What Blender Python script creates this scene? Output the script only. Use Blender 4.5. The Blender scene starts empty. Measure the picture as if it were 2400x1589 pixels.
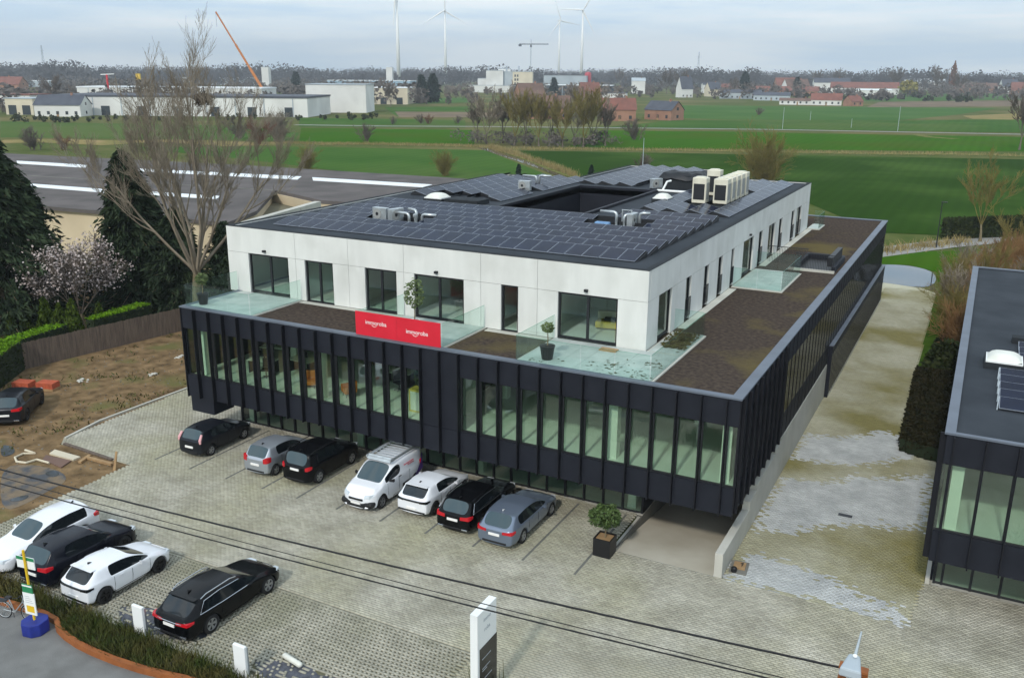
import bpy, math, random
import numpy as np
from mathutils import Vector, Matrix

# ------------------------------------------------------------------ camera, sky, sun, exposure
SC = bpy.context.scene
COL = SC.collection
PI = math.pi
YAW, PITCH, ROLL = 0.480, 0.285, 0.007
CAM = Vector((37.344, -33.367, 19.304))
_f = Vector((-math.sin(YAW) * math.cos(PITCH), math.cos(YAW) * math.cos(PITCH), -math.sin(PITCH)))
_r = Vector((math.cos(YAW), math.sin(YAW), 0)); _u = _r.cross(_f)
_r2 = _r * math.cos(ROLL) + _u * math.sin(ROLL); _u2 = _u * math.cos(ROLL) - _r * math.sin(ROLL)
cd = bpy.data.cameras.new('camera'); cam = bpy.data.objects.new('camera', cd); COL.objects.link(cam)
cam.matrix_world = Matrix(((_r2.x, _u2.x, -_f.x, CAM.x), (_r2.y, _u2.y, -_f.y, CAM.y), (_r2.z, _u2.z, -_f.z, CAM.z), (0, 0, 0, 1)))
cd.sensor_width = 36; cd.lens = 36 * 2120.84 / 2400; cd.clip_start = 0.5; cd.clip_end = 30000
SC.camera = cam

SUN_EL, SUN_AZ = math.radians(38), math.atan2(0.06, -0.998)      # azimuth from +Y towards +X
SUN_DIR = Vector((math.sin(SUN_AZ) * math.cos(SUN_EL), math.cos(SUN_AZ) * math.cos(SUN_EL), math.sin(SUN_EL)))
W = bpy.data.worlds.new('World'); SC.world = W; W.use_nodes = True
nt = W.node_tree; nt.nodes.clear()
def wn(t, **k):
    n = nt.nodes.new(t)
    for a, b in k.items(): setattr(n, a, b)
    return n
sky = wn('ShaderNodeTexSky', sky_type='NISHITA', sun_disc=False, sun_elevation=SUN_EL, sun_rotation=SUN_AZ, altitude=30, air_density=1.0, dust_density=2.0, ozone_density=1.0)
tc = wn('ShaderNodeTexCoord')
mp = wn('ShaderNodeMapping'); mp.inputs['Scale'].default_value = (1.3, 1.3, 13)
n1 = wn('ShaderNodeTexNoise'); n1.inputs['Scale'].default_value = 2.2; n1.inputs['Detail'].default_value = 6; n1.inputs['Roughness'].default_value = .55
rp = wn('ShaderNodeValToRGB'); rp.color_ramp.elements[0].position = .40; rp.color_ramp.elements[0].color = (6.2, 8.1, 9.9, 1)
rp.color_ramp.elements[1].position = .60; rp.color_ramp.elements[1].color = (9.9, 10.7, 11.1, 1)
mx = wn('ShaderNodeMixRGB'); mx.inputs[0].default_value = .86
bg = wn('ShaderNodeBackground'); bg.inputs[1].default_value = 0.12
wo = wn('ShaderNodeOutputWorld')
L = nt.links.new
L(tc.outputs['Generated'], mp.inputs[0]); L(mp.outputs[0], n1.inputs['Vector']); L(n1.outputs['Fac'], rp.inputs[0])
L(sky.outputs[0], mx.inputs[1]); L(rp.outputs[0], mx.inputs[2]); L(mx.outputs[0], bg.inputs[0]); L(bg.outputs[0], wo.inputs[0])

sl = bpy.data.lights.new('sun', 'SUN'); sl.energy = 2.0; sl.angle = math.radians(4); sl.color = (1, .95, .87)
so = bpy.data.objects.new('sun', sl); COL.objects.link(so); so.location = (60, -80, 90)
so.rotation_euler = (-SUN_DIR).to_track_quat('-Z', 'Y').to_euler()
SC.view_settings.view_transform = 'Standard'; SC.view_settings.look = 'None'
SC.view_settings.exposure = 0.0; SC.view_settings.gamma = 1.0; SC.view_settings.use_curve_mapping = False
SC.render.engine = 'CYCLES'
cy = SC.cycles; cy.use_denoising = True; cy.max_bounces = 8; cy.transparent_max_bounces = 16; cy.glossy_bounces = 4; cy.diffuse_bounces = 3
cy.sample_clamp_indirect = 6; cy.caustics_reflective = False; cy.caustics_refractive = False

# ------------------------------------------------------------------ helpers
R = random.Random(7)
def lin(c):
    return tuple(((x / 255) / 12.92 if x / 255 < .04045 else ((x / 255 + .055) / 1.055) ** 2.4) for x in c)
MATS = {}
def mat(name, c1, c2=None, scale=1.0, rough=.8, metal=0.0, bump=0.0, bscale=None, spec=.5, coat=0.0, detail=5, lo=.35, hi=.65,
        island=0.0, c3=None, s3=.05, lo3=.45, hi3=.65, stretch=None, emit=None, stripe=0, leafn=False):
    """procedural material: noise between c1 and c2, optional large patches of c3, per-island brightness"""
    m = bpy.data.materials.new(name); MATS[name] = m; m.use_nodes = True
    t = m.node_tree; b = t.nodes['Principled BSDF']; N = t.nodes.new; K = t.links.new
    b.inputs['Roughness'].default_value = rough; b.inputs['Metallic'].default_value = metal
    b.inputs['Specular IOR Level'].default_value = spec
    if coat: b.inputs['Coat Weight'].default_value = coat; b.inputs['Coat Roughness'].default_value = .04
    b.inputs['Base Color'].default_value = (*c1, 1)
    if emit: b.inputs['Emission Color'].default_value = (*emit[:3], 1); b.inputs['Emission Strength'].default_value = emit[3]
    geo = N('ShaderNodeNewGeometry'); out = None; vec = geo.outputs['Position']
    if stretch:
        mpn = N('ShaderNodeMapping'); mpn.inputs['Scale'].default_value = stretch; K(vec, mpn.inputs[0]); vec = mpn.outputs[0]
    if c2 or bump:
        nz = N('ShaderNodeTexNoise'); nz.inputs['Scale'].default_value = scale; nz.inputs['Detail'].default_value = detail; K(vec, nz.inputs['Vector'])
    if c2:
        r = N('ShaderNodeValToRGB'); r.color_ramp.elements[0].position = lo; r.color_ramp.elements[1].position = hi
        r.color_ramp.elements[0].color = (*c1, 1); r.color_ramp.elements[1].color = (*c2, 1)
        K(nz.outputs['Fac'], r.inputs[0]); out = r.outputs[0]
    if c3:
        n3 = N('ShaderNodeTexNoise'); n3.inputs['Scale'].default_value = s3; n3.inputs['Detail'].default_value = 4; K(geo.outputs['Position'], n3.inputs['Vector'])
        r3 = N('ShaderNodeMapRange'); r3.inputs[1].default_value = lo3; r3.inputs[2].default_value = hi3; K(n3.outputs['Fac'], r3.inputs[0])
        x = N('ShaderNodeMixRGB'); K(r3.outputs[0], x.inputs[0]); x.inputs[2].default_value = (*c3, 1)
        if out: K(out, x.inputs[1])
        else: x.inputs[1].default_value = (*c1, 1)
        out = x.outputs[0]
    if island:
        hs = N('ShaderNodeMapRange'); hs.inputs[3].default_value = 1 - island; hs.inputs[4].default_value = 1 + island
        K(geo.outputs['Random Per Island'], hs.inputs[0])
        x = N('ShaderNodeVectorMath'); x.operation = 'SCALE'
        if out: K(out, x.inputs[0])
        else: x.inputs[0].default_value = c1
        K(hs.outputs[0], x.inputs['Scale']); out = x.outputs[0]
    if stripe:                                    # drill and tractor lines of a field
        wv = N('ShaderNodeTexWave'); wv.inputs['Scale'].default_value = stripe; wv.inputs['Distortion'].default_value = 1.2; wv.inputs['Detail'].default_value = 3; wv.inputs['Detail Scale'].default_value = .3; K(geo.outputs['Position'], wv.inputs['Vector'])
        mr = N('ShaderNodeMapRange'); mr.inputs[3].default_value = .95; mr.inputs[4].default_value = 1.04; K(wv.outputs['Fac'], mr.inputs[0])
        x = N('ShaderNodeVectorMath'); x.operation = 'SCALE'; K(out, x.inputs[0]); K(mr.outputs[0], x.inputs['Scale']); out = x.outputs[0]
    if leafn:                                     # soft foliage shading: leaf normals bent towards the sky
        vm = N('ShaderNodeVectorMath'); vm.operation = 'MULTIPLY_ADD'; vm.inputs[1].default_value = (.25, .25, .25); vm.inputs[2].default_value = (0, -.35, .8); K(geo.outputs['Normal'], vm.inputs[0])
        vn_ = N('ShaderNodeVectorMath'); vn_.operation = 'NORMALIZE'; K(vm.outputs[0], vn_.inputs[0]); K(vn_.outputs[0], b.inputs['Normal'])
    if out: K(out, b.inputs['Base Color'])
    if bump:
        bn = N('ShaderNodeTexNoise'); bn.inputs['Scale'].default_value = bscale or scale * 4; bn.inputs['Detail'].default_value = 6; K(vec, bn.inputs['Vector'])
        bp = N('ShaderNodeBump'); bp.inputs['Strength'].default_value = bump; bp.inputs['Distance'].default_value = .05
        K(bn.outputs['Fac'], bp.inputs['Height']); K(bp.outputs[0], b.inputs['Normal'])
    return m
def glass(name, tint, refl=.06, dark=None):
    """architectural pane: tinted see-through with Fresnel reflection (shadows pass, tinted)"""
    m = bpy.data.materials.new(name); MATS[name] = m; m.use_nodes = True
    t = m.node_tree; t.nodes.clear(); N = t.nodes.new; K = t.links.new
    o = N('ShaderNodeOutputMaterial'); tr = N('ShaderNodeBsdfTransparent'); tr.inputs[0].default_value = (*tint, 1)
    gl = N('ShaderNodeBsdfGlossy'); gl.inputs['Roughness'].default_value = .02
    lw = N('ShaderNodeLayerWeight'); lw.inputs[0].default_value = .5
    fr = N('ShaderNodeMath'); fr.operation = 'POWER'; fr.inputs[1].default_value = 5; K(lw.outputs['Facing'], fr.inputs[0])
    ad = N('ShaderNodeMath'); ad.operation = 'MULTIPLY_ADD'; ad.inputs[1].default_value = (1-refl)*.8; ad.inputs[2].default_value = refl; ad.use_clamp = True
    mxx = N('ShaderNodeMixShader'); K(fr.outputs[0], ad.inputs[0]); K(ad.outputs[0], mxx.inputs[0]); K(tr.outputs[0], mxx.inputs[1]); K(gl.outputs[0], mxx.inputs[2]); K(mxx.outputs[0], o.inputs[0])
    return m
class MB:
    def __init__(s): s.v = []; s.f = []; s.m = []
    def add(s, vs, fs, mi=0):
        n = len(s.v); s.v += [tuple(p) for p in vs]; s.f += [tuple(i + n for i in f) for f in fs]; s.m += [mi] * len(fs); return s
    def box(s, x0, x1, y0, y1, z0, z1, mi=0):
        return s.add([(x0,y0,z0),(x1,y0,z0),(x1,y1,z0),(x0,y1,z0),(x0,y0,z1),(x1,y0,z1),(x1,y1,z1),(x0,y1,z1)],
                     [(0,3,2,1),(4,5,6,7),(0,1,5,4),(1,2,6,5),(2,3,7,6),(3,0,4,7)], mi)
    def quad(s, *p, mi=0): return s.add(p, [tuple(range(len(p)))], mi)
    def prism(s, poly, z0, z1, mi=0, side=True):
        n = len(poly)
        a = sum(poly[i][0]*poly[(i+1)%n][1]-poly[(i+1)%n][0]*poly[i][1] for i in range(n))
        if a < 0: poly = poly[::-1]
        vs = [(p[0], p[1], z0) for p in poly] + [(p[0], p[1], z1) for p in poly]
        fs = [tuple(range(n, 2*n))]
        if side: fs += [(i, (i+1)%n, (i+1)%n+n, i+n) for i in range(n)] + [tuple(range(n-1, -1, -1))]
        return s.add(vs, fs, mi)
    def tube(s, pts, r, n=6, mi=0, cap=True):
        pts = [Vector(p) for p in pts]; rs = r if isinstance(r, (list, tuple)) else [r]*len(pts)
        base = len(s.v); prev = None
        for i, p in enumerate(pts):
            d = (pts[min(i+1, len(pts)-1)] - pts[max(i-1, 0)]).normalized()
            a = d.orthogonal().normalized() if prev is None else (prev - d*prev.dot(d)).normalized()
            prev = a; b = d.cross(a)
            for k in range(n):
                t = 2*PI*k/n; s.v.append(tuple(p + (a*math.cos(t) + b*math.sin(t))*rs[i]))
        for i in range(len(pts)-1):
            for k in range(n):
                s.f.append((base+i*n+k, base+i*n+(k+1)%n, base+(i+1)*n+(k+1)%n, base+(i+1)*n+k)); s.m.append(mi)
        if cap:
            s.f.append(tuple(base+k for k in range(n-1, -1, -1))); s.m.append(mi)
            e = base+(len(pts)-1)*n; s.f.append(tuple(e+k for k in range(n))); s.m.append(mi)
        return s
    def lathe(s, prof, n=16, c=(0,0,0), mi=0):
        """profile of (radius, z) turned about the vertical axis"""
        return s.tube([(c[0], c[1], c[2]+z+i*1e-6) for i, (r, z) in enumerate(prof)], [r for r, z in prof], n, mi)
    def mesh(s, name, mats, smooth=False):
        me = bpy.data.meshes.new(name); me.from_pydata(s.v, [], s.f)
        for m in (mats if isinstance(mats, (list, tuple)) else [mats]): me.materials.append(MATS[m])
        if any(s.m): me.polygons.foreach_set('material_index', s.m)
        if smooth: me.polygons.foreach_set('use_smooth', [True]*len(s.f))
        me.update(); return me
    def build(s, name, mats, parent=None, smooth=False, bevel=0, sub=0, loc=None):
        return place(name, s.mesh(name, mats, smooth), parent, loc, bevel=bevel, sub=sub)
def npmesh(name, v, f, mats, mi=None, smooth=False):
    """mesh from numpy arrays; f is (n, k) with a fixed k"""
    me = bpy.data.meshes.new(name); k = f.shape[1]
    me.vertices.add(len(v)); me.vertices.foreach_set('co', np.asarray(v, np.float32).ravel())
    me.loops.add(f.size); me.loops.foreach_set('vertex_index', f.astype(np.int32).ravel())
    me.polygons.add(len(f)); me.polygons.foreach_set('loop_start', np.arange(0, f.size, k, dtype=np.int32))
    for m in (mats if isinstance(mats, (list, tuple)) else [mats]): me.materials.append(MATS[m])
    if mi is not None: me.polygons.foreach_set('material_index', np.asarray(mi, np.int32))
    if smooth: me.polygons.foreach_set('use_smooth', np.ones(len(f), bool))
    me.update(calc_edges=True); return me
def place(name, me, parent=None, loc=None, rz=0, sc=None, bevel=0, sub=0):
    o = bpy.data.objects.new(name, me); COL.objects.link(o)
    if parent:
        o.parent = parent
        if parent.get('world_coords') or parent.type != 'EMPTY': pass
        if parent.type == 'EMPTY' and parent.get('wc'):
            o.matrix_parent_inverse = Matrix.Translation(-parent.location)
    if loc: o.location = loc
    if rz: o.rotation_euler = (0, 0, rz)
    if sc: o.scale = sc if isinstance(sc, (tuple, list)) else (sc, sc, sc)
    if bevel:
        b = o.modifiers.new('bevel', 'BEVEL'); b.width = bevel; b.segments = 2; b.limit_method = 'ANGLE'
    if sub:
        b = o.modifiers.new('subsurf', 'SUBSURF'); b.levels = sub; b.render_levels = sub
    return o
def tag(o, label=None, cat=None, group=None, kind=None):
    if label: o['label'] = label
    if cat: o['category'] = cat
    if group: o['group'] = group
    if kind: o['kind'] = kind
    return o
def thing(name, label, cat, loc=(0,0,0), rz=0, group=None, wc=False, sc=None):
    """Empty at the base of a thing; wc: its parts are given in world coordinates"""
    o = bpy.data.objects.new(name, None); COL.objects.link(o); o.location = loc; o.rotation_euler = (0, 0, rz)
    o.empty_display_size = .3
    if sc: o.scale = (sc, sc, sc) if not isinstance(sc, tuple) else sc
    if wc: o['wc'] = 1
    return tag(o, label, cat, group)
def copy_thing(root, loc, rz=0, label=None, group=None, sc=None):
    r = root.copy(); COL.objects.link(r); r.location = loc; r.rotation_euler = (0, 0, rz)
    if sc: r.scale = sc if isinstance(sc, tuple) else (sc, sc, sc)
    if label: r['label'] = label
    if group: r['group'] = group
    for ch in list(root.children):
        c = ch.copy(); COL.objects.link(c); c.parent = r
        for g in list(ch.children):
            d = g.copy(); COL.objects.link(d); d.parent = c
    return r
def struct(name, mb, m, smooth=False, kind='structure'):
    return tag(mb.build(name, m, smooth=smooth), kind=kind)

# ------------------------------------------------------------------ materials
mat('ground_grass', lin((92,98,58)), lin((74,88,44)), .35, .95, c3=lin((118,108,74)), s3=.02, lo3=.45, hi3=.7, bump=.3, bscale=3)
mat('field_bright', lin((50,90,18)), lin((62,100,24)), .05, .95, bump=.25, bscale=2, c3=lin((66,90,26)), s3=.03, stretch=(1,.25,1), lo=.25, hi=.75, detail=10, stripe=.12)
mat('field_dark', lin((40,64,22)), lin((48,74,26)), .06, .95, bump=.25, bscale=2, c3=lin((64,88,38)), s3=.03, stretch=(1,.25,1), lo=.25, hi=.75, detail=10, stripe=.16)
mat('field_mid', lin((60,92,40)), lin((72,100,46)), .04, .95, c3=lin((84,100,54)), s3=.01, bump=.2, bscale=2, stripe=.09)
mat('field_far', lin((64,98,48)), lin((78,106,56)), .02, .95)
mat('field_tan', lin((150,130,92)), lin((120,116,70)), .12, .95, bump=.2)
mat('field_plough', lin((128,112,94)), lin((108,98,84)), .05, .95, bump=.2)
mat('verge', lin((124,120,76)), lin((86,98,48)), .4, .95, bump=.3, bscale=4)
mat('dirt', lin((142,118,88)), lin((92,76,56)), 1.3, .95, bump=.9, bscale=5, c3=lin((106,102,66)), s3=.3, lo3=.55, hi3=.68, detail=12, lo=.3, hi=.7)
mat('wet_dirt', lin((66,68,72)), lin((118,100,76)), 1.1, .4, bump=.4, bscale=5, detail=8, lo=.42, hi=.58)
mat('puddle', lin((86,92,98)), lin((70,70,66)), 2.0, .12, spec=.6)
mat('mulch', lin((34,26,20)), lin((48,36,26)), 3, .95, bump=.6, bscale=14)
mat('lawn', lin((52,74,22)), lin((68,92,28)), .8, .95, bump=.5, bscale=16)
mat('soil', lin((88,86,72)), lin((104,102,82)), 2.5, .95, bump=.4)
mat('paving_bed', lin((132,129,114)), lin((144,141,126)), 1.2, .95)
mat('paver', lin((183,179,164)), lin((155,151,135)), .55, .9, bump=.15, bscale=30, island=.14, c3=lin((164,160,134)), s3=.16, lo3=.46, hi3=.7, detail=7)
mat('paver_drive', lin((176,173,151)), lin((158,154,128)), .4, .9, bump=.15, bscale=30, island=.09, c3=lin((130,123,74)), s3=.14, lo3=.45, hi3=.62, detail=7)
mat('paver_clean', lin((193,195,193)), lin((170,172,171)), .8, .88, bump=.15, bscale=30, island=.1, detail=8)
mat('paver_line', lin((112,112,106)), lin((98,98,92)), 2, .9, island=.08)
mat('paver_lattice', lin((174,170,154)), lin((152,149,134)), 1.2, .9, island=.1, c3=lin((146,144,124)), s3=.35, lo3=.5, hi3=.68)
mat('asphalt', lin((124,124,122)), lin((112,112,110)), 1.2, .92, bump=.3, bscale=40, detail=8, c3=lin((102,101,98)), s3=.3, lo3=.52, hi3=.75)
mat('road_far', lin((150,148,142)), lin((134,132,128)), .6, .92)
mat('concrete', lin((196,194,184)), lin((180,178,168)), .6, .85, bump=.12, bscale=18, detail=8)
mat('concrete_ramp', lin((200,194,178)), lin((182,174,156)), .45, .85, bump=.1, bscale=18, detail=8)
mat('concrete_dark', lin((120,118,110)), lin((104,102,96)), .8, .9, bump=.1)
mat('corten', lin((156,92,44)), lin((132,76,36)), 2.5, .8, bump=.2, bscale=20)
mat('cladding', lin((31,34,43)), lin((26,29,38)), 1.2, .6, spec=.25, metal=0, island=.1)
mat('cladding_fin', lin((22,23,29)), None, rough=.55, spec=.25)
mat('coping', lin((104,112,124)), lin((94,101,112)), .8, .5, metal=.2)
mat('dark_metal', lin((34,36,40)), None, rough=.5, spec=.4)
mat('soffit', lin((58,58,60)), lin((50,50,52)), 1, .8)
mat('white_panel', lin((221,222,217)), lin((211,212,207)), .9, .75, bump=.05, bscale=9, c3=lin((203,204,198)), s3=.55, lo3=.5, hi3=.75, detail=8, island=.03, stretch=(1.6,1.6,.35))
mat('joint', lin((90,90,88)))
mat('roof_felt', lin((60,65,71)), lin((50,55,61)), .5, .85, bump=.12, bscale=8, detail=8)
mat('roof_felt_dark', lin((50,54,58)), lin((44,47,50)), .5, .85)
mat('roof_far', lin((104,98,96)), lin((86,82,80)), .25, .9, detail=8)
mat('sedum', lin((84,74,66)), lin((62,55,51)), 5, .95, bump=.8, bscale=12, c3=lin((98,88,60)), s3=.22, lo3=.5, hi3=.64, detail=9)
mat('terrace_tile', lin((186,192,187)), lin((168,176,171)), 1.4, .7, island=.04, detail=7)
mat('solar', lin((18,25,44)), lin((26,34,56)), .9, .14, spec=.2, island=.2)
mat('solar_frame', lin((150,157,167)), None, rough=.4, metal=.5)
mat('inside_floor', lin((236,240,234)), lin((220,226,216)), .7, .35)
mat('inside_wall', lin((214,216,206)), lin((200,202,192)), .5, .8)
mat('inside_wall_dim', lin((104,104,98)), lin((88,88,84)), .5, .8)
mat('inside_ceiling', lin((196,196,190)), None, rough=.9)
mat('column_white', lin((232,234,224)), None, rough=.7)
glass('glass_green', (.88, .98, .91), .12)
glass('glass_side', (.55, .62, .58), .16)
glass('glass_home', (.88, .96, .92), .10)
glass('glass_rail', (.90, .975, .95), .04)
glass('glass_rail_edge', (.5, .8, .7), .05)
mat('red', lin((214,26,50)), lin((204,22,44)), 1, .55)
mat('white_paint', lin((236,238,236)), None, rough=.4)
mat('white_plastic', lin((226,226,216)), lin((216,216,206)), 2, .45)
mat('grey_plastic', lin((150,152,150)), None, rough=.6)
mat('cream_metal', lin((222,218,200)), lin((210,206,188)), 2, .45)
mat('galvanised', lin((196,202,204)), lin((176,182,184)), 4, .35, metal=.6)
mat('black_plastic', lin((22,22,24)), None, rough=.5)
mat('black_gloss', lin((16,17,19)), None, rough=.15, spec=.5)
mat('wood_fence', lin((112,98,86)), lin((88,76,68)), 1.2, .9, stretch=(6,6,.6), island=.14)
mat('wood', lin((170,140,100)), lin((150,120,84)), 2, .8)
mat('yellow', lin((226,186,36)), None, rough=.5)
mat('yellow_wood', lin((214,190,96)), lin((200,172,82)), 2, .6)
mat('orange', lin((196,110,40)), None, rough=.7)
mat('orange_brick', lin((190,92,60)), lin((168,80,54)), 3, .85)
mat('blue_block', lin((28,46,140)), lin((24,40,120)), 3, .6)
mat('green_sign', lin((40,130,84)), None, rough=.5)
mat('blue_tarp', lin((120,160,200)), lin((96,136,180)), 3, .6)
mat('text_grey', lin((168,174,180)), None, rough=.6)
mat('text_red', lin((208,120,130)), None, rough=.6)
mat('purple', lin((70,40,120)), None, rough=.4)
mat('tyre', lin((26,26,28)), None, rough=.85)
mat('rim', lin((172,174,178)), None, rough=.3, metal=.7)
mat('rim_dark', lin((34,34,36)), None, rough=.35, metal=.4)
mat('rim_steel', lin((126,128,130)), None, rough=.4, metal=.5)
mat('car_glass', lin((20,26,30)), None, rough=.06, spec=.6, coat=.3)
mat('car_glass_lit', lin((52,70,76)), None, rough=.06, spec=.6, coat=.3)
mat('car_black', lin((8,9,12)), None, rough=.22, spec=.18, coat=.1)
mat('car_blue_black', lin((14,17,28)), None, rough=.22, spec=.2, coat=.12)
mat('car_white', lin((232,234,238)), None, rough=.3, coat=.6)
mat('car_silver', lin((172,178,186)), None, rough=.32, metal=.55, coat=.6)
mat('car_steel', lin((120,132,150)), None, rough=.3, metal=.5, coat=.7)
mat('car_anthracite', lin((28,31,38)), None, rough=.28, metal=.2, spec=.25, coat=.2)
mat('tail_red', lin((188,24,36)), None, rough=.15, spec=.6)
mat('tail_pink', lin((226,168,170)), None, rough=.15, spec=.6)
mat('head_clear', lin((206,214,220)), None, rough=.1, spec=.6)
mat('plate', lin((238,236,232)), None, rough=.5)
mat('chrome', lin((200,204,210)), None, rough=.15, metal=.9)
mat('bark', lin((128,116,90)), lin((98,88,66)), 2.2, .95, stretch=(3,3,.6), bump=.3)
mat('twig', lin((150,140,124)), lin((122,112,98)), .8, .95)
mat('twig_grey', lin((118,108,98)), lin((98,90,82)), .4, .95)
mat('twig_red', lin((128,90,72)), lin((110,82,64)), .4, .95)
mat('twig_olive', lin((134,124,74)), lin((112,102,62)), .8, .95)
mat('twig_orange', lin((150,118,82)), lin((124,96,66)), .6, .95)
mat('conifer', lin((62,74,54)), lin((40,52,38)), 1.2, .9, island=.35)
mat('conifer_far', lin((38,54,42)), lin((30,44,36)), .4, .9, island=.3)
mat('car_seam', lin((8,8,9)), None, rough=.8, spec=.1)
mat('thuja', lin((74,88,34)), lin((54,70,28)), 2.5, .9, island=.3)
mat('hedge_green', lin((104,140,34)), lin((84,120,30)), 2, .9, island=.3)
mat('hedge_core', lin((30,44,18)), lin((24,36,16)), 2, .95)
mat('blossom', lin((196,184,180)), lin((164,150,146)), 1.5, .9, island=.15)
mat('olive_leaf', lin((104,120,74)), lin((76,94,52)), 3, .8, island=.3)
mat('bay_leaf', lin((78,98,46)), lin((56,76,34)), 3, .7, island=.3)
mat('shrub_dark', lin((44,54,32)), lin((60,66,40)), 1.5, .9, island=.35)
mat('sedge', lin((62,76,38)), lin((92,86,52)), 1.2, .9, island=.35)
mat('reed', lin((160,144,100)), lin((130,118,80)), .6, .95, island=.2)
mat('hedge_dark', lin((46,42,26)), lin((34,36,20)), 2, .95, island=.3, spec=.1)
mat('ivy', lin((60,66,30)), lin((84,76,40)), 2, .9, island=.3)
mat('willow_yellow', lin((150,140,60)), lin((128,120,56)), .3, .9, island=.2)
mat('wood_far', lin((84,82,82)), lin((72,72,74)), .01, .95, island=.06, leafn=True)
mat('mass_grey', lin((104,96,88)), lin((84,78,72)), .02, .95, island=.1, leafn=True)
mat('mass_brown', lin((116,102,86)), lin((94,84,72)), .02, .95, island=.1, leafn=True)
mat('wall_white', lin((226,226,222)), lin((208,208,204)), .08, .8)
mat('wall_cream', lin((214,204,180)), lin((198,188,166)), .1, .8)
mat('wall_brick', lin((160,120,98)), lin((142,104,86)), .3, .9)
mat('wall_grey', lin((176,186,192)), lin((160,170,178)), .1, .8)
mat('wall_dark', lin((72,78,84)), None, rough=.8)
mat('wall_blue', lin((150,178,196)), None, rough=.7)
mat('wall_beige', lin((206,190,160)), lin((190,174,146)), .2, .85)
mat('roof_red', lin((132,84,72)), lin((114,76,66)), .3, .9)
mat('roof_brown', lin((118,92,80)), lin((100,80,72)), .3, .9)
mat('roof_slate', lin((78,82,92)), lin((66,70,80)), .3, .8)
mat('roof_white', lin((232,236,238)), None, rough=.6)
mat('win_dark', lin((48,56,62)), None, rough=.2, spec=.6)
mat('crane_orange', lin((190,112,40)), None, rough=.5)
mat('roof_moss', lin((112,106,84)), lin((98,92,70)), .5, .95)
mat('gravel_blue', lin((92,95,104)), lin((70,72,80)), 5, .95, bump=.5, bscale=30)
mat('silo_red', lin((180,60,70)), None, rough=.6)
mat('water', lin((40,52,60)), lin((34,44,50)), .3, .03, spec=.8)
mat('wire', lin((24,24,26)), None, rough=.7)

MATS['solar'].node_tree.nodes['Principled BSDF'].inputs['IOR'].default_value = 1.28
for n_ in ('roof_felt', 'roof_felt_dark', 'asphalt', 'roof_far'): MATS[n_].node_tree.nodes['Principled BSDF'].inputs['Specular IOR Level'].default_value = .12
for n_ in ('ground_grass', 'field_bright', 'field_dark', 'field_mid', 'field_far', 'field_tan', 'field_plough', 'verge', 'dirt', 'lawn', 'soil', 'mulch', 'sedum', 'twig', 'twig_grey', 'twig_red', 'twig_olive', 'twig_orange', 'conifer', 'conifer_far', 'wood_far', 'reed', 'sedge', 'shrub_dark', 'hedge_green', 'thuja'):
    MATS[n_].node_tree.nodes['Principled BSDF'].inputs['Specular IOR Level'].default_value = 0.0

# ------------------------------------------------------------------ the ground and what lies flat on it
RX0, RX1, RY0, RY1 = 25.42, 29.68, -1.02, 15.0             # opening of the garage ramp
B_ = 9000
g = MB()
for x0, x1, y0, y1 in ((-B_, RX0, -3000, B_), (RX1, B_, -3000, B_), (RX0, RX1, -3000, RY0), (RX0, RX1, RY1, B_)):
    g.quad((x0,y0,-.10), (x1,y0,-.10), (x1,y1,-.10), (x0,y1,-.10))
struct('ground', g, 'ground_grass')
def smooth_poly(poly, n_=2):
    for _ in range(n_):
        q = []
        for i in range(len(poly)):
            a, b = poly[i], poly[(i+1) % len(poly)]; q += [(a[0]*.75+b[0]*.25, a[1]*.75+b[1]*.25), (a[0]*.25+b[0]*.75, a[1]*.25+b[1]*.75)]
        poly = q
    return poly
def sheet(name, poly, z, m):
    if name in ('puddle', 'muddy_ground', 'pond', 'gravel_patch'): poly = smooth_poly([p[:2] for p in poly])
    return struct(name, MB().prism([p[:2] for p in poly], z, z, side=False), m)
# fields beyond the building
sheet('field', [(-73.14,181.91,0.00),(-28.42,199.28,0.00),(-6.40,207.18,0.00),(46.23,226.05,0.00),(44.15,96.46,0.00),(25.73,91.33,0.00),(11.09,118.36,0.00),(-32.12,124.06,0.00)], -.06, 'field_dark')
sheet('field', [(-134.14,159.85,0.00),(-81.38,178.29,0.00),(-31.95,121.73,0.00),(-55.40,110.02,0.00),(-117.45,126.30,0.00),(-165.73,135.98,0.00)], -.062, 'field_mid')
sheet('field', [(-185.95,229.00,0.00),(-128.37,252.77,0.00),(-94.03,195.13,0.00),(-117.38,183.86,0.00),(-141.86,175.92,0.00)], -.058, 'field_bright')
sheet('field', [(-87.10,277.90,0.00),(-48.30,295.22,0.00),(48.51,324.35,0.00),(46.86,253.43,0.00),(-16.96,221.13,0.00),(-66.97,199.55,0.00)], -.058, 'field_bright')
sheet('field', [(-237.78,288.87,0.00),(-166.06,312.40,0.00),(-136.94,262.86,0.00),(-191.92,234.86,0.00)], -.057, 'field_mid')
sheet('field', [(-152.41,569.06,0.00),(-73.07,602.72,0.00),(36.65,651.71,0.00),(17.28,511.89,0.00),(-3.85,424.58,0.00),(-72.09,384.99,0.00),(-93.81,384.14,0.00)], -.056, 'field_far')
sheet('field', [(-89.97,372.05,0.00),(-3.42,420.14,0.00),(52.38,490.83,0.00),(49.16,352.28,0.00),(-9.70,330.73,0.00),(-94.28,295.74,0.00)], -.057, 'field_mid')
sheet('field', [(-46.70,745.55,0.00),(61.98,903.50,0.00),(57.46,709.18,0.00),(-39.48,609.93,0.00)], -.054, 'field_plough')
sheet('field', [(20.69,501.98,0.00),(54.32,573.85,-0.00),(51.89,469.63,0.00),(26.74,461.59,0.00)], -.052, 'field_tan')
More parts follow.
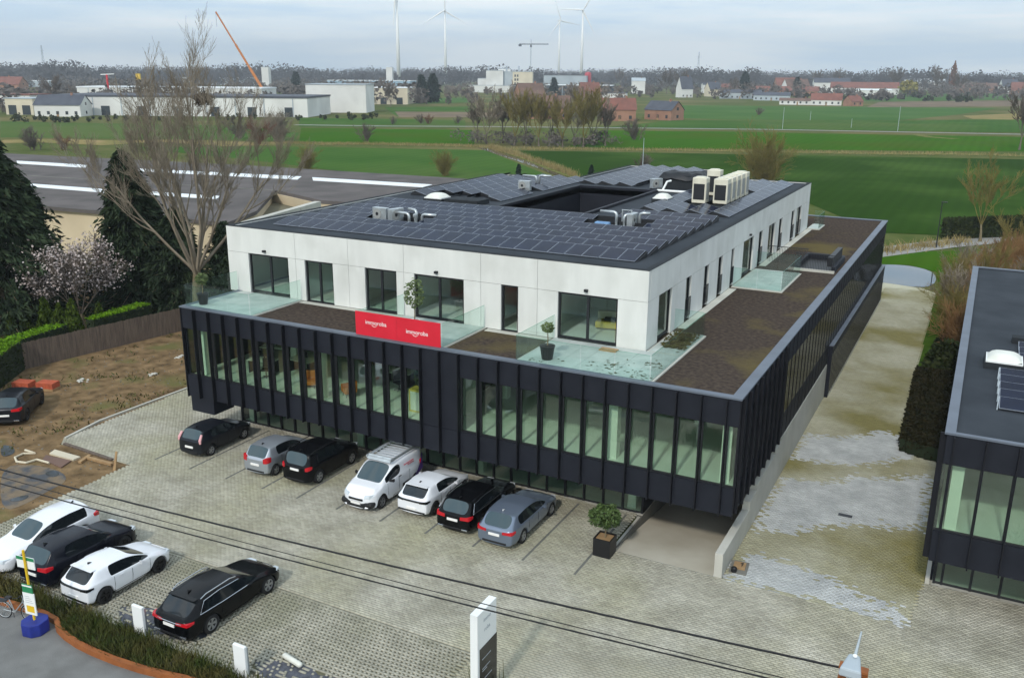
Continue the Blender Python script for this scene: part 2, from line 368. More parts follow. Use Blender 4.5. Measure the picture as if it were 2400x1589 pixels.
sheet('field', [(-123.26,887.08,0.00),(74.92,1459.91,0.00),(62.83,939.83,0.00),(-48.16,758.73,0.00),(-90.17,736.78,0.00)], -.05, 'field_far')
sheet('field', [(-174.81,1656.84,0.00),(106.14,2802.56,0.00),(77.11,1553.97,0.00),(-85.25,1282.39,0.00)], -.045, 'field_mid')
sheet('field', [(-309.24,196.65,0.00),(-213.54,226.72,0.00),(-167.45,206.05,0.00),(-145.17,177.92,0.00),(-227.05,141.37,0.00)], -.058, 'field_mid')
sheet('field', [(-281.10,414.88,0.00),(-245.15,462.36,0.00),(-192.92,366.41,0.00),(-207.67,321.34,0.00)], -.055, 'field_mid')
sheet('field', [(-377.01,572.99,0.00),(-354.39,646.90,0.00),(-292.19,532.87,0.00),(-296.55,459.84,0.00)], -.054, 'field_far')
sheet('field', [(-241.36,368.32,0.00),(-187.14,396.38,0.00),(-160.57,345.56,0.00),(-204.50,318.44,0.00)], -.05, 'field_plough')
# rough verges of dry grass between the fields, the farm track
def strip(name, pts, w, z, m):
    mb = MB(); pts = [Vector(p[:2]) for p in pts]; lft = []; rgt = []
    for i, p in enumerate(pts):
        d = (pts[min(i+1, len(pts)-1)] - pts[max(i-1, 0)]).normalized(); n_ = Vector((-d.y, d.x)) * (w / 2 * R.uniform(.75, 1.25) if name == 'verge' else w / 2)
        lft.append(p + n_); rgt.append(p - n_)
    for i in range(len(pts)-1):
        mb.quad((rgt[i].x, rgt[i].y, z), (rgt[i+1].x, rgt[i+1].y, z), (lft[i+1].x, lft[i+1].y, z), (lft[i].x, lft[i].y, z))
    return struct(name, mb, m)
strip('verge', [(-142.56,169.42,0.00),(-128.44,170.89,0.00),(-119.49,178.59,0.00),(-107.68,182.46,0.00),(-96.04,186.26,0.00),(-84.12,186.74,0.00)], 4.5, -.04, 'verge')
strip('verge', [(-76.51,184.73,0.00),(-63.92,192.78,0.00),(-50.17,198.22,0.00),(-36.04,205.58,0.00),(-19.60,212.78,0.00),(-5.02,217.23,0.00),(11.17,222.81,0.00),(24.86,231.47,0.00),(46.50,237.56,0.00)], 5, -.04, 'verge')
strip('verge', [(11.78,318.49,0.00),(18.16,304.20,0.00),(26.08,299.61,0.00)], 4, -.035, 'verge')
strip('verge', [(-211.08,130.63,0.00),(-202.42,140.34,0.00),(-181.84,143.83,0.00),(-174.66,158.57,0.00),(-149.09,159.37,0.00),(-141.47,168.18,0.00)], 14, -.042, 'field_tan')
strip('farm_track', [(-200.76,242.81,0.00),(-167.85,255.08,0.00),(-139.88,271.04,0.00),(-93.20,293.07,0.00),(-38.18,317.67,0.00),(-0.44,327.71,0.00),(48.89,340.61,0.00)], 4, -.03, 'road_far')
strip('ditch', [(-85.35,184.20,0.00),(-69.73,167.22,0.00),(-58.46,155.51,0.00),(-47.01,143.02,0.00),(-34.90,128.30,0.00)], 2.2, -.05, 'water')
strip('verge', [(-80.55,183.83,0.00),(-65.49,167.04,0.00),(-53.69,153.58,0.00),(-44.68,143.40,0.00),(-34.09,130.55,0.00)], 3.2, -.03, 'verge')

# the driveway side: lawn, planting bed, pond, lane
sheet('lawn', [(34.5,30.5),(37.15,30.5),(37.15,62),(34.4,58)], -.02, 'lawn')
sheet('planting_bed', [(35.0,16.3),(36.2,15.7),(37.15,15.5),(37.15,30.5),(34.7,30.5)], -.025, 'mulch')
sheet('pond', [(26.5,60.6),(30.0,60.1),(33.3,59.4),(34.2,62.9),(33.6,68.4),(31.0,70.6),(28,69.5),(26,66)], -.05, 'water')
sheet('meadow', [(24,70),(28,69.6),(31,70.7),(33.7,68.5),(34.3,63),(36,64),(37,84),(30,78.5),(26.5,74)], -.055, 'field_bright')
strip('lane', [(10,53),(20,65.5),(28.2,78.2),(33,85.6),(42,97),(60,116)], 4.2, -.03, 'road_far')

# the vacant lot on the left
sheet('dirt_lot', [(.42,-4.62),(.5,-12.2),(-2,-13),(-40,-13),(-40,26),(-5.9,26),(-5.9,4.8),(-5.2,-4.5)], -.04, 'dirt')
for poly, m_, zz in (([(-5.08,-7.94,0.00),(-4.42,-6.99,0.00),(-2.21,-6.68,0.00),(-0.74,-7.31,0.00),(-0.60,-8.58,0.00),(-0.26,-9.92,0.00),(-0.50,-11.02,0.00)], 'wet_dirt', -.03),
                  ([(-2.59,-7.35,0.00),(-2.53,-6.73,0.00),(-1.67,-7.08,0.00),(-1.78,-7.48,0.00)], 'puddle', -.022),
                  ([(-7.91,-6.03,0.00),(-7.04,-5.89,0.00),(-6.05,-6.45,0.00),(-6.22,-7.17,0.00)], 'puddle', -.022), ([(-1.44,-9.96,0.00),(-1.06,-9.14,0.00),(-0.66,-9.64,0.00),(-1.03,-10.14,0.00)], 'puddle', -.022)):
    sheet('puddle' if m_ == 'puddle' else 'muddy_ground', poly, zz, m_)
k = MB(); pts = [(-5.5,-3.9),(-6.05,-1.2),(-6.0,2),(-5.95,5),(-5.9,26)]
for a, b in zip(pts, pts[1:]):
    k.prism([(a[0]-.07,a[1]), (a[0]+.07,a[1]), (b[0]+.07,b[1]), (b[0]-.07,b[1])], -.1, .07)
struct('kerb', k, 'concrete')

# street, its bent steel edging and the planting strip
sheet('street', [(-40,-60),(70,-60),(70,-15.3),(24.4,-15.2),(20,-15.3),(16,-15.72),(14.3,-16.02),(12.1,-16.12),(10.4,-15.95),(9.5,-15.55),(8.6,-15.45),(4,-15.9),(-40,-17)], -.06, 'asphalt')
sheet('planting_strip', [(-10,-14.2),(.5,-14.35),(8,-14.55),(24.2,-14.75),(24.4,-15.2),(20,-15.3),(16,-15.72),(14.3,-16.02),(12.1,-16.12),(10.4,-15.95),(9.5,-15.55),(8.6,-15.45),(4,-15.9),(-10,-16.6)], -.045, 'soil')
e_ = MB(); epts = [(-6,-16.35),(4,-15.86),(8.6,-15.42),(9.4,-15.5),(9.9,-15.78),(10.5,-15.95),(11.3,-16.07),(12.1,-16.11),(13.2,-16.09),(14.3,-16.0),(15.2,-15.86),(16,-15.7),(18,-15.45),(20,-15.28),(24.4,-15.18)]
for i in range(len(epts)-1):
    a, b = Vector(epts[i]), Vector(epts[i+1]); n_ = Vector((-(b-a).y, (b-a).x)).normalized()*.09
    e_.prism([(a-n_), (b-n_), (b+n_), (a+n_)], -.1, .16)
edge = e_.build('steel_edging', 'corten'); tag(edge, 'rusty orange steel edging bent along the street planting strip', 'edging')

# parking paving: every paver is geometry (the nearest 300 single objects)
def seen(p):
    d = Vector(p) - CAM; w_ = d.dot(_f)
    return w_ > 1 and abs(d.dot(_r2)/w_*2120.84) < 1195 and abs(d.dot(_u2)/w_*2120.84) < 790
def inpoly(x, y, poly):
    c = np.zeros(x.shape, bool); n_ = len(poly)
    for i in range(n_):
        (x1, y1), (x2, y2) = poly[i][:2], poly[(i+1) % n_][:2]
        if y1 == y2: continue
        c ^= ((y1 > y) != (y2 > y)) & (x < (x2-x1)*(y-y1)/(y2-y1)+x1)
    return c
PL, PW, GAP, PH = .24, .12, .009, .05
def paver_cells(x0, x1, y0, y1):
    ys = np.arange(y0, y1, PW); out = []
    for j, y in enumerate(ys):
        xs = np.arange(x0 + (j % 2)*PL/2, x1, PL); out.append(np.stack([xs, np.full(len(xs), y)], 1))
    return np.concatenate(out)
def paver_mesh(name, c, mi, mats, seed):
    rs = np.random.RandomState(seed); n_ = len(c); dz = rs.normal(0, .0025, n_)
    hx, hy = (PL-GAP)/2, (PW-GAP)/2; v = np.zeros((n_, 8, 3))
    tl = rs.normal(0, .002, (n_, 2))
    for q, (sx, sy) in enumerate(((-1,-1),(1,-1),(1,1),(-1,1))):
        v[:, q, 0] = c[:,0]+sx*hx; v[:, q, 1] = c[:,1]+sy*hy; v[:, q, 2] = -PH
        v[:, q+4, 0] = c[:,0]+sx*(hx-.004); v[:, q+4, 1] = c[:,1]+sy*(hy-.004); v[:, q+4, 2] = dz+sx*tl[:,0]+sy*tl[:,1]
    fb = np.array([(4,5,6,7),(0,1,5,4),(1,2,6,5),(2,3,7,6),(3,0,4,7)])
    f = (fb[None] + (np.arange(n_)*8)[:,None,None]).reshape(-1, 4)
    return npmesh(name, v.reshape(-1,3), f, mats, np.repeat(mi, 5))
PARK = [(-5.85,4.9),(-5.6,-3.9),(-4.95,-4.5),(.42,-4.62),(.48,-9.9),(23.75,-9.9),(23.75,-14.7),(24.4,-15.1),(60,-15.2),(60,2.42),(37.2,2.42),(36.9,-1.0),(30.05,-1.0),(RX0-.28,-1.02),(25.14,2.7),(1.0,2.7),(1.0,14),(-5.85,14)]
sheet('paving_bed', PARK, -.035, 'paving_bed')
c = paver_cells(-5.8, 46, -15.1, 14)
c = c[inpoly(c[:,0], c[:,1], PARK)]
lines = [1.0, 3.45, 5.9, 8.25, 10.4, 12.75, 15.2, 17.6, 20.0, 22.37, 24.72]
mi = np.zeros(len(c), int)
for lx in lines: struct('parking_line', MB().box(lx-.05, lx+.05, -3.55, 2.3, -.03, .007), 'paver_line')
CLEAN = [[(30.05,.5),(31.0,1.6),(33,1.35),(34.8,.8),(35.9,.2),(36.9,-.5),(37.0,-1.15),(35.4,-.9),(33.5,-.75),(30.6,-1.05),(30.05,-.9)],
         [(30.0,3.9),(31.2,3.8),(32.0,4.2),(32.7,5.2),(33.4,6.1),(34.5,6.5),(36.9,7.3),(36.9,13.9),(35.2,12.4),(33.2,11.5),(32.4,10.2),(31.5,10.1),(30.2,9.6)],
         [(30.0,12.3),(31.2,12.6),(33.0,12.9),(34.8,14.6),(36.3,16.0),(35.1,18.6),(34.0,18.8),(32.4,16.9),(30.2,16.2)]]
jit = np.random.RandomState(4).normal(0, .09, c.shape)
for pl in CLEAN: mi[inpoly(c[:,0]+jit[:,0], c[:,1]+jit[:,1], pl)] = 2
dist = np.hypot(np.hypot(c[:,0]-CAM.x, c[:,1]-CAM.y), CAM.z)
order = np.argsort(dist); near = [i for i in order[:9000] if mi[i] == 0 and seen((c[i,0], c[i,1], 0))][:300]
rest = np.ones(len(c), bool); rest[near] = False
paving = tag(place('parking_paving', paver_mesh('parking_paving', c[rest], mi[rest], ['paver', 'paver_line', 'paver_clean'], 1)), kind='stuff')
pm = [paver_mesh('paver', np.zeros((1,2)), [0], ['paver'], s) for s in range(6)]
bed = [o for o in bpy.data.objects if o.name.startswith('paving_bed')][0]
for n_, i in enumerate(near):
    place('paver', pm[n_ % 6], bed, (float(c[i,0]), float(c[i,1]), R.uniform(-.002, .002)))
# driveway between the two buildings
DRIVE = [(30.05,-1.0),(36.9,-1.0),(37.22,2.4),(37.22,15.5),(36.2,15.7),(35.0,16.3),(34.7,30.5),(34.4,57.5),(33.2,59.3),(30,60),(27,60.4),(27,51.5),(30.05,51.5)]
sheet('driveway', DRIVE, -.036, 'paver_drive')
c = paver_cells(30.05, 37.2, -1.0, 58); c = c[inpoly(c[:,0], c[:,1], DRIVE)]
mi = np.zeros(len(c), int); jit = np.random.RandomState(5).normal(0, .26, c.shape)
for pl in CLEAN: mi[inpoly(c[:,0]+jit[:,0], c[:,1]+jit[:,1], pl)] = 1
tag(place('driveway_pavers', paver_mesh('driveway_pavers', c, mi, ['paver_drive', 'paver_clean'], 2)), kind='stuff')
# grass-grid paving under the front row of cars
LAT = [(.5,-14.4),(.5,-9.93),(23.7,-9.93),(23.7,-14.72),(8,-14.55)]
sheet('grass_grid_bed', LAT, -.03, 'soil')
rs = np.random.RandomState(9); bx = []
P_ = .175; T_ = .085
for j, y in enumerate(np.arange(-14.6, -10.0, P_)):
    for x in np.arange(.55, 23.65, P_*1.6):
        bx.append((x, x+P_*1.6-.006, y, y+T_))                                  # long bars
    for x in np.arange(.6 + (j % 2)*P_/2, 23.6, P_):
        bx.append((x, x+.075, y+T_+.003, y+P_-.003))                            # cross ribs, staggered
bx = np.array(bx); cx_, cy_ = bx[:,:2].mean(1), bx[:,2:].mean(1)
keep = inpoly(cx_, cy_, LAT)
for ex, ey, ax, ay in ((12.2,-13.9,1.3,.8),(13.9,-13.6,.9,.6),(18.9,-13.9,1.4,.7),(20.6,-13.7,1.2,.5)):
    d_ = ((cx_-ex)/ax)**2 + ((cy_-ey)/ay)**2 + rs.normal(0, .35, len(bx)); keep &= ~((d_ < 1) & (rs.rand(len(bx)) < .75))
for ex, ey, ax, ay in ((12.2,-13.9,1.5,.75),(13.9,-13.6,1.0,.6),(18.9,-13.9,1.5,.7),(20.6,-13.7,1.3,.5)):
    sheet('gravel_patch', [(ex+ax*math.cos(t)*(1+.2*math.sin(3*t)), ey+ay*math.sin(t)*(1+.2*math.cos(4*t))) for t in np.linspace(0, 2*PI, 15)[:-1]], -.022+ex*1e-4, 'gravel_blue')
bx = bx[keep]; n_ = len(bx); v = np.zeros((n_, 8, 3)); dz = rs.normal(0, .003, n_)
for q, (a, b) in enumerate(((0,2),(1,2),(1,3),(0,3))):
    v[:, q, 0] = v[:, q+4, 0] = bx[:, a]; v[:, q, 1] = v[:, q+4, 1] = bx[:, b]; v[:, q, 2] = -.03; v[:, q+4, 2] = .012 + dz
fb = np.array([(4,5,6,7),(0,1,5,4),(1,2,6,5),(2,3,7,6),(3,0,4,7)])
tag(place('grass_grid_paving', npmesh('grass_grid_paving', v.reshape(-1,3), (fb[None]+(np.arange(n_)*8)[:,None,None]).reshape(-1,4), 'paver_lattice')), kind='stuff')

# garage ramp
r_ = MB(); zr = lambda y: -max(0, y-RY0)*.13
r_.quad((RX0,RY0,0),(RX1,RY0,0),(RX1,RY1,zr(RY1)),(RX0,RY1,zr(RY1)))
struct('garage_ramp', r_, 'concrete_ramp')
struct('kerb', MB().box(RX0-.16, RX0-.052, RY0-.1, 2.4, -.1, .012), 'concrete')
r_ = MB(); r_.box(RX0-.25, RX0, 2.4, RY1, -2.4, .0).box(RX0, RX1, RY1, RY1+.2, -2.4, 2.2)
r_.add([(RX0-.05,RY0,-.1),(RX0,RY0,-.1),(RX0,2.4,-.5),(RX0-.05,2.4,-.5),(RX0-.05,RY0,-.005),(RX0,RY0,-.005),(RX0,2.4,-.005),(RX0-.05,2.4,-.005)], [(0,3,2,1),(4,5,6,7),(0,1,5,4),(1,2,6,5),(2,3,7,6),(3,0,4,7)])
struct('ramp_wall', r_, 'concrete_dark')

# ------------------------------------------------------------------ the office building: dark first floor, white penthouse storey
ob = thing('office_building', 'large modern office building, dark finned first floor carrying a white concrete storey', 'building', (15, 25, 0), wc=True)
ZB, ZS, ZH, ZT = 2.23, 3.44, 6.10, 7.22            # underside, sill, window head, top of the dark box
BX1, BY1 = 30.0, 51.17
FINS = [1.02 + 1.0175*i for i in range(29)]
EDG = [0.0] + FINS + [BX1]
def bars(mb, *bx):
    for b in bx: mb.box(*b)
    return mb
SOLID = {15, 16}
for i in range(30):                                # front: a panel above and below each bay, a pane or a blind panel between
    a, b = EDG[i]+.012, EDG[i+1]-.012
    MB().box(a, b, 0, .10, ZH, ZT).build('fascia_panel', 'cladding', ob)
    MB().box(a, b, 0, .10, ZB, ZS).build('fascia_panel', 'cladding', ob)
    if i in SOLID:
        MB().box(a, b, .03, .12, ZS+.008, ZH-.008).build('blind_panel', 'cladding', ob)
    else:
        f = bars(MB(), (a,a+.06,.10,.2,ZS,ZH), (b-.06,b,.10,.2,ZS,ZH), (a+.06,b-.06,.10,.2,ZS,ZS+.06), (a+.06,b-.06,.10,.2,ZH-.06,ZH)).build('window_frame', 'dark_metal', ob)
        MB().box(a+.06, b-.06, .14, .16, ZS+.06, ZH-.06).build('window_pane', 'glass_green', ob)
fin_me = MB().box(-.025, .025, -.24, 0, 0, ZT-ZB-.06).mesh('fin', 'cladding_fin')
for x in FINS: place('fin', fin_me, ob, (x, -.001, ZB+.03))
bars(MB(), (-.06,.0,-.05,.3,ZB-.05,ZT-.02)).build('corner_fin', 'cladding_fin', ob)
bars(MB(), (BX1,BX1+.05,-.05,.0,ZB-.05,ZT-.02)).build('corner_fin', 'cladding_fin', ob)
# right side: blind bays, then a long band of narrow panes
fin_s = MB().box(0, .14, -.025, .025, 0, ZT-ZB-.06).mesh('fin', 'cladding_fin')
fin_t = MB().box(0, .02, -.02, .02, 0, ZT-ZB-.06).mesh('fin', 'cladding_fin')
P_S = 1.0175
ny = int(BY1/P_S)
for j in range(ny+1):
    y = .3 + P_S*j
    y1 = min(y+P_S, BY1)
    if y1-y < .2: continue
    MB().box(BX1-.1, BX1, y+.012, y1-.012, ZH, ZT).build('fascia_panel', 'cladding', ob)
    MB().box(BX1-.1, BX1, y+.012, y1-.012, ZB, ZS).build('fascia_panel', 'cladding', ob)
    place('fin', fin_s if y < 8.5 else fin_t, ob, (BX1+.001, y, ZB+.03))
    if y < 8.5: MB().box(BX1-.12, BX1-.03, y+.012, y1-.012, ZS+.008, ZH-.008).build('blind_panel', 'cladding', ob)
    else:
        for hlf in (0, 1):
            ya = y+.025+hlf*P_S/2; yb_ = ya+P_S/2-.04
            bars(MB(), (BX1-.12,BX1-.004,ya-.02,ya+.025,ZS,ZH)).build('mullion', 'dark_metal', ob)
            MB().box(BX1-.03, BX1-.012, ya+.026, yb_, ZS+.01, ZH-.01).build('window_pane', 'glass_side', ob)
bars(MB(), (-.001,.10,.10,BY1,ZB,ZT)).build('side_wall', 'cladding', ob)
bars(MB(), (.10,BX1-.1,BY1-.1,BY1,ZB,ZT)).build('rear_wall', 'cladding', ob)
bars(MB(), (.11,BX1-.13,.22,BY1-.11,ZB+.02,ZS-.06)).build('floor_slab', 'soffit', ob)
bars(MB(), (.11,BX1-.13,.22,BY1-.11,ZS-.059,ZS-.03)).build('floor', 'inside_floor', ob)
bars(MB(), (.11,BX1-.13,.22,BY1-.11,ZH+.02,ZT-.2)).build('ceiling', 'inside_ceiling', ob)
bars(MB(), (15.4,17.1,2.0,2.2,ZS-.03,ZH+.02), (17.1,22.5,8.8,9.0,ZS-.03,ZH+.02), (22.5,22.7,9.0,50,ZS-.03,ZH+.02), (22.7,29.8,9.8,10.0,ZS-.03,ZH+.02)).build('partition_wall', 'inside_wall', ob)
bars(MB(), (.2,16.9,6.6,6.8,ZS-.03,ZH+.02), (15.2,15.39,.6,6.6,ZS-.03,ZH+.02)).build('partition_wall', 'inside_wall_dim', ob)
for x, y in ((.75,.7),(8.75,.75),(24.55,.8),(26.7,6.5),(29.45,.75),(16.9,5.2),(20.4,7.6),(3.8,4.5)):
    bars(MB(), (x-.2,x+.2,y-.2,y+.2,ZS-.029,ZH+.019)).build('column', 'column_white', ob)
for x0, x1, y0, y1 in ((-.06,BX1+.06,-.07,.30),(BX1-.38,BX1+.06,.302,BY1-.302),(-.06,.30,.302,BY1-.302),(-.06,BX1+.06,BY1-.3,BY1+.06)):
    bars(MB(), (x0,x1,y0,y1,ZT+.002,ZT+.075)).build('coping', 'coping', ob)
bars(MB(), (.05,1.7,.08,1.55,1.35,ZB-.005)).build('underside_bulkhead', 'cladding', ob)
bars(MB(), (0.02,BX1-.02,.02,BY1-.02,ZB-.012,ZB-.002)).build('soffit', 'soffit', ob)
sed = MB(); sed.prism([(.30,.30),(BX1-.38,.30),(BX1-.38,BY1-.3),(.30,BY1-.3)], ZT-.19, ZT-.02)
sed.build('green_roof', 'sedum', ob)

# ground floor, glazed and set back
GX0, GX1, GY = 1.05, 25.3, 2.75
bars(MB(), (GX0-.1,GX1+.1,GY-.18,GY+.15,-.6,.0), (GX1-.15,GX1+.11,GY-.18,14.9,-2.4,.02)).build('plinth', 'concrete', ob)
ng = 25
for i in range(ng):
    a = GX0+(GX1-GX0)*i/ng; b = GX0+(GX1-GX0)*(i+1)/ng
    bars(MB(), (a,a+.09,GY-.08,GY+.06,.0,ZB-.015), (a+.09,b,GY-.04,GY+.04,.0,.07)).build('window_frame', 'dark_metal', ob)
    MB().box(a+.09, b, GY-.01, GY+.01, .07, ZB-.02).build('window_pane', 'glass_green', ob)
bars(MB(), (GX1,GX1+.09,GY-.08,14.8,.02,ZB-.015)).build('side_wall', 'dark_metal', ob)
bars(MB(), (GX0,GX0+.05,GY+.06,14.8,.0,ZB-.015)).build('side_wall', 'dark_metal', ob)
bars(MB(), (GX0+.05,GX1,GY+.05,9,-.03,.004)).build('floor', 'inside_floor', ob)
bars(MB(), (GX0+.05,GX1,9,9.2,0,ZB-.015)).build('partition_wall', 'inside_wall', ob)
for x in (1.5,9.2,16.6,24.7): bars(MB(), (x-.2,x+.2,GY+.3,GY+.7,.005,ZB-.015)).build('column', 'column_white', ob)
# lower glazed wing along the driveway
LX, LY0, LY1, LZ = 30.24, 23.2, 51.6, 3.3
bars(MB(), (LX-.15,LX-.02,LY0,LY1,-.05,.22)).build('plinth', 'concrete', ob)
bars(MB(), (LX-.22,LX,LY0,LY1,2.8,LZ)).build('fascia_panel', 'cladding', ob)
bars(MB(), (BX1+.003,LX+.03,LY0-.03,LY1+.03,LZ+.002,LZ+.05)).build('coping', 'coping', ob)
bars(MB(), (27.5,LX-.02,LY0-.12,LY0-.002,.0,LZ-.003)).build('side_wall', 'cladding', ob)
bars(MB(), (27.5,LX-.02,LY1+.002,LY1+.1,.0,LZ-.003)).build('side_wall', 'cladding', ob)
bars(MB(), (27.0,27.2,LY0,LY1,.0,ZB-.015)).build('partition_wall', 'inside_wall', ob)
bars(MB(), (27.2,LX-.16,LY0,LY1,-.02,.1)).build('floor', 'inside_floor', ob)
n_ = 46
for j in range(n_):
    ya = LY0+(LY1-LY0)*j/n_; yb_ = LY0+(LY1-LY0)*(j+1)/n_
    bars(MB(), (LX-.14,LX+.01,ya,ya+.05,.22,2.8)).build('mullion', 'dark_metal', ob)
    MB().box(LX-.03, LX-.012, ya+.051, yb_-.001, .22, 2.8).build('window_pane', 'glass_side', ob)

# ---- white storey
XL, XR, YF, YB, Z0, Z1, ZW = -.58, 24.58, 4.30, 43.36, 7.24, 10.95, 9.52
TH = .3
WIN = [(.95,3.83,7.30),(4.98,6.90,7.18),(9.0,11.0,7.24),(12.08,15.02,7.26),(17.11,18.05,7.16),(20.15,23.15,7.28)]
J = [XL, 4.36, 7.94, 11.46, 15.99, 19.07, XR]
for a, b in zip(J, J[1:]):
    MB().box(a+.008, b-.008, YF, YF+TH, ZW+.008, Z1).build('wall_panel', 'white_panel', ob)
ed = [XL] + [q for w in WIN for q in w[:2]] + [XR]
for k_ in range(0, len(ed), 2):
    cuts = [ed[k_]] + [j for j in J[1:-1] if ed[k_]+.4 < j < ed[k_+1]-.4] + [ed[k_+1]]
    for a, b in zip(cuts, cuts[1:]):
        MB().box(a+(.008 if a != ed[k_] else 0), b-(.008 if b != ed[k_+1] else 0), YF, YF+TH, Z0, ZW-.008).build('wall_panel', 'white_panel', ob)
MB().box(XL+.05, XR-.05, YF+.05, YF+TH-.05, ZW-.02, ZW+.02).build('panel_joint', 'joint', ob)
def window_x(a, b, z0, z1, y, mull, room=True):
    fr = bars(MB(), (a,a+.09,y,y+.1,z0,z1), (b-.09,b,y,y+.1,z0,z1), (a+.09,b-.09,y,y+.1,z0,z0+.1), (a+.09,b-.09,y,y+.1,z1-.09,z1))
    for mx_ in mull: fr.box(mx_-.06, mx_+.06, y-.005, y+.09, z0+.1, z1-.09)
    f = fr.build('window', 'dark_metal', ob)
    es = [a+.09] + list(mull) + [b-.09]
    for p, q in zip(es, es[1:]): MB().box(p+.065, q-.065, y+.04, y+.055, z0+.1, z1-.09).build('pane', 'glass_home', f)
for a, b, zb_ in WIN:
    mm = [] if b-a < 1.2 else [(a+b)/2 + (.08 if a < 1 else 0)]
    window_x(a, b, zb_, ZW-.012, YF+.1, mm)
# right face
SW = [(5.85,7.8,7.3),(10.05,10.95,7.3),(13.3,14.2,7.3),(16.1,17.0,7.3),(18.95,19.6,7.3),(21.8,24.5,7.28),(25.9,27.0,7.3),(28.8,30.8,7.3),(32.1,33.2,7.3),(36.5,37.6,7.3),(38.6,40.4,7.3)]
ed = [YF+TH] + [q for w in SW for q in w[:2]] + [YB]
JY = [YF+TH, 8.9, 12.3, 15.2, 18.0, 20.7, 25.2, 27.9, 31.4, 34.8, 38.1, YB]
for a, b in zip(JY, JY[1:]): MB().box(XR-TH, XR, a+.008, b-.008, ZW+.008, Z1).build('wall_panel', 'white_panel', ob)
for k_ in range(0, len(ed), 2): MB().box(XR-TH, XR, ed[k_]+(.008 if k_ == 0 else 0), ed[k_+1], Z0, ZW-.008).build('wall_panel', 'white_panel', ob)
MB().box(XR-TH+.05, XR-.05, YF+.35, YB-.05, ZW-.02, ZW+.02).build('panel_joint', 'joint', ob)
for a, b, zb_ in SW:
    x_ = XR-.2; fr = bars(MB(), (x_,x_+.1,a,a+.08,zb_,ZW-.012), (x_,x_+.1,b-.08,b,zb_,ZW-.012), (x_,x_+.1,a+.08,b-.08,zb_,zb_+.1), (x_,x_+.1,a+.08,b-.08,ZW-.1,ZW-.012))
    f = fr.build('window', 'dark_metal', ob)
    MB().box(x_+.04, x_+.055, a+.08, b-.08, zb_+.1, ZW-.1).build('pane', 'glass_home', f)
    if b-a < 2 and a > 8:
        MB().box(XR+.02, XR+.03, a-.05, b+.05, 7.6, 8.55).build('juliet_rail', 'dark_metal', f) if False else bars(MB(), *[(XR+.01,XR+.03,a+.02+q*(b-a-.04)/7,a+.035+q*(b-a-.04)/7,7.45,8.4) for q in range(8)], (XR+.005,XR+.035,a,b,8.4,8.44)).build('juliet_rail', 'dark_metal', f)
# other walls, inner walls, floor, roof
CX0, CX1, CY0, CY1 = 9.45, 15.4, 18.3, 31.5        # courtyard well
bars(MB(), (XL,XL+TH,YF+TH,36.3,Z0,Z1)).build('side_wall', 'white_panel', ob)
bars(MB(), (XL,6.9,36.3,36.6,Z0,Z1), (6.6,6.9,36.6,49.5,Z0,Z1), (6.6,14.9,49.5,49.8,Z0,Z1), (14.6,14.9,YB,49.5,Z0,Z1), (14.9,XR,YB,YB+.3,Z0,Z1)).build('rear_wall', 'white_panel', ob)
bars(MB(), (XL+TH,XR-TH,YF+TH,18.2,ZT-.02,ZT+.06)).build('floor', 'inside_floor', ob)
bars(MB(), (18,XR-TH,18.2,YB,ZT-.02,ZT+.06)).build('floor', 'inside_floor', ob)
bars(MB(), (XL+TH,XR-TH,10.5,10.65,ZT+.06,10.5)).build('partition_wall', 'inside_wall', ob)
bars(MB(), (18.9,19.05,10.65,YB,ZT+.06,10.5)).build('partition_wall', 'inside_wall', ob)
for x in (4.4, 8.0, 11.5, 16.2, 19.3): bars(MB(), (x-.06,x+.06,YF+TH+.4,10.49,ZT+.06,10.5)).build('partition_wall', 'inside_wall', ob)
for y in (12.3, 20.5, 25.2, 31.5, 35): bars(MB(), (19.06,XR-TH-.3,y-.06,y+.06,ZT+.06,10.5)).build('partition_wall', 'inside_wall', ob)
ZR = 10.90
rf = MB()
for x0, x1, y0, y1 in ((XL+.25,XR-.25,YF+.25,CY0),(XL+.25,CX0,CY0,CY1),(CX1,XR-.25,CY0,CY1),(XL+.25,XR-.25,CY1,36.3),(6.9,XR-.25,36.3,YB),(6.9,14.6,YB,49.5)):
    rf.box(x0, x1, y0, y1, 10.5, ZR)
roof = rf.build('roof', 'roof_felt', ob)
ro = [(XL,YF),(XR,YF),(XR,YB+.3),(14.9,YB+.3),(14.9,49.8),(6.6,49.8),(6.6,36.6),(XL,36.6)]
rr = MB(); wd = .28
for x0, x1, y0, y1 in ((XL-.01,XR+.01,YF-.012,YF+wd),(XR-wd,XR+.01,YF+wd,YB+.31),(XL-.01,XL+wd,YF+wd,36.6),(XL+wd,6.6,36.3,36.6),(6.6,6.9,36.3,49.8),(6.9,14.9,49.5,49.8),(14.6,14.9,YB,49.5),(14.9,XR-wd,YB,YB+.31)):
    rr.box(x0, x1, y0, y1, Z1+.002, Z1+.03)
rr.build('roof_edging', 'roof_felt_dark', roof)
cw = bars(MB(), (CX0-.22,CX0,CY0-.22,CY1+.22,ZT,ZR+.18), (CX1,CX1+.22,CY0-.22,CY1+.22,ZT,ZR+.18), (CX0,CX1,CY0-.22,CY0,ZT,ZR+.18), (CX0,CX1,CY1,CY1+.22,ZT,ZR+.18)).build('courtyard_wall', 'cladding', ob)
bars(MB(), (CX0,CX1,CY0,CY1,ZT-.01,ZT+.03)).build('courtyard_floor', 'sedum', ob)
for x in (2.2, 13.46, 21.6):
    bars(MB(), (x-.08,x+.08,YF-.16,YF-.003,9.68,9.80)).build('wall_lamp', 'dark_metal', ob)
bars(MB(), (XR+.003,XR+.14,23.1,23.26,9.7,9.82)).build('wall_lamp', 'dark_metal', ob)
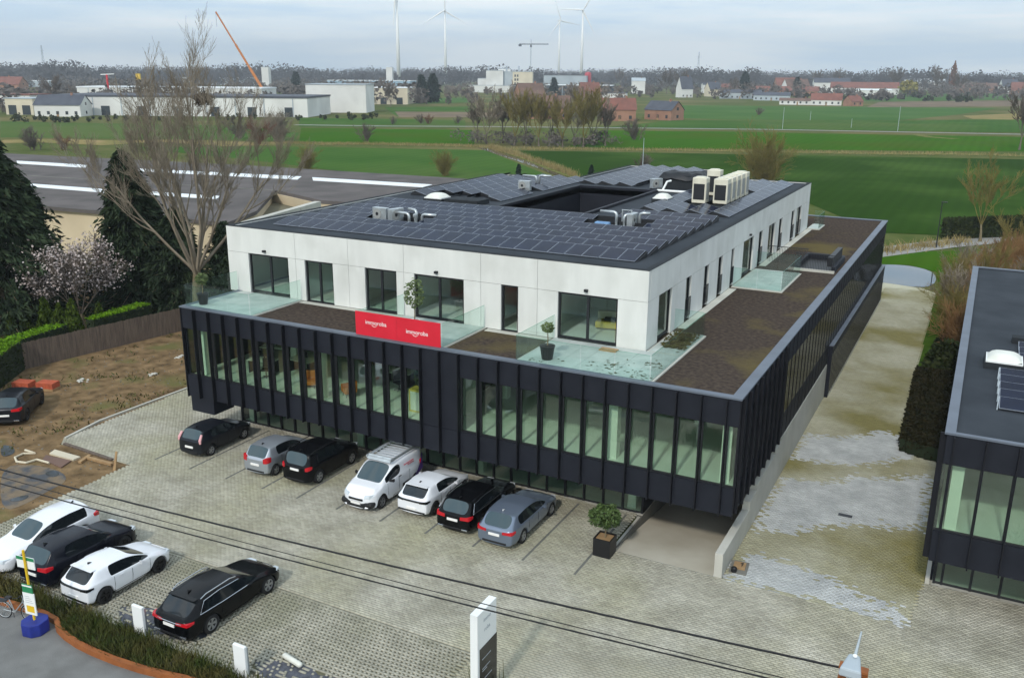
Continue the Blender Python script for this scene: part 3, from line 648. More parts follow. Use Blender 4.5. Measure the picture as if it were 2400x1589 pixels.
# pale gravel strips along the walls
for b_ in ((4.8,11.4,YF-.42,YF-.003), (16.4,19.9,YF-.42,YF-.003), (XR+.003,XR+.45,9,18.9), (XR+.003,XR+.45,26.5,YB)): MB().box(*b_, ZT-.02, ZT+.0).build('gravel_border', 'concrete', ob)

# ---- terraces on the dark box
tile = MB().box(-.445, .445, -.445, .445, 0, .03).mesh('tile', 'terrace_tile')
def terrace(x0, x1, y0, y1, rim=True):
    t = bars(MB(), (x0,x1,y0,y1,ZT-.03,ZT+.035)).build('terrace', 'concrete', ob)
    nx, ny_ = max(1, round((x1-x0-.2)/.9)), max(1, round((y1-y0-.1)/.9))
    sx, sy = (x1-x0-.2)/nx, (y1-y0-.1)/ny_
    for i in range(nx):
        for j in range(ny_):
            place('tile', tile, t, (x0+.1+sx*(i+.5), y0+.05+sy*(j+.5), ZT+.036), sc=(sx/.9, sy/.9, 1))
    return t
t1 = terrace(.02, 4.75, .12, 4.28); t2 = terrace(11.45, 16.3, .12, 4.28); t3 = terrace(20.0, 26.3, .12, 4.28)
t3b = terrace(24.62, 26.3, 4.3, 8.1); t4 = terrace(24.62, 27.6, 19.2, 25.1)
t5 = terrace(24.62, 25.6, 43.4, 46.2)
def rail(par, x0, y0, x1, y1, n, h=1.1):
    d = Vector((x1-x0, y1-y0)); ln = d.length; d.normalize(); nn = Vector((-d.y, d.x))*.009
    for i in range(n):
        a = Vector((x0, y0)) + d*(ln*i/n+.015); b = Vector((x0, y0)) + d*(ln*(i+1)/n-.015)
        MB().prism([a-nn, b-nn, b+nn, a+nn], ZT+.08, ZT+.08+h).build('balustrade_pane', 'glass_rail', par)
        MB().prism([a-nn*1.3, b-nn*1.3, b+nn*1.3, a+nn*1.3], ZT+.081+h, ZT+.09+h).build('pane_edge', 'glass_rail_edge', par)
rail(t1, .15, .2, 4.7, .2, 3); rail(t1, .08, .25, .08, 4.2, 3); rail(t1, 4.7, .25, 4.7, 4.2, 3)
rail(t2, 11.5, .2, 16.25, .2, 3); rail(t2, 11.5, .25, 11.5, 4.2, 3); rail(t2, 16.25, .25, 16.25, 4.2, 3)
rail(t3, 20.05, .2, 26.2, .2, 4); rail(t3, 20.05, .25, 20.05, 4.2, 3); rail(t3, 26.22, .25, 26.22, 8.0, 5); rail(t3, 24.7, 8.05, 26.15, 8.05, 1)
rail(t4, 24.7, 19.25, 27.5, 19.25, 2); rail(t4, 27.52, 19.3, 27.52, 25.0, 4); rail(t4, 24.7, 25.05, 27.5, 25.05, 2)
rail(t5, 24.7, 46.1, 25.5, 46.1, 1); rail(t5, 25.52, 43.4, 25.52, 46.1, 2)
# escape stair well in the green roof
sw = bars(MB(), (26.9,27.1,26.5,31.0,ZT-.4,ZT+.35), (27.1,29.35,30.8,31.0,ZT-.4,ZT+.35), (29.2,29.4,26.5,30.8,ZT-.4,ZT+.35)).build('stair_well', 'cladding', ob)
bars(MB(), (27.1,29.2,26.5,30.8,ZT-.02,ZT+.0)).build('stair_shaft_floor', 'black_plastic', sw)
bars(MB(), (26.9,29.4,26.2,26.48,ZT-.1,ZT+.12)).build('stair_kerb', 'concrete', sw)
for q in range(24): bars(MB(), (27.0+q*.1,27.02+q*.1,26.3,26.32,ZT+.12,ZT+1.1)).build('baluster', 'dark_metal', sw)
for q in range(26): bars(MB(), (24.8+q*.1,24.82+q*.1,28.2,28.22,ZT,ZT+1.05)).build('baluster', 'dark_metal', sw)
bars(MB(), (26.9,29.4,26.29,26.33,ZT+1.1,ZT+1.14), (24.75,27.4,28.19,28.23,ZT+1.05,ZT+1.09), (28.9,29.2,26.5,30.7,ZT+.36,ZT+.95)).build('handrail', 'dark_metal', sw)

# ------------------------------------------------------------------ stepped concrete wall beside the ramp
cwall = thing('retaining_wall', 'stepped pale concrete wall running along the garage ramp', 'wall', (29.9, -1, 0), wc=True)
for y0, y1, h in ((-1.02,3.3,1.05),(3.302,4.6,1.45),(4.602,8.4,1.75),(8.402,9.6,2.0),(9.602,14.6,2.15),(14.602,23.0,2.18)):
    bars(MB(), (29.70,30.02,y0,y1-.012,-2.3 if y0 > -.9 else -.3,h)).build('wall_segment', 'concrete', cwall)

# ------------------------------------------------------------------ red banner hung on the terrace balustrade
ban = thing('banner', 'bright red banner reading immoroba hung on the middle terrace glass', 'banner', (13.9, .1, 7.3), wc=True)
bars(MB(), (11.5,13.86,.11,.125,7.31,8.46)).build('cloth', 'red', ban)
bars(MB(), (13.87,16.26,.11,.125,7.31,8.46)).build('cloth', 'red', ban)
def text(s, size, loc, rot, m, parent, name='lettering', ext=.002):
    cu = bpy.data.curves.new(name, 'FONT'); cu.body = s; cu.size = size; cu.extrude = ext; cu.align_x = 'CENTER'; cu.align_y = 'CENTER'
    cu.materials.append(MATS[m]); tmp = bpy.data.objects.new(name, cu); COL.objects.link(tmp)
    me = bpy.data.meshes.new_from_object(tmp.evaluated_get(bpy.context.evaluated_depsgraph_get())); bpy.data.objects.remove(tmp); o = bpy.data.objects.new(name, me); COL.objects.link(o); o.parent = parent
    if parent.get('wc'): o.matrix_parent_inverse = Matrix.Translation(-parent.location)
    o.location = loc; o.rotation_euler = rot; return o
def smile(cx_, cz_, r_, parent, y=.105, m='white_paint', w_=.018):
    MB().tube([(cx_+r_*math.cos(t), y, cz_+r_*math.sin(t)) for t in np.linspace(math.radians(215), math.radians(325), 9)], w_, 4).build('smile_mark', m, parent)
for x, z in ((12.68,7.98),(14.98,7.84)):
    text('immoroba', .29, (x, .106, z), (PI/2, 0, 0), 'white_paint', ban); smile(x-.09, z-.01, .17, ban, w_=.013)

# ------------------------------------------------------------------ solar arrays on the roof
def panel_mesh(name, p00, p10, p11, p01, rim=.019, th=.035):
    """four corners (counter-clockwise seen from the sunny side); frame rim and cells"""
    P = [Vector(p) for p in (p00, p10, p11, p01)]; n_ = (P[1]-P[0]).cross(P[3]-P[0]).normalized()
    c_ = sum(P, Vector())/4; I = [p + ((c_-p).normalized()*rim*1.4) for p in P]; D = [p - n_*th for p in P]
    mb = MB(); mb.add([*P, *I, *D], [(4,5,6,7)], 0)
    mb.f += [(0,1,5,4),(1,2,6,5),(2,3,7,6),(3,0,4,7),(0,8,9,1),(1,9,10,2),(2,10,11,3),(3,11,8,0),(11,10,9,8)]; mb.m += [1]*9
    return mb.mesh(name, ['solar', 'solar_frame'])
ZP = ZR + .07
pm1 = panel_mesh('solar_panel', (0,0,0), (.885,0,0), (.885,1.47,.27), (0,1.47,.27))
sa = thing('solar_array', 'dark solar panels in long rows covering the front half of the roof', 'solar array', (12, 6, ZR), wc=True)
sa2 = thing('solar_array', 'short rows of dark solar panels by the right roof edge behind the main rows', 'solar array', (20, 18, ZR), wc=True)
mnt = MB().add([(0,0,0),(0,1.5,0),(0,1.5,.26),(.03,0,0),(.03,1.5,0),(.03,1.5,.26)], [(0,1,2),(3,5,4),(0,3,4,1),(1,4,5,2),(2,5,3,0)]).mesh('mount', 'dark_metal')
for r_i in range(10):
    y = 6.02 + 1.59*r_i; par = sa if r_i < 7 else sa2
    xs = [1.39+.9125*k_ for k_ in range(24)]
    for k_, x in enumerate(xs):
        if r_i >= 7 and x < 17.6: continue
        if r_i >= 9: continue
        if 9.1 < y+.5 < 11.6 and 5.0 < x+.45 < 8.9: continue
        if 14.0 < y+.5 < 17.2 and 17.3 < x+.45 < 20.3 and r_i < 8: continue
        place('solar_panel', pm1, par, (x + (k_ % 2)*-.012, y, ZP))
    for x in (1.36, 23.31):
        if r_i < 7 or (r_i < 9 and x > 20): place('mount', mnt, par, (x, y, ZP-.035))
    if r_i < 7 or r_i < 9:
        MB().box(17.6 if r_i >= 7 else 1.39, 23.3, y+1.475, y+1.49, ZR+.005, ZP+.22).build('wind_deflector', 'dark_metal', par)
def tents(name, label, x0, n, y0, m_, skip=None, pitch=1.5, ln=1.66):
    t = thing(name, label, 'solar array', (x0+n*pitch/2, y0, ZR), wc=True)
    a = panel_mesh('solar_panel', (.42,0,.27), (1.42,0,0), (1.42,ln-.02,0), (.42,ln-.02,.27))
    e = MB().add([(.0,0,0),(1.42,0,-.02),(.42,0,.26),(.0,.02,0),(1.42,.02,-.02),(.42,.02,.26)], [(0,1,2),(3,5,4),(0,3,4,1),(1,4,5,2),(2,5,3,0)]).mesh('mount', 'dark_metal')
    for i in range(n):
        used_ = []
        for j in range(m_):
            if skip and skip(x0+pitch*(i+.5), y0+ln*(j+.5)): continue
            place('solar_panel', a, t, (x0+pitch*i, y0+ln*j, ZP)); used_.append(j)
        for j in used_:
            if j-1 not in used_: place('mount', e, t, (x0+pitch*i, y0+ln*j-.025, ZP-.04))
        if used_: MB().add([(x0+pitch*i,y0,ZP-.03),(x0+pitch*i,y0+ln*m_,ZP-.03),(x0+pitch*i+.41,y0+ln*m_,ZP+.24),(x0+pitch*i+.41,y0,ZP+.24)], [(0,1,2,3)]).build('wind_deflector', 'dark_metal', t)
    return t
tents('solar_array', 'pale sky-reflecting solar panel ridges on the left rear of the roof', .6, 5, 21.2, 9, lambda x, y: (x < 3.2 and y > 34.5) or (y < 23 and 2.5 < x < 6.5) or (6.0 < x < 8 and 25.5 < y < 28.5))
tents('solar_array', 'pale sky-reflecting solar panel ridges along the right rear roof edge', 17.6, 4, 22.0, 12, lambda x, y: 19.0 < x < 22.7 and 25.4 < y < 35)
tents('solar_array', 'pale solar panel ridges on the far rear corner of the roof', 8.3, 4, 34.0, 9, lambda x, y: x > 12.6 and y < 38)

# ------------------------------------------------------------------ roof equipment
def hvac(x, y, w_, d_, h_, label):
    t = thing('air_conditioner', label, 'air conditioner', (x, y, ZR), group=None)
    MB().box(-w_/2, w_/2, -d_/2, d_/2, .12, h_).build('casing', 'cream_metal', t, bevel=.03)
    MB().box(-w_/2+.1, w_/2-.1, -d_/2-.012, -d_/2-.002, .35, h_*.78).build('grille', 'dark_metal', t)
    MB().box(w_/2+.002, w_/2+.012, -d_/2+.12, d_/2-.12, .35, h_*.82).build('grille', 'grey_plastic', t)
    MB().lathe([(w_*.36,0),(w_*.36,.06)], 14, (0,0,h_+.001)).build('fan_guard', 'cream_metal', t)
    for sx in (-1, 1): MB().box(sx*w_*.35-.06, sx*w_*.35+.06, -d_/2, d_/2, 0, .119).build('foot', 'dark_metal', t)
hvac(20.2, 27.0, .95, .85, 1.8, 'tall cream roof air conditioner standing alone left of the row')
for i, lb in enumerate(('nearest', 'second', 'third', 'fourth', 'rearmost')):
    hvac(21.55, 27.4+1.28*i, .95, .9, 1.75, 'tall cream roof air conditioner, %s in the row of five' % lb)
hvac(19.9, 31.5, .95, .85, 1.9, 'cream roof air conditioner rising behind the row of five')
ma = thing('roof_mat', 'wet dark rubber mats under the cream air conditioners', 'mat', (20.5,26,ZR), wc=True)
MB().box(19.6, 22.4, 25.2, 34.4, ZR+.003, ZR+.03).build('mat_surface', 'roof_felt_dark', ma)
def small_ac(x, y, rz, label):
    t = thing('air_conditioner', label, 'air conditioner', (x, y, ZR), rz)
    MB().box(-.48, .48, -.17, .17, .1, .82).build('casing', 'galvanised', t, bevel=.02)
    MB().tube([(-.14,-.172,.46),(-.14,-.19,.46)], .29, 18).build('fan_grille', 'grey_plastic', t)
    MB().tube([(-.14,-.191,.46),(-.14,-.2,.46)], .1, 10).build('hub', 'dark_metal', t)
    for sx in (-.35, .35): MB().box(sx-.04, sx+.04, -.2, .2, 0, .099).build('foot', 'dark_metal', t)
small_ac(5.9, 10.2, 0, 'small silver air conditioner among the front left roof panels')
small_ac(6.9, 10.3, PI*.42, 'small silver air conditioner turned sideways beside the front left roof pipes')
small_ac(6.9, 27.0, 0, 'small grey air conditioner beside the left rear solar ridges')
small_ac(19.6, 15.5, PI*.5, 'small silver air conditioner beside the front right roof pipes')
small_ac(14.9, 33.4, PI*.3, 'small grey air conditioner at the corner of the roof courtyard')
def pipe(x, y, ang, h_, ln, label):
    t = thing('vent_pipe', label, 'vent pipe', (x, y, ZR)); c_, s_ = math.cos(ang), math.sin(ang)
    MB().tube([(0,0,0),(0,0,h_-.16),(c_*.05,s_*.05,h_-.05),(c_*.17,s_*.17,h_),(c_*ln,s_*ln,h_)], .085, 10).build('duct', 'galvanised', t, smooth=True)
    MB().lathe([(.2,0),(.2,.03),(.1,.06)], 12).build('flashing', 'galvanised', t)
pipe(7.95, 10.1, PI, .62, .95, 'bent silver roof pipe pointing left, front left group')
pipe(8.2, 10.5, PI*.9, .78, .7, 'tallest bent silver roof pipe of the front left group')
pipe(8.75, 10.25, 0, .62, .95, 'bent silver roof pipe pointing right, front left group')
pipe(18.75, 15.2, PI, .85, 1.0, 'bent silver roof pipe pointing left, front right group')
pipe(19.25, 15.15, .7, .75, .55, 'short curved silver roof pipe, middle of the front right group')
pipe(19.9, 15.9, .1, .8, .6, 'bent silver roof pipe pointing right, front right group')
pipe(6.1, 30.6, PI, .75, 1.2, 'bent silver roof pipe pointing left near the courtyard')
pipe(6.25, 30.8, 0, .8, 1.0, 'bent silver roof pipe pointing right near the courtyard')
MB().tube([(18.95,15.6,ZR),(18.95,15.6,ZR+.95),(19.5,15.6,ZR+.95),(19.5,15.6,ZR+.1)], .05, 8).build('pipe_loop', 'galvanised', tag(thing('pipe_frame', 'thin silver pipe loop standing over the front right roof group', 'pipe', (18.95,15.6,ZR), wc=True)))
m_ = MB(); m_.lathe([(.03,0),(.05,.45),(.11,.5),(.11,.62),(.02,.68)], 10); o = m_.build('roof_vent', 'galvanised', loc=(8.45, 9.95, ZR)); tag(o, 'small capped roof vent between the front left pipes', 'vent')
o = MB().box(-.45, .45, -.2, .2, 0, .28).build('blue_bundle', 'blue_tarp', loc=(18.0, 14.95, ZR+.002), bevel=.08); tag(o, 'light blue plastic bundle lying on the roof panels', 'bundle')
def skylight(x, y, w_, d_, label, z=ZR, big=0):
    t = thing('skylight', label, 'skylight', (x, y, z))
    MB().box(-w_/2-.1, w_/2+.1, -d_/2-.1, d_/2+.1, 0, .28).build('kerb_frame', 'roof_felt_dark', t)
    mb = MB(); n_ = 8; vs = []
    for i in range(n_+1):
        for j in range(n_+1):
            u, v_ = i/n_*2-1, j/n_*2-1; h_ = .3*(1-u**4)*(1-v_**4)**.5 if abs(v_) < 1 else 0
            vs.append((u*w_/2, v_*d_/2, .29+.06+h_*.9))
    fs = [(i*(n_+1)+j, (i+1)*(n_+1)+j, (i+1)*(n_+1)+j+1, i*(n_+1)+j+1) for i in range(n_) for j in range(n_)]
    mb.add(vs, fs); mb.build('dome', 'white_plastic', t, smooth=True)
    MB().box(-w_/2-.04, w_/2+.04, -d_/2-.04, d_/2+.04, .281, .35).build('rim', 'white_paint', t)
skylight(4.3, 19.0, 1.25, 1.2, 'white domed skylight behind the front solar rows')
skylight(17.7, 26.6, 1.0, 1.0, 'low skylight between the courtyard and the air conditioners')
o = MB().box(-1.3, 1.3, -.8, .8, 0, .32).build('roof_hatch', 'roof_felt_dark', loc=(6.4, 19.3, ZR)); tag(o, 'low dark felt-covered box beside the courtyard edge', 'roof hatch')
bx_ = MB(); rs = np.random.RandomState(3)
o = MB().box(-1.6, 1.6, -1.0, 1.0, 0, 1.05).build('plant_box', 'roof_felt_dark', loc=(16.6, 35.2, ZR)); tag(o, 'dark plant room box with plastic sheeting on the rear roof', 'plant box')
vs = []; n_ = 10
for i in range(n_+1):
    for j in range(n_+1): vs.append((-1.8+3.6*i/n_, -1.15+2.3*j/n_, 1.1+rs.uniform(0, .22)-(.45 if i in (0, n_) or j in (0, n_) else 0)))
o = MB().add(vs, [(i*(n_+1)+j, (i+1)*(n_+1)+j, (i+1)*(n_+1)+j+1, i*(n_+1)+j+1) for i in range(n_) for j in range(n_)]).build('plastic_sheet', 'dark_metal', loc=(16.6, 35.2, ZR+.01), smooth=True); tag(o, 'crumpled black plastic sheet over the rear roof box', 'sheet')
wp = thing('drain_pipe', 'white pipe lying along the roof beside the courtyard', 'pipe', (16.5, 32, ZR), wc=True)
MB().tube([(15.5,31.9,ZR+.12),(18.9,31.9,ZR+.12)], .09, 8).build('pipe_run', 'white_paint', wp); MB().tube([(15.9,31.9,ZR+.12),(16.1,32.3,ZR+.75),(16.3,32.6,ZR+.8)], .08, 8).build('pipe_riser', 'white_paint', wp)

# ------------------------------------------------------------------ leaf and twig generators
def quads(centres, size, rs, aspect=1.6, up=.0, drop=None):
    """leaf-sized rectangles, randomly turned; returns verts, faces"""
    n_ = len(centres); a = rs.normal(size=(n_, 3)); a[:, 2] *= .7
    if drop is not None: a = a*.5 + drop
    a /= np.linalg.norm(a, axis=1)[:, None]; b = rs.normal(size=(n_, 3)); b -= (b*a).sum(1)[:, None]*a; b /= np.linalg.norm(b, axis=1)[:, None]
    s_ = size*rs.uniform(.6, 1.4, (n_, 1)); a = a*s_*aspect/2; b = b*s_/2
    v = np.stack([centres-a, centres-b*.9, centres+a, centres+b*.9], 1)
    return v.reshape(-1, 3), np.arange(n_*4).reshape(-1, 4)
def segs_mesh(name, segs, m, n_=4):
    """tapered twigs from (p0, p1, r0, r1)"""
    s_ = np.array(segs); p0, p1, r0, r1 = s_[:, :3], s_[:, 3:6], s_[:, 6], s_[:, 7]
    d = p1-p0; d /= np.linalg.norm(d, axis=1)[:, None]+1e-9
    h_ = np.where(np.abs(d[:, 2:3]) > .9, np.array([[1., 0, 0]]), np.array([[0, 0, 1.]])); a = np.cross(d, h_); a /= np.linalg.norm(a, axis=1)[:, None]; b = np.cross(d, a)
    v = np.zeros((len(s_), 2*n_, 3))
    for k_ in range(n_):
        t = 2*PI*k_/n_; o_ = a*math.cos(t)+b*math.sin(t); v[:, k_] = p0+o_*r0[:, None]; v[:, n_+k_] = p1+o_*r1[:, None]
    f = np.array([(k_, (k_+1) % n_, n_+(k_+1) % n_, n_+k_) for k_ in range(n_)])
    f = (f[None]+(np.arange(len(s_))*2*n_)[:, None, None]).reshape(-1, 4)
    return npmesh(name, v.reshape(-1, 3), f, m, smooth=n_ > 3)
def grow(segs, tips, p, d, ln, r, lev, rs, spread, ratio, kids, up, rmin, wob=.12, nseg=3):
    p = np.array(p, float); d = np.array(d, float)
    for i in range(nseg):
        d = d + rs.normal(0, wob, 3); d[2] += up*.12; d /= np.linalg.norm(d)
        q = p + d*ln/nseg; ra = max(rmin, r*(1-.5*i/nseg)); rb = max(rmin, r*(1-.5*(i+1)/nseg))
        segs.append((*p, *q, ra, rb))
        if lev > 0 and (i > 0 or lev < 3):
            for _ in range(kids + (lev == 1) + (lev == 1 and rmin < .012)):
                ax = rs.normal(size=3); ax -= ax.dot(d)*d; ax /= np.linalg.norm(ax)
                an = spread*rs.uniform(.6, 1.25); dn = d*math.cos(an)+ax*math.sin(an)
                grow(segs, tips, p+(q-p)*rs.uniform(.2, 1), dn, ln*ratio*rs.uniform(.7, 1.2), rb*.62, lev-1, rs, spread, ratio, kids, up, rmin, wob, nseg)
        p = q
    if lev == 0: tips.append(p)
def pot_tree(name, label, cat, x, y, z, ph, pr_, trunk, crown_r, crown_h, leaf, potm='black_plastic', square=False, seed=1, n=420, ls=.09):
    t = thing(name, label, cat, (x, y, z)); rs = np.random.RandomState(seed)
    if square:
        bars(MB(), (-pr_,pr_,-pr_,-pr_+.05,0,ph), (-pr_,pr_,pr_-.05,pr_,0,ph), (-pr_,-pr_+.05,-pr_+.05,pr_-.05,0,ph), (pr_-.05,pr_,-pr_+.05,pr_-.05,0,ph)).build('planter', potm, t)
        MB().box(-pr_+.051, pr_-.051, -pr_+.051, pr_-.051, .05, ph-.06).build('soil', 'wood', t)
    else:
        MB().lathe([(pr_*.72,0),(pr_,ph-.05),(pr_*1.06,ph-.05),(pr_*1.06,ph),(pr_*.9,ph),(pr_*.85,ph-.08),(.01,ph-.08)], 16).build('planter', potm, t)
    MB().tube([(0,0,ph-.1),(.02,.01,ph+trunk*.5),(0,0,ph+trunk+crown_h*.3)], [.035,.028,.015], 6).build('trunk', 'bark', t)
    u = rs.normal(size=(n, 3)); u /= np.linalg.norm(u, axis=1)[:, None]; rad = rs.uniform(.45, 1.0, (n, 1))**.6*(1+.18*np.sin(u[:, :1]*7+seed)*np.cos(u[:, 1:2]*6))
    c_ = u*rad*np.array([crown_r, crown_r, crown_h/2]) + np.array([0, 0, ph+trunk+crown_h/2])
    v, f = quads(c_, ls, rs, 2.0); place('crown', npmesh('crown', v, f, leaf), t)
    return t
pot_tree('potted_tree', 'bushy little green tree in a square black planter on the parking', 'potted tree', 25.15, -1.4, 0.0, .8, .38, .5, .68, .85, 'bay_leaf', square=True, seed=3, n=2000, ls=.085)
pot_tree('potted_tree', 'thin olive tree in a black tub at the left end terrace corner', 'potted tree', .75, .9, ZT+.07, .6, .3, .5, .35, .6, 'olive_leaf', seed=5, n=260, ls=.09)
pot_tree('potted_tree', 'slender olive tree on the terrace behind the red banner', 'potted tree', 13.4, 2.3, ZT+.07, .45, .25, .55, .5, 1.5, 'olive_leaf', potm='white_paint', seed=8, n=420, ls=.09)
pot_tree('potted_tree', 'small ball-headed olive tree in a ribbed black tub on the right terrace', 'potted tree', 21.2, 1.0, ZT+.07, .62, .33, .55, .28, .5, 'olive_leaf', seed=9, n=260, ls=.07)
# leaf litter and bits lying on the right terrace
ll = []; rs = np.random.RandomState(21)
for cx_, cy_, n_, sp in ((24.0,1.2,46,.5),(20.9,.9,14,.4),(25.6,.8,26,.3),(25.7,2.5,20,.25),(25.9,5.5,40,.3),(25.4,7.0,120,.45)):
    ll.append(np.stack([np.clip(rs.normal(cx_, sp, n_), 20.2, 26.1), np.clip(rs.normal(cy_, sp, n_), .3, 7.9), np.full(n_, ZT+.085)], 1))
ll = np.concatenate(ll); ll = ll[(ll[:, 1] < 4.2) | (ll[:, 0] > 24.7)]
v, f = quads(ll, .12, rs, 1.6); v[:, 2] = ZT+.072+np.abs(v[:, 2]-ZT-.085)*.25
tag(place('leaf_litter', npmesh('leaf_litter', v, f, 'ivy')), 'scattered brown leaves and scraps on the right terrace', kind='stuff')
o = MB().box(-.4, .4, -.22, .22, 0, .06).build('door_mat', 'wood', loc=(23.1, 3.5, ZT+.067)); tag(o, 'small pale mat before the right terrace door', 'mat')

# ------------------------------------------------------------------ things inside, seen through the panes
def desk(x, y, z, rz, label):
    t = thing('desk', label, 'desk', (x, y, z), rz)
    MB().box(-.8, .8, -.4, .4, .71, .75).build('desk_top', 'white_plastic', t)
    for sx in (-.7, .7): MB().box(sx-.03, sx+.03, -.35, .35, 0, .709).build('leg', 'dark_metal', t)
    MB().box(-.28, .28, .1, .13, .85, 1.2).build('screen', 'black_gloss', t); MB().box(-.03, .03, .13, .16, .751, 1.0).build('screen_stand', 'black_plastic', t)
FI = ZS - .028
desk(3.3, 2.4, FI, .2, 'white office desk with screen behind the left windows')
desk(5.2, 3.4, FI, -.1, 'white office desk further inside behind the left windows')
def armchair(x, y, rz, label):
    t = thing('armchair', label, 'armchair', (x, y, FI), rz)
    MB().box(-.33, .33, -.3, .3, .2, .42).build('seat', 'orange', t, bevel=.05); MB().box(-.33, .33, .24, .38, .3, .85).build('backrest', 'orange', t, bevel=.05)
    for sx in (-.36, .36): MB().box(sx-.05, sx+.05, -.28, .3, .25, .6).build('armrest', 'orange', t, bevel=.03)
    for sx in (-.25, .25):
        for sy in (-.22, .22): MB().tube([(sx,sy,0),(sx,sy,.2)], .02, 6).build('leg', 'dark_metal', t)
armchair(7.2, 1.6, .5, 'orange armchair behind the left windows, nearer the corner')
armchair(9.8, 1.5, -.6, 'orange armchair behind the windows right of the pale column')
desk(11.0, 4.3, FI, .1, 'white office desk deep inside right of the orange armchairs')
desk(2.2, 4.6, FI, .3, 'white office desk by the inner wall behind the left corner')
for x, y, rz, lb in ((4.1,1.7,.4,'black office chair behind the leftmost window bays'), (6.0,2.6,2.2,'black office chair beside the second desk'), (11.6,3.4,1.2,'black office chair deep inside right of the armchairs')):
    t = thing('office_chair', lb, 'chair', (x, y, FI), rz)
    MB().box(-.25, .25, -.25, .25, .42, .5).build('seat', 'black_plastic', t, bevel=.03); MB().box(-.24, .24, .2, .27, .52, 1.05).build('backrest', 'black_plastic', t, bevel=.03); MB().tube([(0,0,.08),(0,0,.42)], .03, 8).build('stem', 'dark_metal', t)
    for k_ in range(5): MB().tube([(0,0,.08),(.28*math.cos(1.257*k_),.28*math.sin(1.257*k_),.05)], .02, 5).build('leg', 'dark_metal', t)
for x, lb in ((1.9,'dark shelf unit against the inner wall, left corner'), (8.0,'dark shelf unit against the inner wall behind the pale column'), (12.9,'dark shelf unit against the inner wall beside the yellow cabinet')):
    t = thing('shelf_unit', lb, 'shelf', (x, 6.35, FI)); 
    for sx in (-.7, .7): MB().box(sx-.02, sx+.02, -.2, .2, 0, 2.0).build('side_panel', 'dark_metal', t)
    for z in (.1, .6, 1.1, 1.6, 1.96): MB().box(-.68, .68, -.2, .2, z, z+.03).build('shelf_board', 'wood', t)
t = thing('cabinet', 'yellow cabinet with a plant behind the window by the blind panels', 'cabinet', (14.2, 1.5, FI))
MB().box(-.5, .5, -.3, .3, 0, 1.15).build('carcass', 'yellow_wood', t); MB().box(-.42, .42, -.312, -.302, .1, 1.05).build('door_front', 'white_plastic', t)
pot_tree('house_plant', 'leafy house plant standing on the yellow cabinet', 'plant', 14.25, 1.55, FI+1.152, .22, .14, .15, .42, .7, 'bay_leaf', seed=12, n=160, ls=.14)
t = thing('sofa', 'cream sofa with a dark cushion inside the right penthouse room', 'sofa', (22.0, 7.0, ZT+.062), .2)
MB().box(-.9, .9, -.4, .4, .1, .42).build('seat', 'yellow_wood', t, bevel=.05); MB().box(-.9, .9, .28, .5, .1, .8).build('backrest', 'wall_cream', t, bevel=.05); MB().box(-.5, .1, -.2, .2, .425, .56).build('cushion', 'black_plastic', t, bevel=.05)

# ------------------------------------------------------------------ neighbouring building on the right, same style
nb = thing('neighbour_building', 'dark finned neighbouring building with grey flat roof at the right edge', 'building', (40, 15, 0), wc=True)
NX0, NX1, NY0, NY1 = 37.25, 58, .11, 33.0
for i in range(14):
    a = NX0 if i == 0 else NX0+.27+1.0175*(i-1); b = NX0+.27+1.0175*i
    MB().box(a+.012, b-.012, NY0, NY0+.1, ZH, ZT).build('fascia_panel', 'cladding', nb); MB().box(a+.012, b-.012, NY0, NY0+.1, ZB, ZS).build('fascia_panel', 'cladding', nb)
    bars(MB(), (b-.07,b-.012,NY0+.1,NY0+.2,ZS,ZH), (a+.012,b-.07,NY0+.1,NY0+.2,ZS,ZS+.06), (a+.012,b-.07,NY0+.1,NY0+.2,ZH-.06,ZH)).build('window_frame', 'dark_metal', nb)
    MB().box(a+.012, b-.07, NY0+.14, NY0+.16, ZS+.06, ZH-.06).build('window_pane', 'glass_green', nb)
    place('fin', fin_me, nb, (b, NY0-.001, ZB+.03))
    bars(MB(), (a+.27,a+.36,2.62,2.76,.0,ZB-.015), (a+.36,b+.27,2.66,2.74,0,.07)).build('window_frame', 'dark_metal', nb)
    MB().box(a+.36, b+.27, 2.69, 2.71, .07, ZB-.02).build('window_pane', 'glass_green', nb)
for j in range(32):
    y = NY0+.2+1.0175*j
    MB().box(NX0-.001, NX0+.1, y+.012, y+1.005, ZB, ZT).build('fascia_panel', 'cladding', nb)
    place('fin', MB().box(-.2, 0, -.025, .025, 0, ZT-ZB-.06).mesh('fin', 'cladding_fin') if j == 0 else bpy.data.meshes['fin_left'] if 'fin_left' in bpy.data.meshes else None, nb, (NX0-.002, y, ZB+.03))
    if j == 0: nb.children[-1].data.name = 'fin_left'
bars(MB(), (NX0+.11,NX1,NY1-.1,NY1,0,ZT)).build('rear_wall', 'cladding', nb)
bars(MB(), (NX0+.11,NX1,NY0+.22,NY1-.11,ZB+.02,ZS-.06)).build('floor_slab', 'soffit', nb)
bars(MB(), (NX0+.11,NX1,NY0+.22,NY1-.11,ZS-.059,ZS-.03)).build('floor', 'inside_floor', nb)
bars(MB(), (NX0+.11,NX1,NY0+.22,NY1-.11,ZH+.02,ZT-.2)).build('ceiling', 'inside_ceiling', nb)
bars(MB(), (NX0+.11,NX1,8.5,8.7,ZS-.03,ZH+.02), (NX0+.4,NX1,8.5,8.7,.0,ZB)).build('partition_wall', 'inside_wall', nb)
bars(MB(), (NX0+.35,NX0+.75,.6,1.0,ZS-.029,ZH+.019)).build('column', 'column_white', nb)
bars(MB(), (NX0+.02,NX1,NY0+.02,NY1-.02,ZB-.012,ZB-.002)).build('soffit', 'soffit', nb)
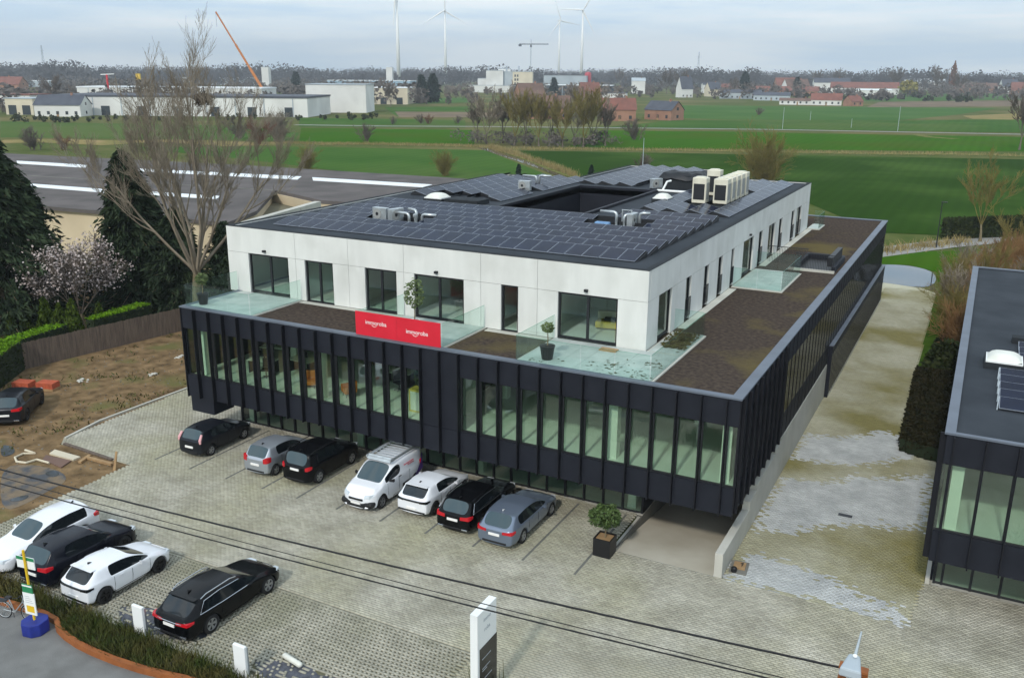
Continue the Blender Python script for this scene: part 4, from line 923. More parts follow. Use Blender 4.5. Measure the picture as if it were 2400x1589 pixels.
bars(MB(), (NX0+.24,NX1,2.75,8.4,-.03,.004)).build('floor', 'inside_floor', nb)
bars(MB(), (NX0+.16,NX1,2.45,2.85,-.3,-.001), (NX0+.0,NX0+.16,2.45,32,-.3,.25)).build('plinth', 'concrete', nb)
bars(MB(), (NX0+.17,NX0+.25,2.85,NY1-.11,0,ZB-.02)).build('side_wall', 'cladding', nb)
bars(MB(), (NX0+.25,NX1,NY0+.3,NY1-.15,ZT-.19,ZT-.03)).build('roof', 'roof_felt', nb)
for b in ((NX0-.07,NX0+.28,NY0-.07,NY1+.05),(NX0+.282,NX1,NY0-.07,NY0+.13),(NX0+.282,NX1,NY1-.25,NY1+.05)):
    bars(MB(), (*b,ZT+.002,ZT+.075)).build('coping', 'coping', nb)
skylight(39.0, 10.0, 1.35, 1.35, 'white domed skylight on the neighbouring grey roof', ZT-.03)
o = MB().box(-.35, .35, -.3, .3, 0, .3).build('roof_vent', 'roof_felt_dark', loc=(39.7, 14.4, ZT-.029)); tag(o, 'dark square roof vent behind the neighbouring skylight', 'vent')
na = thing('solar_array', 'solar panels with bright frames on the neighbouring roof, nearer the street', 'solar array', (39.5, 4, ZT), wc=True)
pm2 = panel_mesh('solar_panel', (0,0,0), (1.6,0,0), (1.6,.98,.16), (0,.98,.16))
for i in range(4):
    for j in range(5): place('solar_panel', pm2, na, (38.85+1.63*i, 3.7+1.02*j, ZT+.08+.012*(j % 2)))
for j in range(5): MB().tube([(38.8,3.72+1.02*j,ZT-.02),(38.83,4.6+1.02*j,ZT+.24)], .025, 6).build('mount', 'galvanised', na)
na = thing('solar_array', 'solar panels on the neighbouring roof behind the white skylight', 'solar array', (40, 13, ZT), wc=True)
for i in range(3):
    for j in range(3): place('solar_panel', pm2, na, (39.6+1.63*i, 10.6+1.02*j, ZT+.08+.012*(j % 2)))

# ------------------------------------------------------------------ street furniture and small things
t = thing('bus_stop_sign', 'yellow bus stop pole with timetable boards on a blue base block', 'bus stop', (9.15, -16.15, -.06), .15)
MB().prism([(-.42,-.2),(-.2,-.42),(.2,-.42),(.42,-.2),(.42,.2),(.2,.42),(-.2,.42),(-.42,.2)], 0, .48).build('base_block', 'blue_block', t, bevel=.03)
MB().tube([(0,0,.48),(-.02,0,3.25)], .045, 10).build('pole', 'yellow', t)
MB().box(-.26, .20, -.075, -.045, 1.6, 1.92).build('route_board', 'green_sign', t); MB().box(-.25, .19, -.079, -.076, 1.84, 1.9).build('stripe', 'white_paint', t)
MB().box(-.28, .24, -.075, -.045, .72, 1.595).build('timetable_board', 'white_paint', t); MB().box(-.18, .16, -.079, -.076, .82, 1.08).build('notice', 'yellow', t)
for q in range(4): MB().box(-.2, .16-.05*q, -.079, -.076, 1.2+.08*q, 1.215+.08*q).build('print_line', 'text_grey', t)
MB().box(-.45, .35, -.075+.12, -.045+.12, 2.5, 2.95).build('stop_flag', 'white_paint', t); MB().box(-.45, .35, .041, .044, 2.82, 2.95).build('flag_stripe', 'green_sign', t)
t = thing('bicycle', 'silver city bicycle leaning near the bus stop', 'bicycle', (7.9, -16.0, -.06), .25)
def wheel(y0, x, r_, par):
    w_ = MB().tube([(x+r_*math.cos(a), 0, r_+r_*math.sin(a)) for a in np.linspace(0, 2*PI, 25)], .02, 6, cap=False).build('wheel', 'tyre', par)
    MB().tube([(x+(r_-.03)*math.cos(a), 0, r_+(r_-.03)*math.sin(a)) for a in np.linspace(0, 2*PI, 25)], .012, 5, cap=False).build('rim', 'galvanised', w_)
    for a in np.linspace(0, PI, 8)[:-1]: MB().tube([(x+(r_-.03)*math.cos(a), 0, r_+(r_-.03)*math.sin(a)), (x-(r_-.03)*math.cos(a), 0, r_-(r_-.03)*math.sin(a))], .004, 3).build('spoke', 'galvanised', w_)
    MB().tube([(x+(r_+.04)*math.cos(a), 0, r_+(r_+.04)*math.sin(a)) for a in np.linspace(.3, 2.6, 12)], .016, 4).build('mudguard', 'galvanised', w_)
wheel(0, -.55, .34, t); wheel(0, .55, .34, t)
fr = MB(); bbk = (-.08,0,.3)
for a, b, r_ in ((bbk,(-.25,0,.85),.018),(bbk,(.33,0,.78),.022),((-.22,0,.75),(-.55,0,.34),.012),(bbk,(-.55,0,.34),.014),((.33,0,.78),(.36,0,.9),.02),((.34,0,.8),(.55,0,.34),.016),((.36,0,.9),(.33,0,1.05),.014)): fr.tube([a, b], r_, 6)
fr.build('frame', 'galvanised', t); MB().tube([(.2,-.28,1.08),(.33,-.2,1.06),(.34,.2,1.06),(.2,.28,1.08)], .014, 6).build('handlebar', 'dark_metal', t)
MB().box(-.38, -.14, -.09, .09, .86, .92).build('saddle', 'black_plastic', t, bevel=.03); MB().box(-.75, -.35, -.1, .1, .72, .75).build('rack', 'dark_metal', t)
MB().tube([(-.08,-.06,.3),(-.08,-.06,.12)], .012, 5).build('crank', 'dark_metal', t)
for x, y, lb in ((12.75,-14.6,'white upright slab sign in the planting strip beside the black estate car'), (17.55,-14.62,'white upright slab sign in the planting strip nearest the totem')):
    t = thing('marker_slab', lb, 'sign', (x, y, -.04))
    MB().box(-.26, .26, -.08, .04, 0, 1.25).build('face', 'white_paint', t, bevel=.02); MB().box(-.22, .2, .041, .14, 0, 1.12).build('back_plate', 'galvanised', t)
for x, y, rz, lb in ((18.55,-13.3,-.2,'white rounded wheel stop lying on the grass grid beside the slab sign'), (13.35,-13.55,-.2,'white rounded wheel stop behind the black estate car')):
    t = thing('wheel_stop', lb, 'wheel stop', (x, y, .015), rz)
    MB().tube([(-.48,0,.09),(-.42,0,.1),(.42,0,.1),(.48,0,.09)], [.05,.1,.1,.05], 10).build('bar', 'white_plastic', t, smooth=True)
t = thing('totem_sign', 'tall white and black totem sign at the parking entrance', 'sign', (25.3, -12.0, 0), wc=True)
bars(MB(), (25.17,25.43,-12.62,-11.42,2.3,3.55)).build('upper_panel', 'white_paint', t)
bars(MB(), (25.17,25.29,-12.62,-11.42,.02,2.298)).build('rear_panel', 'white_paint', t); bars(MB(), (25.292,25.43,-12.62,-12.5,.02,2.298)).build('edge_panel', 'white_paint', t)
bars(MB(), (25.292,25.44,-12.498,-11.4,.02,2.298)).build('lower_panel', 'black_gloss', t)
for z, l_ in ((1.85,.55),(1.5,.5),(1.42,.3),(1.1,.62),(.8,.5)): bars(MB(), (25.441,25.443,-12.35,-12.35+l_,z,z+.03)).build('print_line', 'text_grey', t)
text('immo', .2, (25.435, -12.02, 3.2), (PI/2, 0, PI/2), 'text_grey', t); text('roba', .2, (25.435, -12.02, 2.85), (PI/2, 0, PI/2), 'text_grey', t)
# lamp post with the overhead cables
lp = thing('street_lamp', 'grey lamp post with pale lamp head and overhead cables by the street', 'street lamp', (36.25, -16.35, -.06), wc=True)
MB().tube([(36.25,-16.35,-.06),(36.25,-16.35,8.05)], [.14,.08], 10).build('post', 'concrete', lp)
MB().add([(36.03,-16.9,8.02),(36.47,-16.9,8.02),(36.38,-16.25,8.05),(36.12,-16.25,8.05),(36.05,-16.9,8.22),(36.45,-16.9,8.22),(36.35,-16.27,8.18),(36.15,-16.27,8.18)], [(0,3,2,1),(4,5,6,7),(0,1,5,4),(1,2,6,5),(2,3,7,6),(3,0,4,7)]).build('lamp_head', 'wall_grey', lp, bevel=.04)
MB().tube([(36.26,-16.2,8.12),(36.28,-15.6,8.3)], [.035,.02], 8).build('lamp_arm', 'galvanised', lp)
MB().lathe([(.045,0),(.045,.03),(.02,.045)], 10, (36.27,-16.4,8.215)).build('photocell', 'white_paint', lp)
for dx in (-.2, .2):
    br = bars(MB(), (36.25+dx-.08,36.25+dx+.08,-15.95,-15.9,7.4,7.7), (36.25+dx-.08,36.25+dx+.08,-16.1,-15.95,7.4,7.45), (36.25+dx-.08,36.25+dx+.08,-16.1,-15.95,7.65,7.7)).build('bracket', 'corten', lp)
def cable(a, b, sag, r_, label):
    pts = [Vector(a).lerp(Vector(b), t_) - Vector((0,0,sag*4*t_*(1-t_))) for t_ in np.linspace(0, 1, 25)]
    tag(MB().tube(pts, r_, 5).build('overhead_cable', 'wire'), label, 'cable')
cable((36.2,-16.0,7.62), (-14,-19.2,7.9), .5, .026, 'thick black overhead cable crossing the parking, the upper of three')
cable((36.2,-16.2,7.1), (-14,-19.0,7.3), .45, .02, 'black overhead cable crossing the parking, lowest of three')
cable((36.2,-16.15,7.15), (-14,-18.6,7.3), .4, .012, 'thin overhead cable just above the lowest cable')
cable((36.3,-16.1,7.55), (60,-15.4,7.8), .3, .03, 'twisted black overhead cable leaving the lamp post to the right')
o = MB().box(-.3, .3, -.12, .12, -.02, .004).build('drain_grate', 'dark_metal', loc=(33.6, 7.0, .012)); tag(o, 'small dark drain grate in the grey driveway patch', 'drain')
t = thing('meter_pit', 'open service pit with orange lid and pipe stub beside the wall end', 'service pit', (30.45, .1, .01), .1)
bars(MB(), (-.35,.35,-.5,.5,-.02,.04)).build('pit_frame', 'concrete_dark', t); MB().box(-.22, .25, -.2, .3, .041, .12).build('lid', 'wood', t); MB().lathe([(.12,0),(.12,.16),(.08,.2)], 10, (-.15,-.42,.04)).build('pipe_stub', 'black_plastic', t)
MB().tube([(.1,-.05,.13),(.15,.1,.2),(.05,.15,.13)], .02, 5).build('handle', 'dark_metal', t)
# building leftovers on the vacant lot
o = MB().prism([(-4.59,-5.21,0.00),(-2.59,-5.20,0.00),(-2.59,-5.63,0.00),(-4.39,-5.68,0.00)], -.04, .05).build('concrete_slab', 'wall_cream'); tag(o, 'pale pinkish slab lying in the mud of the vacant lot', 'slab')
o = MB().prism([(-4.40,-5.87,0.00),(-2.64,-5.72,0.00),(-2.35,-6.52,0.00),(-4.06,-6.31,0.00)], -.04, .03).build('rusty_plate', 'roof_brown'); tag(o, 'dark reddish plate lying beside the pale slab on the lot', 'plate')
o = MB().tube([(*(-5.91,-5.99,0.00)[:2],.03),(*(-5.12,-6.01,0.00)[:2],.03),(*(-5.58,-6.32,0.00)[:2],.03),(*(-5.51,-6.85,0.00)[:2],.03),(*(-4.94,-7.15,0.00)[:2],.03),(*(-4.38,-7.02,0.00)[:2],.03),(*(-4.27,-6.48,0.00)[:2],.03),(*(-3.33,-6.46,0.00)[:2],.03)], .06, 6).build('drain_hose', 'wall_cream'); tag(o, 'pale drain hose looping on the muddy lot', 'hose')
for i, (a, b, z, lb) in enumerate((((-2.31,-5.11,0.00), (-0.35,-5.08,0.00), .1, 'long pale timber board along the paving corner of the lot'), ((-2.02,-5.69,0.00), (-2.35,-4.82,0.00), .08, 'short timber board leaning across the muddy slab'), ((-4.91,-4.40,0.00), (-0.88,-4.64,0.00), .06, 'dark edge board along the lot end of the paving'))):
    d_ = (Vector(b[:2])-Vector(a[:2])); n_ = Vector((-d_.y, d_.x)).normalized()*.09; a_, b_ = Vector(a[:2]), Vector(b[:2])
    o = MB().prism([a_-n_, b_-n_, b_+n_, a_+n_], -.02, z).build('timber_board', 'wood' if i < 2 else 'wood_fence'); tag(o, lb, 'board')
px_ = (0.16,-5.40,0.00); o = MB().add([(-.05,-.02,0),(.12,-.02,0),(.12,.02,0),(-.05,.02,0),(.02,.2,.95),(.14,.2,.95),(.14,.24,.95),(.02,.24,.95)], [(0,3,2,1),(4,5,6,7),(0,1,5,4),(1,2,6,5),(2,3,7,6),(3,0,4,7)]).build('timber_stake', 'wood', loc=(px_[0], px_[1], -.04)); tag(o, 'upright wooden stake at the tip of the muddy lot', 'stake')
for (x, y), lb in (((-15.0,.35),'orange brick pallet behind the dark car, nearer the hedge'), ((-13.6,1.0),'orange brick pallet behind the dark car, nearer the building')):
    t = thing('brick_pallet', lb, 'pallet', (x, y, -.04), .3)
    MB().box(-.6, .6, -.4, .4, 0, .14).build('pallet', 'wood', t)
    for i in range(5):
        for j in range(2): MB().box(-.58+.235*i, -.36+.235*i, -.37+.38*j, -.02+.38*j, .141, .5).build('brick_stack', 'orange_brick', t)
rs = np.random.RandomState(31)
for (x, y), lb in (((-11.5,9.6),'pale heap of rubble near the wooden fence'), ((-10.2,6.2),'grey heap of stones in the middle of the vacant lot'), ((-13.0,3.0),'small pale stones beside the fence end')):
    mb = MB()
    for q in range(9):
        a, r_ = rs.uniform(0, 6.3), rs.uniform(0, .5); s_ = rs.uniform(.06, .16); mb.lathe([(s_*.6,-.05),(s_,s_*.4),(s_*.5,s_*.8)], 6, (r_*math.cos(a), r_*math.sin(a), 0))
    tag(mb.build('rubble', 'concrete', loc=(x, y, -.04)), lb, 'rubble', kind='stuff')
# fence of upright boards between lot and garden
fe = thing('wooden_fence', 'weathered brown board fence between the vacant lot and the garden', 'fence', (-14.3, 6, 0), wc=True)
A_, B2 = Vector((-18.55, 2.7)), Vector((-15.7, 20.5)); ln = (B2-A_).length; d_ = (B2-A_)/ln; an = math.atan2(d_.y, d_.x); nb_ = int(ln/.13)
bm_ = MB().box(-.058, .058, -.012, .012, 0, 1.85).mesh('board', 'wood_fence')
for i in range(nb_):
    p = A_+d_*(.13*(i+.5)); place('board', bm_, fe, (p.x, p.y, -.06+R.uniform(-.03, .03)), rz=an+R.uniform(-.06, .06))
for z in (.4, 1.4):
    p, q = A_, B2; n_ = Vector((-d_.y, d_.x)); MB().prism([p+n_*.03, q+n_*.03, q+n_*.07, p+n_*.07], z, z+.09).build('rail', 'wood_fence', fe)

# ------------------------------------------------------------------ cars
def ip(y, pts):
    pts = sorted(pts)
    if y <= pts[0][0]: return pts[0][1]
    for (a, za), (b, zb_) in zip(pts, pts[1:]):
        if y <= b: return za+(zb_-za)*(y-a)/(b-a)
    return pts[-1][1]
WHEELS = {}
def wheel_meshes(r_, rimm):
    k_ = (round(r_, 3), rimm)
    if k_ in WHEELS: return WHEELS[k_]
    n_ = 24; ty = MB(); prof = [(.10,r_*.66),(.105,r_*.9),(.085,r_),(-.085,r_),(-.105,r_*.9),(-.10,r_*.66)]
    ty.tube([(x+i*1e-5, 0, 0) for i, (x, q) in enumerate(prof)], [q for x, q in prof], n_)
    # the profile runs along the axle: rebuilt ring by ring so that widths are kept
    ty = MB(); vs = [(x, q*math.cos(2*PI*k2/n_), q*math.sin(2*PI*k2/n_)) for x, q in prof for k2 in range(n_)]
    fs = [(i*n_+k2, i*n_+(k2+1) % n_, (i+1)*n_+(k2+1) % n_, (i+1)*n_+k2) for i in range(len(prof)-1) for k2 in range(n_)]; ty.add(vs, fs)
    rm = MB(); rr_ = r_*.67; n2 = 20
    rm.add([(x, q*math.cos(2*PI*k2/n2), q*math.sin(2*PI*k2/n2)) for x, q in ((.09,rr_),(.095,rr_*.9),(.05,rr_*.88)) for k2 in range(n2)], [(i*n2+k2, i*n2+(k2+1) % n2, (i+1)*n2+(k2+1) % n2, (i+1)*n2+k2) for i in range(2) for k2 in range(n2)])
    for s_ in range(5):
        a = 2*PI*s_/5
        for da in (-.16, .16):
            c1, c2 = a+da*.3, a+da; w_ = .018*r_/.32
            p, q = Vector((.078, rr_*.15*math.cos(c1), rr_*.15*math.sin(c1))), Vector((.088, rr_*.93*math.cos(c2), rr_*.93*math.sin(c2)))
            t_ = Vector((0, -math.sin(c2), math.cos(c2)))*w_
            rm.add([p-t_, q-t_*1.3, q+t_*1.3, p+t_, p-t_-Vector((.03,0,0)), q-t_*1.3-Vector((.03,0,0)), q+t_*1.3-Vector((.03,0,0)), p+t_-Vector((.03,0,0))], [(0,1,2,3),(0,4,5,1),(2,6,7,3)])
    rm.tube([(.05,0,0),(.085,0,0)], rr_*.22, 10)
    dk = MB(); dk.tube([(-.02,0,0),(.045,0,0)], rr_*.9, 16)
    WHEELS[k_] = (ty.mesh('tyre', 'tyre', True), rm.mesh('rim', rimm), dk.mesh('brake_disc', 'black_plastic')); return WHEELS[k_]
def car(name, label, cat, x, yr, heading, s):
    """x: centre line, yr: rear axle (world), heading: rotation about z, 0 looks along +Y"""
    Wd, H, wb, ro, fo = s['W']/2, s['H'], s['wb'], s['ro'], s['fo']; rw = s.get('rw', .32)
    yrb, yrr, yrf, yco = s['yrb'], s['yrr'], s['yrf'], s['yco']; zrb, zc, zn = s['zrb'], s['zc'], s['zn']; tum = s.get('tum', .77)
    ye, yf_ = -ro, wb+fo; t = thing(name, label, cat, (x, yr, .008), heading)
    zt_ = s.get('zt', zrb)
    top = [(ye, zt_-.13), (ye+.05, zt_-.02), (yrb, zrb), (yrr, H-.045), ((yrr+yrf)/2, H), (yrf, H-.06), (yco, zc), ((yco+yf_)/2, zc-.35*(zc-zn)), (yf_-.28, zn), (yf_-.04, zn-.13), (yf_, zn-.24)]
    belt = [(ye, zt_-.2), (yrb+.02, min(zrb-.02, s['zb'][0])), (yrr, s['zb'][0]), (yrf, s['zb'][1]), (yco, zc-.06), (yf_-.28, zn-.07), (yf_, zn-.3)]
    wid = [(ye, .84), (ye+.08, .91), (ye+.4, .98), (0, 1), (wb*.5, .985), (wb, 1), (yf_-.45, .975), (yf_-.12, .86), (yf_, .72)]
    ra = rw+.055; ys = {ye, ye+.06, yf_, yf_-.05, yf_-.28, yrb, yrr, yrf, yco, (yrr+yrf)/2}
    for ax in (0, wb):
        for q in (-1.12, -.98, -.72, 0, .72, .98, 1.12): ys.add(ax+q*ra)
    for a, b in s['pil']: ys.add(a); ys.add(b)
    ys = sorted(ys); keep = [ys[0]]
    must = {ye, yf_, yrb, yrr, yrf, yco}|{q for ab in s['pil'] for q in ab}
    for y in ys[1:]:
        if y-keep[-1] < .05:
            if y in must and keep[-1] not in must: keep[-1] = y
            elif y in must: keep.append(y)
            continue
        keep.append(y)
    ys = keep; rings = []
    for y in ys:
        w_ = Wd*ip(y, wid); tz = ip(y, top); bz = min(ip(y, belt), tz-.03); tt = max(0, min(1, (tz-bz)/(H-bz-.05)))
        lo_ = .2 if ye+.2 < y < yf_-.2 else .27; za = lo_
        for ax in (0, wb):
            if abs(y-ax) < ra: za = max(za, rw+math.sqrt(ra*ra-(y-ax)**2))
        p3 = max(.52, za+.03); p4 = max(bz-.03, p3+.03)
        x6 = .82+(tum-.82)*tt; x7 = x6-.08
        rings.append([(0,.2),(w_*.9,min(za,lo_+.0) if za == lo_ else za-.01),(w_*.985,za+.04),(w_*1.0,p3),(w_*.985,p4),(w_*.93,max(bz,p4+.01)),(w_*x6,bz+(tz-bz)*.88-.015*tt),(w_*x7,tz-.035*tt-.008),(w_*.38,tz-.004),(0,tz+.004)])
    n_ = len(ys); np_ = 10; V = []
    for y, rg in zip(ys, rings):
        for sx in (1, -1): V += [(sx*p[0], y, p[1]) for p in rg]
    vid = lambda i, sd, k_: i*2*np_+(0 if sd > 0 or k_ in (0, 9) else np_)+k_
    faces = {}
    def put(key, f): faces.setdefault(key, []).append(f)
    for i in range(n_-1):
        ym = (ys[i]+ys[i+1])/2
        reg = 'rear' if yrb < ym < yrr else 'ws' if yrf < ym < yco else 'cab' if yrr < ym < yrf else 'deck'
        for sd in (1, -1):
            for k_ in range(9):
                f = [vid(i, sd, k_), vid(i+1, sd, k_), vid(i+1, sd, k_+1), vid(i, sd, k_+1)]
                if sd < 0: f = f[::-1]
                key = 'body'
                if k_ == 0: key = 'under'
                elif k_ == 1: key = s.get('sill', 'body')
                elif k_ == 5:
                    if reg == 'cab' and not any(a < ym < b for a, b in s['pil']): key = 'side%d_%d' % (sd, sum(1 for a, b in s['pil'] if b <= ym))
                    elif reg == 'ws' and ym < yrf+(yco-yrf)*.72: key = 'side%d_%d' % (sd, sum(1 for a, b in s['pil'] if b <= ym))
                elif k_ in (7, 8):
                    if reg == 'ws': key = 'windscreen'
                    elif reg == 'rear' and not s.get('blind'): key = 'rear'
                    elif reg in ('cab',) and s.get('roofm'): key = 'roof'
                put(key, tuple(f))
    for i, fl in ((0, False), (n_-1, True)):
        for k_ in range(9):
            f = [vid(i, 1, k_), vid(i, 1, k_+1), vid(i, -1, k_+1), vid(i, -1, k_)]
            f = list(dict.fromkeys(f))
            if fl: f = f[::-1]
            if len(f) > 2: put('body', tuple(f))
    def part(nm, key, m, par=t):
        fs = faces.get(key)
        if not fs: return None
        ids = sorted({v_ for f in fs for v_ in f}); mp_ = {a: b for b, a in enumerate(ids)}
        mb = MB(); mb.add([V[a] for a in ids], [tuple(mp_[a] for a in f) for f in fs]); return mb.build(nm, m, par, smooth=True, sub=2)
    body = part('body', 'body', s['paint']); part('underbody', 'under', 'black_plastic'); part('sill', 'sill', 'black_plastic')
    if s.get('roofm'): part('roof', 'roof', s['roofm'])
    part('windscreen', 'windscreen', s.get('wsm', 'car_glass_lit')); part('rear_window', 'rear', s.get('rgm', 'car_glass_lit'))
    for key in sorted(faces):
        if key.startswith('side'): part('side_window', key, 'car_glass')
    ty, rm, dk = wheel_meshes(rw, s.get('rim', 'rim'))
    for ax in (0, wb):
        for sx in (1, -1):
            w_ = place('wheel', ty, t, (sx*(Wd-.115), ax, rw), rz=0 if sx > 0 else PI); place('rim', rm, w_); place('brake_disc', dk, w_)
    # lights, plates, mirrors, handles
    zl = s.get('zl', .78); hl = s.get('hl', .2); wl = s.get('wl', (.55, .93))
    def bxp(nm, x0, x1, y0, y1, z0, z1, m, bv=.015): return MB().box(min(x0,x1), max(x0,x1), y0, y1, z0, z1).build(nm, m, t, bevel=bv)
    for sx in (1, -1):
        if s.get('tallrear'):
            mb = MB(); yb2 = yrb+(yrr-yrb)*.0
            mb.tube([(sx*Wd*.86, ye+.06, zl), (sx*Wd*.83, yrb+.0, zrb), (sx*Wd*.78, yrb+(yrr-yrb)*.55, zrb+(H-zrb)*.55)], [.05,.075,.06], 6); mb.build('tail_light', s.get('tlm', 'tail_red'), t)
        else:
            mb = MB(); x0, x1 = sx*Wd*wl[0], sx*Wd*wl[1]; y0 = ye-.012
            vs = [(x0,y0+.0,zl),(x1*.93,y0+.035,zl+.015),(x1,y0+.14,zl+.03),(x1*1.035,y0+.30,zl+.06),(x0,y0+.0,zl+hl*.75),(x1*.93,y0+.05,zl+hl),(x1,y0+.15,zl+hl),(x1*1.035,y0+.30,zl+hl*.9)]
            mb.add(vs + [(v_[0]*.9, v_[1]+.12, v_[2]) for v_ in vs], [(0,1,5,4),(1,2,6,5),(2,3,7,6),(4,5,13,12),(5,6,14,13),(6,7,15,14),(0,8,9,1),(1,9,10,2),(2,10,11,3),(3,11,15,7),(0,4,12,8)]); mb.build('tail_light', s.get('tlm', 'tail_red'), t)
        mb = MB(); x0, x1 = sx*Wd*.5, sx*Wd*.84; zz = zn-.2
        vs = [(x0,yf_-.035,zz),(x1*.92,yf_-.1,zz+.01),(x1*1.09,yf_-.32,zz+.05),(x0,yf_-.07,zz+.1),(x1*.92,yf_-.13,zz+.14),(x1*1.07,yf_-.38,zz+.16)]
        mb.add(vs + [(v_[0]*.93, v_[1]-.1, v_[2]) for v_ in vs], [(0,1,4,3),(1,2,5,4),(3,4,10,9),(4,5,11,10),(0,6,7,1),(1,7,8,2),(2,8,11,5),(0,3,9,6)]); mb.build('headlight', 'head_clear', t)
        mb = MB(); mb.box(sx*(Wd+.02)-.0, sx*(Wd+.02)+sx*.2 if sx > 0 else sx*(Wd+.02)-.2, yco-.62, yco-.5, s['zb'][1]-.02, s['zb'][1]+.12) if False else mb.add([(sx*(Wd*.96),yco-.52,s['zb'][1]),(sx*(Wd+.2),yco-.60,s['zb'][1]+.0),(sx*(Wd+.2),yco-.50,s['zb'][1]+.0),(sx*(Wd*.96),yco-.46,s['zb'][1]),(sx*(Wd*.96),yco-.52,s['zb'][1]+.06),(sx*(Wd+.19),yco-.60,s['zb'][1]+.14),(sx*(Wd+.19),yco-.49,s['zb'][1]+.13),(sx*(Wd*.96),yco-.46,s['zb'][1]+.06)], [(0,3,2,1),(4,5,6,7),(0,1,5,4),(1,2,6,5),(2,3,7,6),(3,0,4,7)])
        mb.build('mirror', s.get('mirm', s['paint']), t)
        for yh in s.get('hand', (wb*.28, wb*.62)): bxp('door_handle', sx*(Wd*.98), sx*(Wd*1.005), yh, yh+.18, s['zb'][0]-.17, s['zb'][0]-.13, s.get('handm', s['paint']), .008)
    for sx in (1, -1):
        for yq in s.get('seams', (wb*.18, wb*.5, wb*.83)):
            MB().tube([(sx*Wd*.972, yq-.03, .33), (sx*Wd*.995, yq, .6), (sx*Wd*.972, yq+.01, ip(yq, belt)-.06)], .007, 4).build('door_seam', 'car_seam', t)
        MB().tube([(sx*Wd*.97, wb*.1, .3), (sx*Wd*.97, wb*.84, .3)], .012, 4).build('sill_trim', 'car_seam', t)
    pz = s.get('pz', .62); bxp('number_plate', -.26, .26, ye-.03, ye+.02, pz, pz+.11, 'plate', .004)
    bxp('number_plate', -.26, .26, yf_-.02, yf_+.03, .42, .53, 'plate', .004)
    bxp('grille', -Wd*.42, Wd*.42, yf_-.1, yf_+.012, zn-.33, zn-.23, 'black_plastic'); bxp('lower_intake', -Wd*.55, Wd*.55, yf_-.1, yf_+.008, .26, .38, 'black_plastic')
    bxp('rear_bumper_trim', -Wd*.62, Wd*.62, ye-.01, ye+.1, .27, .36, 'black_plastic')
    MB().add([(-.02,yrr+.16,H-.02),(.02,yrr+.16,H-.02),(.02,yrr+.34,H-.015),(-.02,yrr+.34,H-.015),(0,yrr+.17,H+.065)], [(0,1,4),(1,2,4),(2,3,4),(3,0,4)]).build('antenna', s.get('antm', 'black_plastic'), t)
    if s.get('spoiler'): bxp('spoiler', -Wd*.66, Wd*.66, yrr-.16, yrr+.06, H-.075, H-.045, s['spoiler'], .01)
    if s.get('band'):   # dark band joining the tail lights
        mb = MB(); mb.tube([(xx*Wd*.9, ye-.01+.16*abs(xx)**4, zl+hl*.5) for xx in np.linspace(-1, 1, 13)], .045 if s['band'] != 'chrome' else .018, 6); mb.build('tail_band', s['band'], t)
    if s.get('rails'):
        for sx in (1, -1): MB().tube([(sx*Wd*(tum-.045), yrr+.1, H-.06), (sx*Wd*(tum-.04), yrr+.35, H+.02), (sx*Wd*(tum-.035), yrf-.35, H+.02), (sx*Wd*(tum-.04), yrf-.05, H-.05)], .02, 6).build('roof_rail', s['rails'], t)
    if s.get('trim'):
        for sx in (1, -1):
            yq = yrr+.12
            MB().tube([(sx*Wd*.955, yco-.45, s['zb'][1]+.01), (sx*Wd*.965, (yrr+yrf)/2, (s['zb'][0]+s['zb'][1])/2+.005), (sx*Wd*.95, yq-.28, s['zb'][0]+.02), (sx*Wd*(tum+.04), yq+.05, H-.14), (sx*Wd*(tum+.025), (yrr+yrf)/2, H-.1), (sx*Wd*(tum+.03), yrf+.02, H-.16)], .014, 5).build('window_trim', s['trim'], t)
    if s.get('exh'):
        for sx in (1, -1): bxp('exhaust_trim', sx*Wd*.5, sx*Wd*.8, ye-.022, ye+.06, .29, .36, s['exh'], .01)
    return t
def spec(**k_): return k_
HATCH = dict(ro=.7, fo=.78, zb=(.98,.92), zc=1.0, zn=.78, zrb=1.0)
punto = spec(W=1.69,H=1.48,wb=2.51,ro=.72,fo=.82,yrb=-.64,yrr=-.28,yrf=1.42,yco=2.18,zrb=1.02,zc=.99,zn=.76,zb=(1.0,.93),pil=[(-.28,.14)],paint='car_anthracite',tallrear=1,tlm='tail_pink',zl=.85,pz=.55,rw=.30)
yaris = spec(W=1.69,H=1.52,wb=2.46,ro=.60,fo=.70,yrb=-.52,yrr=-.16,yrf=1.42,yco=2.2,zrb=1.03,zc=1.02,zn=.78,zb=(1.04,.96),pil=[(-.16,.22)],paint='car_silver',zl=.78,hl=.3,wl=(.62,.92),pz=.6,rw=.29,rgm='car_glass_lit')
jeep = spec(W=1.80,H=1.68,wb=2.57,ro=.78,fo=.88,yrb=-.70,yrr=-.48,yrf=1.62,yco=2.12,zrb=1.08,zc=1.12,zn=.95,zb=(1.08,1.04),pil=[(-.48,-.05)],paint='car_black',tum=.85,zl=.86,hl=.2,wl=(.72,.93),pz=.8,rw=.345,sill='sill',rails='black_plastic')
h208 = spec(W=1.75,H=1.43,wb=2.54,ro=.72,fo=.79,yrb=-.60,yrr=-.14,yrf=1.36,yco=2.15,zrb=.98,zc=.97,zn=.74,zb=(.99,.91),pil=[(-.14,.34)],paint='car_white',rim='rim_dark',tlm='black_gloss',band='black_gloss',zl=.76,hl=.13,wl=(.5,.93),pz=.40,rw=.33,rgm='car_glass',spoiler='car_white',exh='black_plastic',wsm='car_glass')
